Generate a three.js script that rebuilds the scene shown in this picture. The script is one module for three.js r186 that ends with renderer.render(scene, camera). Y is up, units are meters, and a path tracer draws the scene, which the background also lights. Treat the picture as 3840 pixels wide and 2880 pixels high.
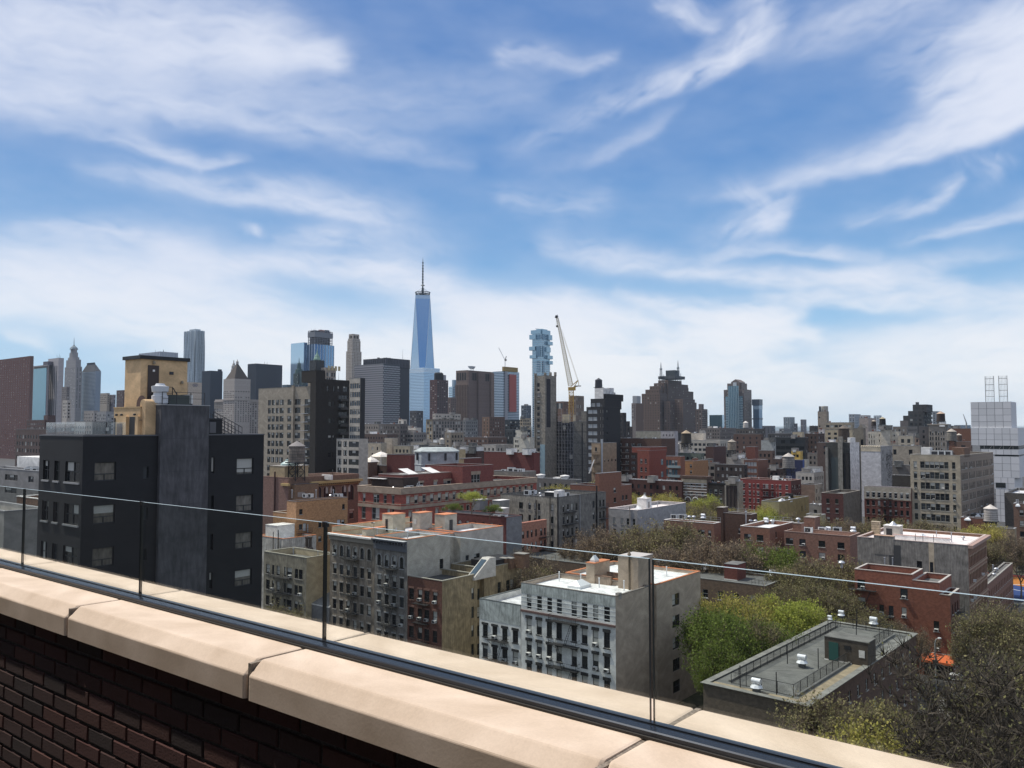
import*as THREE from 'three';
import{mergeGeometries}from 'three/addons/utils/BufferGeometryUtils.js';
import{ImprovedNoise}from 'three/addons/math/ImprovedNoise.js';

// ---------------------------------------------------------------- camera, sky, sun, air, exposure
const scene=new THREE.Scene();
const EYE=42,F=3106,CX=1920,CY=1440,PITCH=Math.atan(160 / F);
const camera=new THREE.PerspectiveCamera(2*Math.atan(1440 / F)*180 / Math.PI,4 / 3,0.1,20000);
camera.position.set(0,EYE,0);
camera.rotation.x=PITCH;
const SUN_AZ=54*Math.PI / 180,SUN_EL=57*Math.PI / 180;      // degrees left of the view direction, height
const sunDir=new THREE.Vector3(-Math.sin(SUN_AZ)*Math.cos(SUN_EL),Math.sin(SUN_EL),-Math.cos(SUN_AZ)*Math.cos(SUN_EL));
const sun=new THREE.DirectionalLight(new THREE.Color(1,0.95,0.86),4.5);
sun.name='sun';
sun.position.copy(sunDir).multiplyScalar(1200); sun.target.position.set(0,0,-150);
sun.castShadow=true; sun.shadow.mapSize.set(4096,4096); sun.shadow.radius=1;
Object.assign(sun.shadow.camera,{left: -500,right: 500,top: 500,bottom: -500,near: 1,far: 3000});
scene.add(sun,sun.target);
scene.fog=new THREE.FogExp2(new THREE.Color(0.60,0.71,0.84),0.00003);

const perlin=new ImprovedNoise();
const nz=(x,y,z=0)=>perlin.noise(x + 71.3,y + 33.7,z + 5.1);
function fbm(x,y,z=0,o=5){let s=0,a=0.5; for (let i=0; i<o; i++){s +=a*nz(x,y,z + i*7.3); x*=2.03; y*=2.03; a*=0.5;}return s;}
const clamp=THREE.MathUtils.clamp,lerp=THREE.MathUtils.lerp,sstep=(x,a,b)=>{const t=clamp((x - a) / (b - a),0,1); return t*t*(3 - 2*t);};
const lin=(c)=>(c<=0.04045?c / 12.92 : ((c + 0.055) / 1.055)**2.4);
const rgb8=(r,g,b)=>[lin(r / 255),lin(g / 255),lin(b / 255)];
// A direction as degrees of azimuth and height; the cirrus bands are given as polylines of such directions (from points measured 3840 x 2880).
function azel(px,py){
 const xx=(px - CX) / F,yy=(CY - py) / F,c=Math.cos(PITCH),s=Math.sin(PITCH),d=c - yy*s,h=yy*c + s;
 return [Math.atan2(xx,d)*180 / Math.PI,Math.atan2(h,Math.hypot(xx,d))*180 / Math.PI];
}
const PXDEG=55;                                           // measured pixels per degree
// [points [x, y, width above, width below, strength], streakiness]
const BANDS=[
 [[[-300,40,160,160,0.8],[300,90,160,150,0.85],[700,120,140,140,0.85],[1000,165,110,100,0.85],[1230,205,70,60,0.7],[1340,225,40,40,0]],0.5],
 [[[600,180,50,50,0.2],[1000,190,50,40,0.6],[1240,215,40,30,0.55],[1350,220,20,20,0]],0.7],
 [[[-300,250,160,160,0.4],[400,280,160,130,0.4],[900,330,140,120,0.36],[1500,400,120,100,0.22],[2000,330,120,80,0.12]],0.5],
 [[[-300,330,60,60,0.4],[300,375,60,60,0.42],[800,430,60,50,0.4],[1250,500,50,45,0.3],[1750,600,40,40,0.12]],0.7],
 [[[100,450,50,30,0.1],[480,530,45,25,0.4],[640,595,40,20,0.5],[760,628,30,16,0.55],[860,606,22,14,0.4],[960,585,15,12,0]],0.7],
 [[[300,640,40,30,0.1],[520,665,40,30,0.4],[750,705,45,35,0.5],[950,740,50,35,0.7],[1170,775,50,30,0.75],[1330,805,45,30,0.55],[1480,850,60,60,0.15]],0.7],
 [[[1000,690,50,40,0.2],[1300,740,60,60,0.3],[1500,840,80,70,0.25],[1700,960,60,60,0.1]],0.6],
 [[[100,850,30,40,0.2],[280,845,25,50,0.45],[480,860,30,50,0.4],[640,900,30,50,0.2]],0.9],
 [[[-300,1030,120,130,1.2],[100,1045,110,130,1.5],[400,1080,130,150,1.7],[650,1130,170,170,1.7],[850,1200,150,180,1.7],[1050,1270,130,200,1.6],[1300,1300,100,200,1.5],[1700,1320,100,250,1.5],[2100,1330,120,300,1.4]],0.35],
 [[[640,960,60,60,0.5],[820,1000,60,40,0.7],[1050,985,50,45,0.8],[1300,1000,50,60,0.95],[1500,1020,50,90,1.1],[1650,1080,55,100,1.2],[1780,1140,50,100,0.9],[1900,1180,50,60,0.3]],0.5],
 [[[930,860,20,15,0.2],[955,862,15,15,0.5],[985,872,15,15,0.1]],0.8],
 [[[1050,890,40,30,0.2],[1250,880,40,40,0.45],[1420,905,40,40,0.3],[1560,960,40,50,0.2]],0.8],
 [[[40,1260,25,15,0.3],[120,1285,25,15,0.5],[200,1315,20,15,0.1]],0.6],
 [[[1700,1150,50,60,0.7],[1930,1150,40,90,1.2],[2130,1140,40,110,1.4],[2230,1160,40,100,1.0],[2330,1210,50,60,0.5]],0.5],
 [[[1900,1290,120,160,1.4],[2200,1290,120,200,1.4],[2500,1360,90,200,1.2],[2800,1370,90,200,1.1],[3000,1400,60,200,0.7]],0.5],
 [[[2290,1180,30,40,0.2],[2390,1190,30,40,0.9],[2460,1215,30,40,0.6]],0.7],
 [[[2320,1095,22,30,0.3],[2440,1130,25,40,0.7],[2580,1175,40,60,1.1],[2760,1190,45,70,1.5],[2900,1180,40,60,1.2],[3000,1165,25,30,0.5]],0.6],
 [[[2500,1270,50,60,0.7],[2750,1250,60,70,1.3],[2950,1245,50,60,1.2],[3050,1260,30,40,0.6]],0.6],
 [[[1920,560,60,40,0.06],[2270,400,60,40,0.25],[2470,335,50,30,0.5],[2620,290,50,28,0.75],[2740,230,70,30,0.9],[2840,170,70,35,0.9],[2920,100,60,35,0.3]],0.9],
 [[[2780,95,20,20,0.3],[2800,130,25,25,0.7],[2760,200,25,25,0.5]],0.9],
 [[[2480,20,50,40,0.3],[2560,50,50,45,0.6],[2660,90,40,35,0.4]],0.9],
 [[[2720,90,40,30,0.1],[2850,20,50,50,0.6],[2900,-60,50,50,0.5]],0.8],
 [[[1900,190,40,50,0.35],[2030,205,40,40,0.25],[2180,260,30,30,0.3],[2300,215,25,25,0.2]],0.9],
 [[[2880,190,50,60,0.15],[3100,110,80,70,0.45],[3280,50,80,70,0.5],[3480,-40,80,70,0.4]],0.5],
 [[[2050,640,50,25,0.05],[2280,580,45,22,0.28],[2430,500,45,22,0.25],[2560,400,40,20,0.05]],0.5],
 [[[2600,745,40,30,0.1],[2850,710,45,25,0.3],[3050,660,55,25,0.6],[3300,605,60,28,0.85],[3480,560,60,30,1.1],[3650,510,70,28,1.5],[3760,470,110,26,1.8],[3860,425,160,26,2],[4100,320,220,30,2]],0.45],
 [[[3300,560,60,60,0.1],[3480,470,50,60,0.5],[3560,415,40,60,0.9],[3680,400,60,70,0.9],[3840,330,80,80,1.1]],0.8],
 [[[3500,330,60,60,0.6],[3650,290,100,90,0.85],[3800,200,130,110,1.0],[4000,120,140,110,1]],0.8],
 [[[3350,250,80,80,0.15],[3550,130,70,80,0.4],[3720,90,50,60,0.7],[3850,90,60,60,0.7]],0.8],
 [[[3640,590,40,40,0.2],[3720,620,30,50,0.3],[3700,680,30,30,0.15]],0.9],
 [[[2650,900,50,50,0.1],[2800,860,60,40,0.5],[2910,820,50,35,0.65],[2960,745,40,35,0.3]],0.95],
 [[[2740,710,40,40,0.15],[2800,725,30,30,0.4],[2860,770,40,35,0.4],[2870,830,40,40,0.3]],0.95],
 [[[3200,840,35,25,0.15],[3360,810,35,22,0.35],[3500,765,40,22,0.6],[3560,725,35,22,0.75],[3595,680,25,20,0.3]],0.8],
 [[[3380,915,30,16,0.15],[3550,875,28,15,0.5],[3700,840,28,16,0.6],[3840,790,35,25,0.4],[4000,760,30,30,0.3]],0.7],
 [[[2640,985,20,15,0.25],[2740,950,22,16,0.45],[2900,940,28,14,0.45],[3100,950,28,14,0.5],[3280,965,30,20,0.2]],0.6],
 [[[2060,925,50,40,0.35],[2250,960,50,50,0.6],[2450,1000,45,35,0.65],[2700,1035,40,30,0.75],[2950,1050,35,28,0.9],[3200,1035,35,28,0.85],[3400,1005,35,22,0.6],[3650,970,30,20,0.35],[3840,950,30,20,0.1]],0.6],
 [[[3000,1080,30,40,0.3],[3250,1060,40,60,0.7],[3480,1055,40,60,0.6],[3600,1090,40,50,0.4]],0.8],
 [[[2850,1110,25,25,0.2],[3020,1120,25,25,0.6],[3300,1130,30,35,0.6],[3500,1125,30,30,0.6],[3780,1115,35,30,0.55],[4000,1100,40,40,0.4]],0.8],
 [[[3100,1350,60,200,0.6],[3400,1310,60,250,1.2],[3600,1280,70,280,1.5],[3850,1240,80,320,1.6],[4200,1180,100,300,1.4]],0.4],
 [[[2900,1280,20,40,0.15],[3300,1240,30,60,0.35],[3600,1190,30,40,0.3]],0.5],
 [[[1900,740,50,40,0.2],[2100,780,60,50,0.2],[2250,760,60,60,0.15]],0.9],
].map(([pts,streak])=>({streak,pts: pts.map(([x,y,u,d,s])=>{const [a,e]=azel(x,y); return{a,e,u: u / PXDEG,d: d / PXDEG,s};})}));
for (const b of BANDS){
 const r=2.2*Math.max(...b.pts.map((p)=>Math.max(p.u,p.d))) + 1,p0=b.pts[0],p1=b.pts[b.pts.length - 1],L=Math.hypot(p1.a - p0.a,p1.e - p0.e);
 b.c=(p1.a - p0.a) / L; b.s=(p1.e - p0.e) / L;
 b.box=[Math.min(...b.pts.map((p)=>p.a - r)),Math.max(...b.pts.map((p)=>p.a + r)),Math.min(...b.pts.map((p)=>p.e - r)),Math.max(...b.pts.map((p)=>p.e + r))];
}
function cirrus(a,e){                                    // cloud thickness towards azimuth a, height e
 const wa=a + 0.55*fbm(a*0.35,e*0.5,1,4),we=e + 0.45*fbm(a*0.3,e*0.55,9,4);
 let sum=0;
 for (const b of BANDS){
 if (a<b.box[0]||a>b.box[1]||e<b.box[2]||e>b.box[3]) continue;
 let best=0,along=0,bt=0,bd=0;
 for (let i=0; i + 1<b.pts.length; i++){
 const p=b.pts[i],q=b.pts[i + 1],dx=q.a - p.a,dy=q.e - p.e,L=Math.hypot(dx,dy);
 const tr=((wa - p.a)*dx + (we - p.e)*dy) / (L*L),t=clamp(tr,0,1);
 const ox=wa - p.a - t*dx,oy=we - p.e - t*dy,side=(dx*oy - dy*ox)*(dx>=0?1 : -1)>=0;
 const w=side?lerp(p.u,q.u,t) : lerp(p.d,q.d,t),k=Math.hypot(ox,oy) / w,v=lerp(p.s,q.s,t)*Math.exp(-Math.pow(k,side?1.7 : 2.3));
 if (v>best){best=v; bt=along + t*L; bd=(side?1 : -1)*Math.hypot(ox,oy);}
 along +=L;
 }
 if (best>0.002){
 const al=wa*b.c + we*b.s,ac=we*b.c - wa*b.s + 0.5*nz(a*0.5,e*0.5,3);
 const st=fbm(al*0.3,ac*1.1,b.pts[0].a,6)*1.6 + fbm(al*0.9,ac*3.6,b.pts[0].e,4)*0.55;
 sum +=best*clamp(1 + b.streak*1.35*st,0.08,2);
 }
 }
 return sum;
}
const SKYSTOPS=[[0,190,216,234],[3,176,210,236],[7,150,196,234],[12,118,167,218],[18,98,147,206],[25,92,137,198],[35,84,126,190],[90,60,100,170]].map(([e,...c])=>[e,rgb8(...c)]);
function clearSky(a,e,out){
 let i=0; while (i<SKYSTOPS.length - 2&&SKYSTOPS[i + 1][0]<e) i++;
 const t=clamp((e - SKYSTOPS[i][0]) / (SKYSTOPS[i + 1][0] - SKYSTOPS[i][0]),0,1);
 for (let c=0; c<3; c++) out[c]=lerp(SKYSTOPS[i][1][c],SKYSTOPS[i + 1][1][c],t);
 const near=Math.cos((a + 60)*Math.PI / 180)*0.5 + 0.5,g=0.10*near*near;           // a little paler towards the sun
 out[0] +=g*0.5; out[1] +=g*0.45; out[2] +=g*0.35;
}
{
 const W=4096,H=2048,data=new Float32Array(W*H*4),col=[0,0,0];
 const coarse=new Map();
 for (let row=0; row<H; row++){
 const e=((row + 0.5) / H - 0.5)*180;
 for (let x=0; x<W; x++){
 const k=(row*W + x)*4;
 if (e<-0.5){data[k]=0.28; data[k + 1]=0.33; data[k + 2]=0.40; data[k + 3]=1; continue;}
 let a=((x + 0.5) / W)*360 - 90;                    // u = 0.25 lies straight ahead (-z)
 if (a>180) a -=360;
 clearSky(a,Math.max(e,0),col);
 let dens;
 const inView=a>-38&&a<38&&e<32,edge=inView?Math.min(1,(38 - Math.abs(a)) / 4,(32 - e) / 3) : 0;
 const out=()=>{                                   // the same thin cirrus goes on outside the frame, sampled coarsely
 const key=(row>>3)*1024 + (x>>3); let v=coarse.get(key);
 if (v===undefined){const y=Math.max(0.06,Math.sin(e*Math.PI / 180)),px=Math.sin(a*Math.PI / 180) / y*0.35,pz=Math.cos(a*Math.PI / 180) / y*0.35; v=clamp(0.6 + 1.5*fbm(px*1.2 + pz*0.5,pz*0.5 - px*0.2,4,4),0,1.3)*(e<80?1 : 0.6); coarse.set(key,v);}
 return v;
 };
 if (edge>=1) dens=cirrus(a,e); else if (edge>0) dens=lerp(out(),cirrus(a,e),edge); else dens=out();
 if (inView) dens +=0.03 + 0.10*fbm(a*0.25 + e*0.1,e*0.6,21,4);
 const low=1 - sstep(e,1,14),al=1 - Math.exp(-1.35*Math.max(0,dens));
 const c0=lerp(0.76,0.93,low),c1=lerp(0.81,0.95,low),c2=lerp(0.94,0.97,low);
 data[k]=lerp(col[0],c0,al); data[k + 1]=lerp(col[1],c1,al); data[k + 2]=lerp(col[2],c2,al); data[k + 3]=1;
 }
 }
 const tex=new THREE.DataTexture(data,W,H,THREE.RGBAFormat,THREE.FloatType);
 tex.mapping=THREE.EquirectangularReflectionMapping; tex.magFilter=THREE.LinearFilter; tex.minFilter=THREE.LinearFilter; tex.needsUpdate=true;
 scene.background=tex; scene.environment=tex;
}
const renderer=new THREE.WebGLRenderer({antialias: true});
renderer.toneMapping=THREE.LinearToneMapping; renderer.toneMappingExposure=1;
renderer.shadowMap.enabled=true; renderer.shadowMap.type=THREE.PCFSoftShadowMap;

// ---------------------------------------------------------------- helpers
let seed=20170424;
function rnd(){seed=(seed + 0x6d2b79f5)|0; let t=Math.imul(seed ^ (seed>>>15),1|seed); t=(t + Math.imul(t ^ (t>>>7),61|t)) ^ t; return ((t ^ (t>>>14))>>>0) / 4294967296;}
const rr=(a,b)=>a + (b - a)*rnd(),pick=(l)=>l[Math.floor(rnd()*l.length)];
const cosP=Math.cos(PITCH),sinP=Math.sin(PITCH);
function ray(px,py){const xx=(px - CX) / F,yy=(CY - py) / F,d=cosP - yy*sinP; return [xx / d,(yy*cosP + sinP) / d];}  // sideways and up, per metre ahead
function at(px,py,d){const [u,v]=ray(px,py); return new THREE.Vector3(u*d,EYE + v*d,-d);}                                   // the surveyed point d metres ahead
const onGround=(px,py)=>{const [u,v]=ray(px,py),d=-EYE / v; return new THREE.Vector3(u*d,0,-d);};
const GRID=-38.5*Math.PI / 180;

// noise textures: neutral, multiplied by a material's own colour
function texture(size,f,srgb=true,metres=1){
 const data=new Uint8Array(size*size*4);
 for (let y=0; y<size; y++) for (let x=0; x<size; x++){const v=f(x / size,y / size),k=(y*size + x)*4,c=Array.isArray(v)?v : [v,v,v]; for (let i=0; i<3; i++) data[k + i]=clamp(c[i],0,1)*255; data[k + 3]=255;}
 const t=new THREE.DataTexture(data,size,size); t.wrapS=t.wrapT=THREE.RepeatWrapping; t.magFilter=THREE.LinearFilter; t.minFilter=THREE.LinearMipmapLinearFilter; t.generateMipmaps=true;
 if (srgb) t.colorSpace=THREE.SRGBColorSpace; t.repeat.set(1 / metres,1 / metres); t.needsUpdate=true; return t;
}
const per=(x,y,f,z)=>{const X=x*Math.PI*2,Y=y*Math.PI*2; return nz(Math.cos(X)*f + 3*z,Math.sin(X)*f + Math.cos(Y)*f*1.3,Math.sin(Y)*f*1.3 + z);};  // tiles
const pf=(x,y,f,z)=>per(x,y,f,z) + 0.5*per(x,y,f*2.1,z + 3) + 0.25*per(x,y,f*4.3,z + 7);
const TX={
 plaster: texture(512,(x,y)=>0.9 + 0.10*pf(x,y,1.1,1) + 0.05*per(x,y,9,4) + 0.03*per(x,y,30,2),true,9),
 streaks: texture(512,(x,y)=>{const s=per(x,y*0.12,7,2) + 0.6*per(x,y*0.2,17,6); return 0.86 + 0.16*s + 0.12*pf(x,y,1.3,8);},true,11),
 brick: texture(512,(x,y)=>{const r=y*48,row=Math.floor(r),j=(r - row)<0.16||((x*14 + (row % 2)*0.5) % 1)<0.06,id=Math.sin(row*127.1 + Math.floor(x*14 + (row % 2)*0.5)*311.7)*43758.5; return (j?0.93 : 0.86 + 0.14*(id - Math.floor(id))) + 0.11*pf(x,y,1.2,3);},true,3.3),
 roof: texture(512,(x,y)=>{const s=pf(x,y,1.4,5); return 0.9 + 0.13*s + 0.07*per(x,y,11,3) + (per(x,y,3,9)>0.42?-0.08 : 0);},true,15),
 stone: texture(1024,(x,y)=>{const s=pf(x,y,1.2,15),f=per(x,y,24,1),p=per(x,y,60,7); return [0.93 + 0.075*s + 0.02*f + 0.03*p,0.92 + 0.085*s + 0.02*f + 0.03*p,0.91 + 0.10*s + 0.02*f + 0.03*p];},true,1.5),
 fine: texture(256,(x,y)=>0.5 + 0.3*pf(x,y,6,4) + 0.2*per(x,y,30,3),false,0.4),
 asphalt: texture(512,(x,y)=>0.82 + 0.2*pf(x,y,1.5,25) + 0.08*per(x,y,40,3),true,12),
};
const mats=new Map();
// mat([r, g, b] linear, texture name, roughness, metalness)
function mat(c,tx,rough=0.9,metal=0,extra){
 const key=c.join() + tx + rough + metal + JSON.stringify(extra??'');
 if (!mats.has(key)){const m=new THREE.MeshStandardMaterial({color: new THREE.Color().setRGB(...(tx&&tx !=='roof'&&tx !=='asphalt'&&tx !=='fine'?[c[0]*1.2,c[1]*1.1,c[2]*0.99] : c)),roughness: rough,metalness: metal,...extra}); if (tx) m.map=TX[tx]; mats.set(key,m);}
 return mats.get(key);
}
const S=(r,g,b)=>rgb8(r,g,b);                       // a surface colour given as sRGB bytes
const MT={
 black: mat([0.012,0.012,0.014],null,0.5),iron: mat([0.014,0.014,0.015],null,0.6),steel: mat([0.45,0.46,0.48],null,0.45,0.7),darksteel: mat([0.05,0.05,0.055],null,0.4,0.5),
 white: mat([0.74,0.78,0.82],'plaster',0.8),silver: mat([0.74,0.74,0.74],'roof',0.6),tar: mat([0.07,0.07,0.07],'roof'),tarlight: mat([0.16,0.16,0.15],'roof'),whiteroof: mat([0.86,0.86,0.85],'roof'),pinkroof: mat([0.84,0.76,0.72],'roof'),
 grey: mat([0.3,0.3,0.3],'plaster'),tile: mat([0.52,0.19,0.08],null,0.8),wood: mat([0.10,0.075,0.055],'streaks'),woodgrey: mat([0.13,0.12,0.11],'streaks'),ac: mat([0.6,0.6,0.58],null,0.6),duct: mat([0.55,0.56,0.58],'fine',0.4,0.5),
 glass: mat([0.018,0.020,0.022],null,0.12),glass2: mat([0.045,0.05,0.055],null,0.15),glassblue: mat([0.05,0.08,0.11],null,0.1),blind: mat([0.42,0.41,0.37],null,0.7),frameDark: mat([0.03,0.03,0.03],null,0.6),frameWhite: mat([0.55,0.55,0.52],null,0.6),frameBrown: mat([0.07,0.05,0.04],null,0.6),
};
const GLASSES=[MT.glass,MT.glass2,MT.glass,mat([0.03,0.033,0.03],null,0.2)];

// collects faces, a list for each material slot, and builds one geometry
class Geo{
 constructor(){this.s=[]; this.cur(0);}
 cur(i){this.g=this.s[i]??={p: [],n: [],u: []}; return this;}
 tri(a,b,c,ua,ub,uc){
 const e=[b[0] - a[0],b[1] - a[1],b[2] - a[2]],f=[c[0] - a[0],c[1] - a[1],c[2] - a[2]];
 let n=[e[1]*f[2] - e[2]*f[1],e[2]*f[0] - e[0]*f[2],e[0]*f[1] - e[1]*f[0]]; const l=Math.hypot(...n)||1; n=n.map((x)=>x / l);
 const uv=(p)=>Math.abs(n[1])>0.7?[p[0],p[2]] : Math.abs(n[0])>Math.abs(n[2])?[-p[2],p[1]] : [p[0],p[1]];
 const g=this.g; g.p.push(...a,...b,...c); g.n.push(...n,...n,...n); g.u.push(...(ua??uv(a)),...(ub??uv(b)),...(uc??uv(c)));
 return this;
 }
 quad(a,b,c,d){return this.tri(a,b,c).tri(a,c,d);}
 box(x0,y0,z0,x1,y1,z1,skip=''){
 const P=(x,y,z)=>[x,y,z];
 if (!skip.includes('f')) this.quad(P(x0,y0,z1),P(x1,y0,z1),P(x1,y1,z1),P(x0,y1,z1));
 if (!skip.includes('k')) this.quad(P(x1,y0,z0),P(x0,y0,z0),P(x0,y1,z0),P(x1,y1,z0));
 if (!skip.includes('r')) this.quad(P(x1,y0,z1),P(x1,y0,z0),P(x1,y1,z0),P(x1,y1,z1));
 if (!skip.includes('l')) this.quad(P(x0,y0,z0),P(x0,y0,z1),P(x0,y1,z1),P(x0,y1,z0));
 if (!skip.includes('t')) this.quad(P(x0,y1,z1),P(x1,y1,z1),P(x1,y1,z0),P(x0,y1,z0));
 if (!skip.includes('b')) this.quad(P(x0,y0,z0),P(x1,y0,z0),P(x1,y0,z1),P(x0,y0,z1));
 return this;
 }
 // a round or square bar from a to b
 bar(a,b,r,n=4,r2=r){
 const A=new THREE.Vector3(...a),B=new THREE.Vector3(...b),d=B.clone().sub(A).normalize(),u=new THREE.Vector3(0,1,0);
 if (Math.abs(d.y)>0.9) u.set(1,0,0); const s=d.clone().cross(u).normalize(),t=s.clone().cross(d);
 const ring=(c,q)=>Array.from({length: n},(_,i)=>{const w=(i + 0.5) / n*Math.PI*2; return c.clone().addScaledVector(s,Math.cos(w)*q).addScaledVector(t,Math.sin(w)*q).toArray();});
 const p=ring(A,r),q=ring(B,r2);
 for (let i=0; i<n; i++){const j=(i + 1) % n; this.quad(p[j],p[i],q[i],q[j]);}
 for (let i=1; i + 1<n; i++) this.tri(p[0],p[i],p[i + 1]).tri(q[0],q[i + 1],q[i]);
 return this;
 }
 // turned about a vertical axis: list of [radius, height]
 lathe(cx,cz,prof,n=12){
 for (let k=0; k + 1<prof.length; k++){const [r0,y0]=prof[k],[r1,y1]=prof[k + 1];
 for (let i=0; i<n; i++){const a=i / n*Math.PI*2,b=(i + 1) / n*Math.PI*2,P=(r,y,w)=>[cx + Math.sin(w)*r,y,cz + Math.cos(w)*r];
 if (r0<1e-6) this.tri(P(0,y0,a),P(r1,y1,b),P(r1,y1,a)); else if (r1<1e-6) this.tri(P(r0,y0,a),P(r0,y0,b),P(0,y1,a)); else this.quad(P(r0,y0,a),P(r0,y0,b),P(r1,y1,b),P(r1,y1,a));}}
 return this;
 }
 prism(pts,y0,y1,top=true){                          // upright walls on a ground outline (counter-clockwise seen from above), with a lid
 for (let i=0; i<pts.length; i++){const a=pts[i],b=pts[(i + 1) % pts.length]; this.quad([a[0],y0,a[1]],[b[0],y0,b[1]],[b[0],y1,b[1]],[a[0],y1,a[1]]);}
 if (top) for (let i=1; i + 1<pts.length; i++) this.tri([pts[0][0],y1,pts[0][1]],[pts[i][0],y1,pts[i][1]],[pts[i + 1][0],y1,pts[i + 1][1]]);
 return this;
 }
 build(){
 const g=new THREE.BufferGeometry(),L=this.s.filter((x)=>x&&x.p.length),cat=(k)=>{const n=L.reduce((t,x)=>t + x[k].length,0),f=new Float32Array(n); let o=0; for (const x of L){f.set(x[k],o); o +=x[k].length;}return f;};
 g.setAttribute('position',new THREE.BufferAttribute(cat('p'),3)); g.setAttribute('normal',new THREE.BufferAttribute(cat('n'),3)); g.setAttribute('uv',new THREE.BufferAttribute(cat('u'),2));
 if (this.s.length>1){let o=0; this.s.forEach((x,i)=>{if (x&&x.p.length){g.addGroup(o,x.p.length / 3,i); o +=x.p.length / 3;}});}
 return g;
 }
}
const names=new Map();
function numbered(n){const k=names.get(n)??0; names.set(n,k + 1); return k?n + '_' + String(k).padStart(3,'0') : n;}
function thing(name,label,category,pos=[0,0,0],turn=0,group){
 const o=new THREE.Group(); o.name=numbered(name); o.position.set(...pos); o.rotation.y=turn; o.userData={label,category}; if (group) o.userData.group=group; scene.add(o); return o;
}
function part(parent,name,geo,m,pos,turn){
 const o=new THREE.Mesh(geo instanceof Geo?geo.build() : geo,m); o.name=parent===scene?numbered(name) : name; o.castShadow=o.receiveShadow=true;
 if (pos) o.position.set(...pos); if (turn) o.rotation.y=turn; parent.add(o); return o;
}
function struct(name,geo,m,label,kind='structure'){const o=part(scene,name,geo,m); o.userData={label,kind}; if (kind==='stuff') o.userData.category=name.replace(/_/g,' '); return o;}
function solo(name,geo,m,label,category,pos,turn,group){const o=part(scene,name,geo,m,pos,turn); o.userData={label,category}; if (group) o.userData.group=group; return o;}
function copyOf(o,pos,turn,label,group){const c=o.clone(); c.name=numbered(o.name.replace(/_\d{3}$/,'')); c.userData={...o.userData}; if (label) c.userData.label=label; if (group) c.userData.group=group; if (pos) c.position.set(...pos); if (turn !==undefined) c.rotation.y=turn; scene.add(c); return c;}

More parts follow.
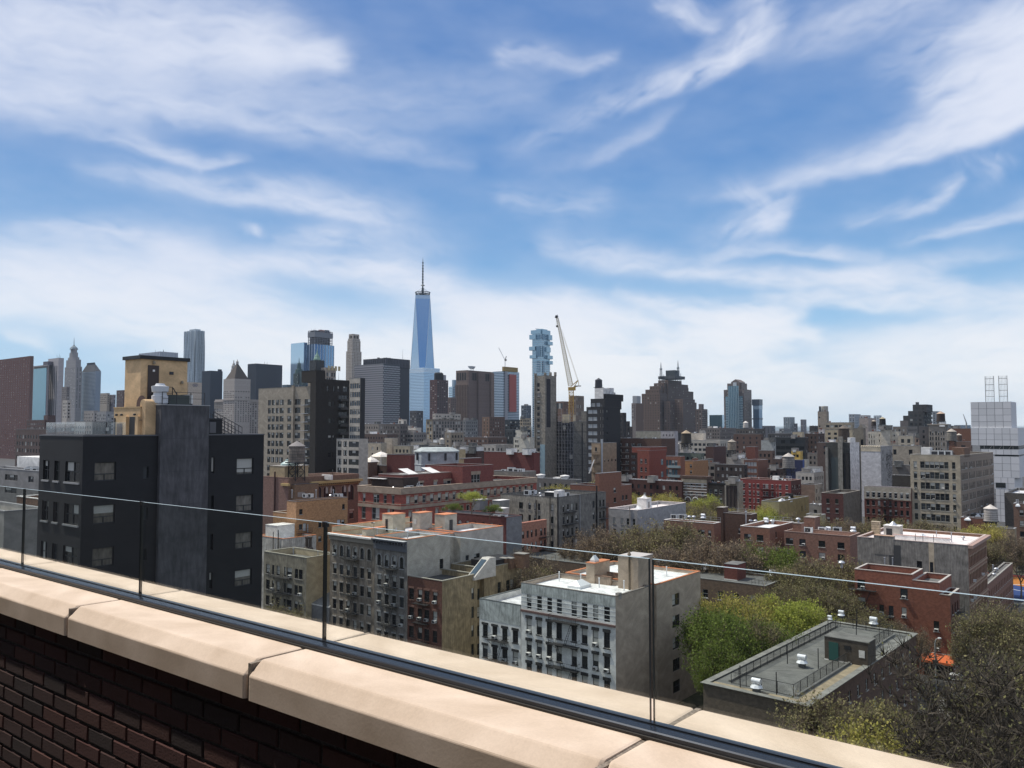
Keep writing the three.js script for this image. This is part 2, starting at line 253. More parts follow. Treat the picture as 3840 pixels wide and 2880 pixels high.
// ---------------------------------------------------------------- the terrace: parapet, coping, glass railing
// local frame of the parapet: x runs along it towards the near right end, z points back at the terrace; the eye is at the origin, height 0
{
 const par=thing('parapet_wall','dark red brick parapet wall with pale cast stone coping across the foreground','parapet',[0,EYE,0],GRID);
 const TOP=-0.75,X=(t)=>-t,Z=(d)=>-d;            // t metres along, d metres out from the eye
 const stone=new THREE.MeshStandardMaterial({color: new THREE.Color().setRGB(0.72,0.58,0.46),map: TX.stone,roughness: 0.85,bumpMap: TX.fine,bumpScale: 0.0003});
 const joint=mat([0.42,0.34,0.27],'fine',0.95),mortar=mat([0.115,0.10,0.092],'fine',0.95);
 // section through the coping: [d, height], from the inner drip edge up over the arris and out to the street side
 const sec=[[1.592,TOP - 0.121],[1.574,TOP - 0.118],[1.574,TOP - 0.046],[1.5748,TOP - 0.043],[1.577,TOP - 0.0395],[1.617,TOP - 0.0045],[1.622,TOP - 0.0012],[1.629,TOP],[2.08,TOP - 0.006],[2.094,TOP - 0.016],[2.098,TOP - 0.03],[2.098,TOP - 0.121]];
 const cuts=[-2.9,-1.6,-0.28,1.02,2.335,3.615,4.92,6.2,7.5,8.8];
 for (let i=0; i + 1<cuts.length; i++){
 const a=cuts[i] + 0.0075,b=cuts[i + 1] - 0.0075,sl=[[a,0.008],[a + 0.007,0.001],[a + 0.012,0],[b - 0.012,0],[b - 0.007,0.001],[b,0.008]],g=new Geo();
 const C=[1.846,TOP - 0.08],P=(s,k)=>{const [t,q]=sl[k],l=Math.hypot(s[0] - C[0],s[1] - C[1]); return [X(t),s[1] + (C[1] - s[1]) / l*q,Z(s[0] + (C[0] - s[0]) / l*q)];};
 for (let k=0; k + 1<sl.length; k++) for (let j=0; j<sec.length; j++){const s=sec[j],r=sec[(j + 1) % sec.length]; g.quad(P(s,k + 1),P(s,k),P(r,k),P(r,k + 1));}
 for (const k of [0,sl.length - 1]) for (let j=1; j + 1<sec.length; j++){const A=P(sec[0],k),B=P(sec[j],k),D=P(sec[j + 1],k); k?g.tri(A,B,D) : g.tri(A,D,B);}
 part(par,'coping_stone',g,stone);
 if (i) part(par,'coping_joint',new Geo().box(X(cuts[i] + 0.0075),TOP - 0.118,Z(2.09),X(cuts[i] - 0.0075),TOP - 0.007,Z(1.586)),joint);
 }
 const bd=1.608,bh=0.0575,bl=0.2,jt=0.0105;       // brick face, height, length, joint
 part(par,'mortar_bed',new Geo().box(X(8.8),-2.2,Z(2.06),X(-2.9),TOP - 0.1225,Z(bd + 0.006)),mortar);
 const hues=[[0.085,0.030,0.022],[0.105,0.036,0.026],[0.062,0.026,0.021],[0.075,0.032,0.026],[0.12,0.045,0.033],[0.045,0.024,0.021],[0.095,0.030,0.024]].map((c)=>new THREE.MeshStandardMaterial({color: new THREE.Color().setRGB(...c.map((v)=>v*0.75)),map: TX.plaster,roughness: 0.92,bumpMap: TX.fine,bumpScale: 0.0015}));
 const shapes=Array.from({length: 5},()=>{const g=new Geo(),j=()=>rr(-0.0016,0.0016),c=0.004,L=bl / 2,H=bh / 2,o=[[-L,-H],[L,-H],[L,H],[-L,H]].map(([x,y])=>[x + j(),y + j()]),f=o.map(([x,y])=>[x - Math.sign(x)*c,y - Math.sign(y)*c,0.001 + j()*0.4]);
 g.quad(f[0],f[1],f[2],f[3]); for (let k=0; k<4; k++){const n=(k + 1) % 4,p=[...o[k],-0.004],q=[...o[n],-0.004]; g.quad(p,q,f[n],f[k]); g.quad([...o[k],-0.03],[...o[n],-0.03],q,p);}return g.build();});
 for (let r=0; r<14; r++){
 const y=TOP - 0.124 - bh / 2 - r*(bh + jt);
 const tmin=-0.9 + r*0.02,tmax=6.0 - r*0.07;
 for (let t=tmin - (tmin % (bl + jt)) + (r % 2?0 : (bl + jt) / 2); t<tmax; t +=bl + jt){
 const p=new THREE.Vector3(X(t),y,Z(bd)).applyAxisAngle(new THREE.Vector3(0,1,0),GRID),dd=-p.z*cosP + p.y*sinP,yy=(p.y*cosP + p.z*sinP) / Math.max(dd,0.01),xx=p.x / Math.max(dd,0.01);
 if (dd<0.2||Math.abs(xx)>0.72||yy<-0.56) continue;                                                                  // only bricks the terrace shows
 part(par,'brick',pick(shapes),pick(hues),[X(t) + rr(-0.001,0.001),y + rr(-0.001,0.001),Z(bd) + rr(-0.001,0.0012)]);
 }
 }
 // railing: slotted dark metal shoe that carries panes of thick glass
 const rail=thing('glass_railing','frameless glass railing in a dark metal shoe along the parapet coping','railing',[0,EYE,0],GRID);
 const shoe=new Geo(),prof=[[1.802,TOP],[1.803,TOP + 0.014],[1.806,TOP + 0.017],[1.825,TOP + 0.019],[1.838,TOP + 0.019],[1.838,TOP + 0.012],[1.869,TOP + 0.012],[1.869,TOP + 0.013],[1.886,TOP + 0.011],[1.889,TOP + 0.008],[1.889,TOP]];
 for (let j=0; j + 1<prof.length; j++){const a=prof[j],b=prof[j + 1]; shoe.quad([X(9),a[1],Z(a[0])],[X(-3),a[1],Z(a[0])],[X(-3),b[1],Z(b[0])],[X(9),b[1],Z(b[0])]);}
 part(rail,'base_shoe',shoe,mat([0.028,0.034,0.045],null,0.25,0.5));
 part(rail,'gasket',new Geo().box(X(9),TOP + 0.01,Z(1.8488),X(-3),TOP + 0.022,Z(1.8385)),mat([0.015,0.016,0.02],null,0.35));
 part(rail,'gasket',new Geo().box(X(9),TOP + 0.01,Z(1.8690),X(-3),TOP + 0.017,Z(1.8592)),mat([0.09,0.11,0.14],null,0.3));
 part(rail,'sealant_line',new Geo().box(X(9),TOP - 0.004,Z(1.8030),X(-3),TOP + 0.004,Z(1.795)),mat([0.03,0.027,0.024],null,0.9));
 const clear=new THREE.MeshPhysicalMaterial({color: new THREE.Color().setRGB(0.95,0.97,0.95),transmission: 1,thickness: 0,roughness: 0.0,ior: 1.5,specularIntensity: 1});
 const edgeTop=mat([0.36,0.44,0.45],null,0.25),edgeEnd=mat([0.012,0.016,0.016],null,0.3);
 const gj=[-2.73,-1.475,-0.22,1.03,2.297,3.55,4.79,6.05,7.3,8.55],HG=TOP + 0.42;
 for (let i=0; i + 1<gj.length; i++){
 const a=X(gj[i + 1] - 0.005),b=X(gj[i] + 0.005),g=new Geo(),z0=Z(1.8590),z1=Z(1.8490),y0=TOP + 0.011;
 g.cur(0).quad([a,y0,z1],[b,y0,z1],[b,HG,z1],[a,HG,z1]); g.quad([b,y0,z0],[a,y0,z0],[a,HG,z0],[b,HG,z0]);
 g.cur(1).quad([a,HG,z1],[b,HG,z1],[b,HG,z0],[a,HG,z0]);
 g.cur(2).quad([a,y0,z0],[a,y0,z1],[a,HG,z1],[a,HG,z0]).quad([b,y0,z1],[b,y0,z0],[b,HG,z0],[b,HG,z1]).quad([a,y0,z0],[b,y0,z0],[b,y0,z1],[a,y0,z1]);
 part(rail,'glass_pane',g,[clear,edgeTop,edgeEnd]);
 if (i===4||i===5) part(rail,'corner_clip',new Geo().box(X(gj[i] + 0.009),HG - 0.016,Z(1.862),X(gj[i] - 0.009),HG + 0.002,Z(1.846)),mat([0.02,0.02,0.022],null,0.4));
 }
 // what the terrace itself is: its paving and the brick bulkhead behind the photographer, which keep light off the inner face
 struct('terrace_floor',new Geo().box(-18,-2.0,Z(1.66),6.5,-1.85,3.2),mat([0.10,0.10,0.10],'asphalt'),'grey paving of the roof terrace behind the brick parapet').position.set(0,EYE,0);
 scene.children[scene.children.length - 1].rotation.y=GRID;
 const bh2=thing('terrace_bulkhead','dark brick bulkhead wall at the back of the roof terrace','bulkhead',[0,EYE,0],GRID);
 part(bh2,'wall',new Geo().box(-16,-1.85,1.3,6,4.6,3.1),mat([0.06,0.045,0.04],'brick'));
 part(bh2,'roof_edge',new Geo().box(-16.3,4.6,1.1,6.3,4.8,3.2),mat([0.3,0.26,0.2],'plaster'));
 const own=thing('photographer_building','tall brick building whose roof terrace carries the parapet','building',[0,0,0],GRID);
 part(own,'wall',new Geo().box(-22,0,-2.04,14,EYE - 2.2,14),mat([0.14,0.06,0.045],'brick'));
}

// ---------------------------------------------------------------- buildings
// Axes of a building: x along its front towards the near corner (the corner is x = 0), z out of the front, so the front is z = 0 and the right-hand wall is x = 0.
const axes=(rot)=>({l: [-Math.cos(rot),Math.sin(rot)].map((v,i)=>v),r: [-Math.sin(rot),-Math.cos(rot)]});
// walls from measured left edge, corner and right edge [xl, xc, xr] at height y of the corner's top
function fit({x,y,d,h,rot=GRID,deep=4}){
 const [uc,v]=ray(x[1],y);
 if (!d) d=(h - EYE) / v;
 const H=h??EYE + v*d,[ul]=ray(x[0],y),[ur]=ray(x[2],y);
 const ax=-Math.cos(rot),ad=-Math.sin(rot),bx=-Math.sin(rot),bd=Math.cos(rot);   // sideways and ahead, per metre along the front to the left and along the side to the back
 const N=uc*d,W=x[0]===x[1]?0 : (ul*d - N) / (ax - ul*ad),D=x[2]===x[1]?0 : Math.max(deep,(ur*d - N) / (bx - ur*bd));
 return{pos: [N,0,-d],rot,W,D,H,d};
}
function wallFaces(g,W,y0,y1,ops,dep,P){             // a wall with real openings; P(s, h, n) places a point
 const ys=[...new Set([y0,y1,...ops.flatMap((o)=>[o.y,o.y + o.h])])].filter((y)=>y>=y0 - 1e-6&&y<=y1 + 1e-6).sort((a,b)=>a - b);
 for (let i=0; i + 1<ys.length; i++){
 const a=ys[i],b=ys[i + 1]; if (b - a<1e-5) continue;
 const row=ops.filter((o)=>o.y<b - 1e-5&&o.y + o.h>a + 1e-5).sort((p,q)=>p.x - q.x); let s=0;
 for (const o of [...row,{x: W,w: 0}]){if (o.x - s>1e-4) g.quad(P(s,a,0),P(o.x,a,0),P(o.x,b,0),P(s,b,0)); s=o.x + o.w;}
 }
 for (const o of ops){
 const{x,y,w,h}=o,q=(a,b)=>g.quad(P(...a,0),P(...b,0),P(...b,-dep),P(...a,-dep));
 q([x,y + h],[x,y]); q([x,y],[x + w,y]); q([x + w,y],[x + w,y + h]); q([x + w,y + h],[x,y + h]);
 if (o.arch){const r=w / 2,cy=y + h - r,n=8; for (let k=0; k<n; k++){const A=(k / n)*Math.PI,B=((k + 1) / n)*Math.PI,c=(t)=>[x + r - Math.cos(t)*r,cy + Math.sin(t)*r],a=c(A),b=c(B); g.quad(P(...a,0),P(...b,0),P(b[0],y + h,0),P(a[0],y + h,0)); g.quad(P(...b,0),P(...a,0),P(...a,-dep),P(...b,-dep));}}
 }
}
// openings on a grid: f = { n, rows, w, h, top (head of the first row below the roof), pitch, m0, m1 (margins), cols (fractions instead), arch, skip }
function openings(f,W,H){
 if (f.auto){const sp=f.sp??2.7,m=f.m??0.7; f={w: 1.1,h: 1.65,top: 1.9,pitch: 3.2,m0: m,m1: m,n: Math.max(1,Math.round((W - 2*m) / sp)),...f}; f.rows=f.rows??Math.floor((H - f.top) / f.pitch);}
 const ops=[],cols=f.cols?f.cols.map((c)=>c*W) : Array.from({length: f.n},(_,i)=>f.m0 + (W - f.m0 - f.m1)*(f.n===1?0.5 : (i + 0.5) / f.n));
 for (let j=0; j<f.rows; j++){const y=H - f.top - j*f.pitch - f.h; if (y<0.3) break;
 cols.forEach((c,i)=>{if (f.skip?.(i,j)) return; const w=f.ws?f.ws[i] : f.w; if (w>0) ops.push({x: clamp(c - w / 2,0.02,W - w - 0.02),y,w,h: f.h,arch: f.arch===true||f.arch===j,i,j});});}
 return ops;
}
const winGeos=new Map();
// one window at an opening's foot: 0 glass, 1 frame, 2 blind, 3 sill and head stone
function windowGeo(w,h,type,v,sill,head,arch){
 const k=[w.toFixed(2),h.toFixed(2),type,v,sill,head,arch].join();
 if (winGeos.has(k)) return winGeos.get(k);
 const g=new Geo(),t=Math.min(0.06,w*0.06),X=w / 2,n=type==='triple'?3 : type==='pair'?2 : 1,q=0.05;
 g.cur(0).quad([-X,0,0],[X,0,0],[X,h,0],[-X,h,0]);
 g.cur(1).box(-X,0,0,-X + t,h,q,'kl').box(X - t,0,0,X,h,q,'kr').box(-X + t,0,0,X - t,t,q,'kb').box(-X + t,h - t,0,X - t,h,q,'kt');
 for (let i=1; i<n; i++){const x=-X + w*i / n; g.box(x - t*0.7,t,0,x + t*0.7,h - t,q,'k');}
 if (type !=='fixed'){const y=type==='wide'?h*0.36 : h*0.5; if (type==='wide') g.box(-t*0.7,t,0,t*0.7,y,q,'k'); g.box(-X + t,y - t*0.5,0,X - t,y + t*0.5,q - 0.01,'k');}
 for (let i=0; i<n; i++){const r=(v*7 + i*5) % 10,a=-X + w*i / n + t,b=-X + w*(i + 1) / n - t,dn=r<1?0.9 : r<3?0.45 : r<4?0.28 : 0; if (dn) g.cur(2).quad([a,h - t - (h - 2*t)*dn,0.008],[b,h - t - (h - 2*t)*dn,0.008],[b,h - t,0.008],[a,h - t,0.008]);}
 if (sill) g.cur(3).box(-X - 0.08,-0.13,0.02,X + 0.08,0,0.27,'');
 if (head) g.cur(3).box(-X - 0.1,h,0.02,X + 0.1,h + head,0.26 + (head>0.3?0.06 : 0),'');
 if (arch===2){const r=X + 0.16,n2=8; for (let i=0; i<n2; i++){const A=Math.PI*i / n2,B=Math.PI*(i + 1) / n2,p=(R,T)=>[-Math.cos(T)*R,h - X + Math.sin(T)*R]; for (const z of [0.27]) g.cur(3).quad([...p(X,A),z],[...p(X,B),z],[...p(r,B),z],[...p(r,A),z]); g.quad([...p(r,A),z2(0.27)],[...p(r,B),0.27],[...p(r,B),0.18],[...p(r,A),0.18]);}g.box(-X - 0.16,h*0.12,0.15,-X,h - X,0.27).box(X,h*0.12,0.15,X + 0.16,h - X,0.27);}
 const b=g.build(); winGeos.set(k,b); return b;
}
const z2=(z)=>z;
const acGeo=new Geo().box(-0.32,0,-0.05,0.32,0.42,0.5).cur(1).box(-0.27,0.05,0.5,0.27,0.37,0.505).build();
// fills a wall's openings. lod 2: window > frame, sill; 1: one mesh each; 0: one sheet of glazing behind them all
function fill(root,f,ops,lod,place,turn){
 const frame=f.frame??MT.frameDark,stone=f.stone??MT.grey;
 if (lod===0){
 const g=new Geo(); for (const o of ops){g.cur(rnd()<(f.lit??0.12)?1 : rnd()<0.4?2 : 0); const a=place(o.x,o.y,-0.14),b=place(o.x + o.w,o.y,-0.14),c=place(o.x + o.w,o.y + o.h,-0.14),e=place(o.x,o.y + o.h,-0.14); g.quad(a,b,c,e);}
 const p=part(root,'windows',g,[f.glass??MT.glass,MT.blind,f.glass??MT.glass2]); p.userData.kind='stuff'; return;
 }
 for (const o of ops){
 const v=Math.floor(rnd()*10),m=[f.glass??pick(GLASSES),frame,MT.blind,stone],type=f.type??(o.w>1.7?'pair' : 'dh');
 const p=part(root,'window',windowGeo(o.w,o.h,type,v,f.sill??true,f.head??0,o.arch?(f.surround?2 : 1) : 0),m,place(o.x + o.w / 2,o.y,-0.17),turn);
 if (f.ac&&rnd()<f.ac) part(p,'air_conditioner',acGeo,[MT.ac,MT.darksteel],[o.w>1.2?o.w*0.2 : 0,0.06,0.12]);
 }
}
// One box of a building with walls, openings, roof and parapet; its near corner stands at x1, z1 in the building's axes
function mass(t,o,W,D,H,x1=0,z1=0,q){
 const dep=0.22,lod=o.lod??((t.d??100)<330?1 : 0),lists=(f)=>[].concat(f??[]),wall=o.wall??MT.grey,side=o.side??wall;
 const PF=(s,h,n)=>[x1 + s - W,h,z1 + n],PR=(s,h,n)=>[x1 + n,h,z1 - s];
 // a grid may name its columns by measured left and right edges
 const px=(f,right)=>{if (!f.px) return f; const ax=-Math.cos(q.rot),ad=-Math.sin(q.rot),bx=-Math.sin(q.rot),bd=Math.cos(q.rot),N=q.pos[0] + (x1*Math.cos(q.rot) + z1*Math.sin(q.rot)),d=-(q.pos[2] - x1*Math.sin(q.rot) + z1*Math.cos(q.rot));
 const e=(p)=>{const [u]=ray(p,f.py??o.y); return right?(u*d - N) / (bx - u*bd) : W - (u*d - N) / (ax - u*ad);}; const c=f.px.map(([l,r])=>[e(l),e(r)]); return Object.assign(f,{cols: c.map(([l,r])=>(l + r) / 2 / (right?D : W)),ws: c.map(([l,r])=>Math.abs(r - l))});};
 const of=lists(o.front).map((f)=>px(f,false)).flatMap((f)=>openings(f,W,H).map((p)=>({...p,f}))),or=lists(o.right).map((f)=>px(f,true)).flatMap((f)=>openings(f,D,H).map((p)=>({...p,f})));
 const y0=o.y0??0,gf=new Geo(),par=o.par??0.9,pt=0.3,B=(g,a,b,c,d,e,f)=>g.box(x1 + a,b,z1 + c,x1 + d,e,z1 + f);
 wallFaces(gf,W,y0,H,of,dep,PF);
 const gs=side===wall?gf : new Geo(); wallFaces(gs,D,y0,H,or,dep,PR);
 const Q=(g,...p)=>g.quad(...p.map((v)=>[v[0] + x1,v[1],v[2] + z1]));
 Q(gs,[0,y0,-D],[-W,y0,-D],[-W,H,-D],[0,H,-D]); Q(gs,[-W,y0,-D],[-W,y0,0],[-W,H,0],[-W,H,-D]);
 const R=H - par; Q(gs,[-pt,R,-pt],[-W + pt,R,-pt],[-W + pt,H,-pt],[-pt,H,-pt]); Q(gs,[-W + pt,R,-pt],[-W + pt,R,-D + pt],[-W + pt,H,-D + pt],[-W + pt,H,-pt]); Q(gs,[-W + pt,R,-D + pt],[-pt,R,-D + pt],[-pt,H,-D + pt],[-W + pt,H,-D + pt]); Q(gs,[-pt,R,-D + pt],[-pt,R,-pt],[-pt,H,-pt],[-pt,H,-D + pt]);
 part(t,'wall',gf,wall); if (gs !==gf) part(t,'side_wall',gs,side);
 const rg=new Geo(); Q(rg,[-W + pt,R,-pt],[-pt,R,-pt],[-pt,R,-D + pt],[-W + pt,R,-D + pt]); if (y0>1) Q(rg,[-W,y0,-D],[0,y0,-D],[0,y0,0],[-W,y0,0]);
 part(t,'roof',rg,o.roof??MT.tar);
 const c=o.copeW??0.04,ch=o.copeH??0.1,cg=new Geo(); B(cg,-W - c,H,-pt - c,c,H + ch,c); B(cg,-pt - c,H,-D + pt + c,c,H + ch,-pt - c); B(cg,-W - c,H,-D - c,c,H + ch,-D + pt + c); B(cg,-W - c,H,-D + pt + c,-W + pt + c,H + ch,-pt - c);
 part(t,'parapet_cap',cg,o.cope??mat([0.26,0.26,0.26],null));
 for (const f of new Set(of.map((p)=>p.f))) fill(t,f,of.filter((p)=>p.f===f),f.lod??lod,PF,0);
 for (const f of new Set(or.map((p)=>p.f))) fill(t,f,or.filter((p)=>p.f===f),f.lod??lod,PR,Math.PI / 2);
}
// A whole building. o: name, label, category, x, y, d / h, rot; wall, side (materials); front, right (window grids or lists of them); par (parapet height), roof, cope (material), lod
function building(o){
 const q=fit(o),t=thing(o.name??'building',o.label,o.category??'building',q.pos,q.rot,o.group);
 Object.assign(t,{W: q.W,D: q.D,H: q.H,d: q.d,fit: q});
 mass(t,o,q.W,q.D,q.H,0,0,q); return t;
}
// a point seen at px, py that lies at a height y, in the building's own axes; or on its front / right-hand wall
function local(t,px,py,y){const [u,v]=ray(px,py),d=(y - EYE) / v,c=Math.cos(t.rotation.y),s=Math.sin(t.rotation.y),X=u*d - t.position.x,Z=-d - t.position.z; return [X*c - Z*s,X*s + Z*c,d];}
function frontX(t,px,py,z=0){const [u]=ray(px,py),r=t.rotation.y,n=t.position.x + z*Math.sin(r),d=-(t.position.z + z*Math.cos(r)),k=(u*d - n) / (-Math.cos(r) + u*Math.sin(r)); return -k;}
function rightZ(t,px,py,x=0){const [u]=ray(px,py),r=t.rotation.y,n=t.position.x + x*Math.cos(r),d=-(t.position.z - x*Math.sin(r)); return -(u*d - n) / (-Math.sin(r) - u*Math.cos(r));}
const heightAt=(t,x,z,py)=>{const w=world(t,x,0,z),d=-w[2]; const [,v]=ray(CX + F*w[0] / d,py); return EYE + v*d;};

// fittings on a building's roof or walls, in the building's own axes
function block(t,name,m,x0,z0,x1,z1,y0,y1,capm){part(t,name,new Geo().box(x0,y0,z0,x1,y1,z1,'b'),m); if (capm) part(t,name + '_cap',new Geo().box(x0 - 0.06,y1,z0 - 0.06,x1 + 0.06,y1 + 0.1,z1 + 0.06),capm);}
const ventGeo=new Geo().lathe(0,0,[[0.16,0],[0.16,0.5],[0.4,0.55],[0.42,0.72],[0.2,0.9],[0,0.95]],10).build();
const pipeGeo=new Geo().lathe(0,0,[[0.09,0],[0.09,1.5],[0.15,1.55],[0.15,1.65],[0,1.7]],8).build();
const hvacGeo=new Geo().box(-0.7,0.2,-0.45,0.7,1.2,0.45).cur(1).box(-0.6,1.2,-0.35,0.6,1.24,0.35).box(-0.7,0,-0.4,-0.6,0.2,0.4).box(0.6,0,-0.4,0.7,0.2,0.4).box(-0.5,0.35,0.45,0.5,1.05,0.46).build();
const hoodGeo=new Geo().box(-0.34,0,-0.34,0.34,0.62,0.34).cur(1).lathe(0,0,[[0.36,0.5],[0.72,0.56],[0.5,0.82],[0.33,0.88],[0.33,1.02]],8).bar([-0.5,1.22,0],[0.5,1.22,0],0.32,12).build();
const vent=(t,x,y,z,s=1)=>{part(t,'roof_vent',ventGeo,MT.steel,[x,y,z]).scale.setScalar(s);};
const pipe=(t,x,y,z,s=1,m=MT.steel)=>{part(t,'vent_pipe',pipeGeo,m,[x,y,z]).scale.setScalar(s);};
const hvac=(t,x,y,z,s=1,turn=0)=>{part(t,'roof_air_conditioner',hvacGeo,[MT.ac,MT.darksteel],[x,y,z],turn).scale.setScalar(s);};
const hood=(t,x,y,z,s=1)=>{part(t,'exhaust_fan',hoodGeo,[MT.tarlight,mat([0.72,0.73,0.74],null,0.35,0.4)],[x,y,z]).scale.setScalar(s);};
function skylight(t,x,y,z,w,l,m=mat([0.7,0.72,0.72],null,0.3)){part(t,'skylight',new Geo().box(-w / 2,0,-l / 2,w / 2,0.4,l / 2,'b').quad([-w / 2,0.4,l / 2],[w / 2,0.4,l / 2],[0,1.1,l / 4],[0,1.1,l / 4]).quad([w / 2,0.4,-l / 2],[-w / 2,0.4,-l / 2],[0,1.1,-l / 4],[0,1.1,-l / 4]).quad([w / 2,0.4,l / 2],[w / 2,0.4,-l / 2],[0,1.1,-l / 4],[0,1.1,l / 4]).quad([-w / 2,0.4,-l / 2],[-w / 2,0.4,l / 2],[0,1.1,l / 4],[0,1.1,-l / 4]),m,[x,y,z]);}
function clutter(t,n,area=[0.1,0.1,0.9,0.9],set='vphk',y){    // scatters small fittings over a roof
 const R=y??t.H - 0.9; for (let i=0; i<n; i++){const x=-t.W*rr(area[0],area[2]),z=-t.D*rr(area[1],area[3]),k=set[Math.floor(rnd()*set.length)];
 if (k==='v') vent(t,x,R,z,rr(0.8,1.2)); else if (k==='p') pipe(t,x,R,z,rr(0.8,1.3)); else if (k==='h') hvac(t,x,R,z,rr(0.8,1.4),rnd()<0.5?0 : Math.PI / 2); else if (k==='k') skylight(t,x,R,z,rr(1.2,2),rr(1.5,3)); else if (k==='b') block(t,'roof_bulkhead',pick([MT.grey,MT.tarlight,MT.white]),x - 1.4,z - 2,x + 1.4,z + 2,R,R + 2.6,MT.tarlight); else if (k==='c') block(t,'chimney',mat([0.2,0.09,0.065],'brick'),x - 0.4,z - 0.6,x + 0.4,z + 0.6,R,R + 1.9,MT.grey);}
}
// iron fire escape: floors = heights of the landings; on the front (z out) or, turned, on the right-hand wall
function fireEscape(t,x,w,floors,o={}){
 const g=new Geo(),dp=o.dp??1.0;
 floors.forEach((y,k)=>{
 g.box(-w / 2,y - 0.05,0.03,w / 2,y,dp); for (const yy of [0.45,0.95]){g.bar([-w / 2,y + yy,dp],[w / 2,y + yy,dp],0.025); g.bar([-w / 2,y + yy,0.03],[-w / 2,y + yy,dp],0.025); g.bar([w / 2,y + yy,0.03],[w / 2,y + yy,dp],0.025);}
 const n=Math.max(4,Math.round(w / 0.3)); for (let i=0; i<=n; i++) g.bar([-w / 2 + w*i / n,y,dp],[-w / 2 + w*i / n,y + 0.95,dp],i % n?0.012 : 0.03,i % n?3 : 4);
 if (k + 1<floors.length){const y2=floors[k + 1],s=k % 2?-1 : 1,a=[s*w*0.30,y,dp*0.7],b=[s*(w*0.30 - 0.9 - w*0.08),y2,dp*0.7]; for (const z of [0.45,0.95]) g.bar([a[0],a[1],z*dp*0.9],[b[0],b[1],z*dp*0.9],0.035); for (let i=1; i<9; i++){const f=i / 9,X=lerp(a[0],b[0],f),Y=lerp(a[1],b[1],f); g.bar([X,Y,0.40*dp],[X,Y,0.86*dp],0.02,3);}}
 for (const s of [-1,1]) g.bar([s*w*0.42,y - 0.05,dp*0.9],[s*w*0.42,y - 0.75,0.03],0.025);
 });
 part(t,'fire_escape',g,o.m??MT.iron,o.right?[0.03,0,-x] : [x,0,0.03],o.right?Math.PI / 2 : 0);
}
function railing(t,pts,y,h=1.05,m=MT.iron,step=1.5,mesh){      // posts and two rails along a line of [x, z]
 const g=new Geo(); for (let i=0; i + 1<pts.length; i++){const [a,b]=[pts[i],pts[i + 1]],L=Math.hypot(b[0] - a[0],b[1] - a[1]),n=Math.max(1,Math.round(L / step)); for (let k=0; k<=n; k++){const x=lerp(a[0],b[0],k / n),z=lerp(a[1],b[1],k / n); g.bar([x,y,z],[x,y + h,z],0.035);}for (const q of [0.5,1]) g.bar([a[0],y + h*q,a[1]],[b[0],y + h*q,b[1]],0.025);}
 part(t,'roof_railing',g,m);
}
// wooden water tank on a steel stand, foot at pos
function waterTank(label,pos,s=1,m=MT.woodgrey,roofm=MT.woodgrey,legs=4,group){
 const t=thing('water_tank',label,'water tank',pos,GRID,group); const L=legs;
 const st=new Geo(); for (const [x,z] of [[-1,-1],[1,-1],[1,1],[-1,1]]) st.bar([x*1.35,0,z*1.35],[x*1.25,L,z*1.25],0.12);
 for (const [a,b] of [[[-1,-1],[1,-1]],[[1,-1],[1,1]],[[1,1],[-1,1]],[[-1,1],[-1,-1]]]) for (const [p,q] of [[0.05,0.5],[0.5,0.95]]){const P=(c,k)=>[c[0]*lerp(1.35,1.25,k),L*k,c[1]*lerp(1.35,1.25,k)]; st.bar(P(a,p),P(b,q),0.05).bar(P(b,p),P(a,q),0.05).bar(P(a,q),P(b,q),0.06);}
 part(t,'stand',st,MT.iron); part(t,'platform',new Geo().box(-1.9,L,-1.9,1.9,L + 0.25,1.9),MT.darksteel);
 part(t,'tank',new Geo().lathe(0,0,[[0,L + 0.25],[1.95,L + 0.25],[1.8,L + 3.9]],20),m);
 part(t,'tank_roof',new Geo().lathe(0,0,[[1.95,L + 3.85],[1.95,L + 3.95],[0.35,L + 4.95],[0.2,L + 5.1],[0,L + 5.15]],20),roofm);
 const hg=new Geo(); for (const k of [0.6,1.1,1.7,2.4,3.2]) hg.lathe(0,0,[[1.97 - k*0.04,L + 0.25 + k],[1.985 - k*0.04,L + 0.29 + k],[1.97 - k*0.04,L + 0.33 + k]],20);
 part(t,'hoop',hg,MT.darksteel); t.scale.setScalar(s); return t;
}
// position in the world of a point in a building's axes
function world(t,x,y,z){const c=Math.cos(t.rotation.y),s=Math.sin(t.rotation.y); return [t.position.x + x*c + z*s,y,t.position.z - x*s + z*c];}

// ---------------------------------------------------------------- ground
struct('ground',new Geo().quad([-7000,0,400],[7000,0,400],[7000,0,-9000],[-7000,0,-9000]),mat([0.075,0.075,0.075],'asphalt'),'asphalt streets and yards between the buildings');

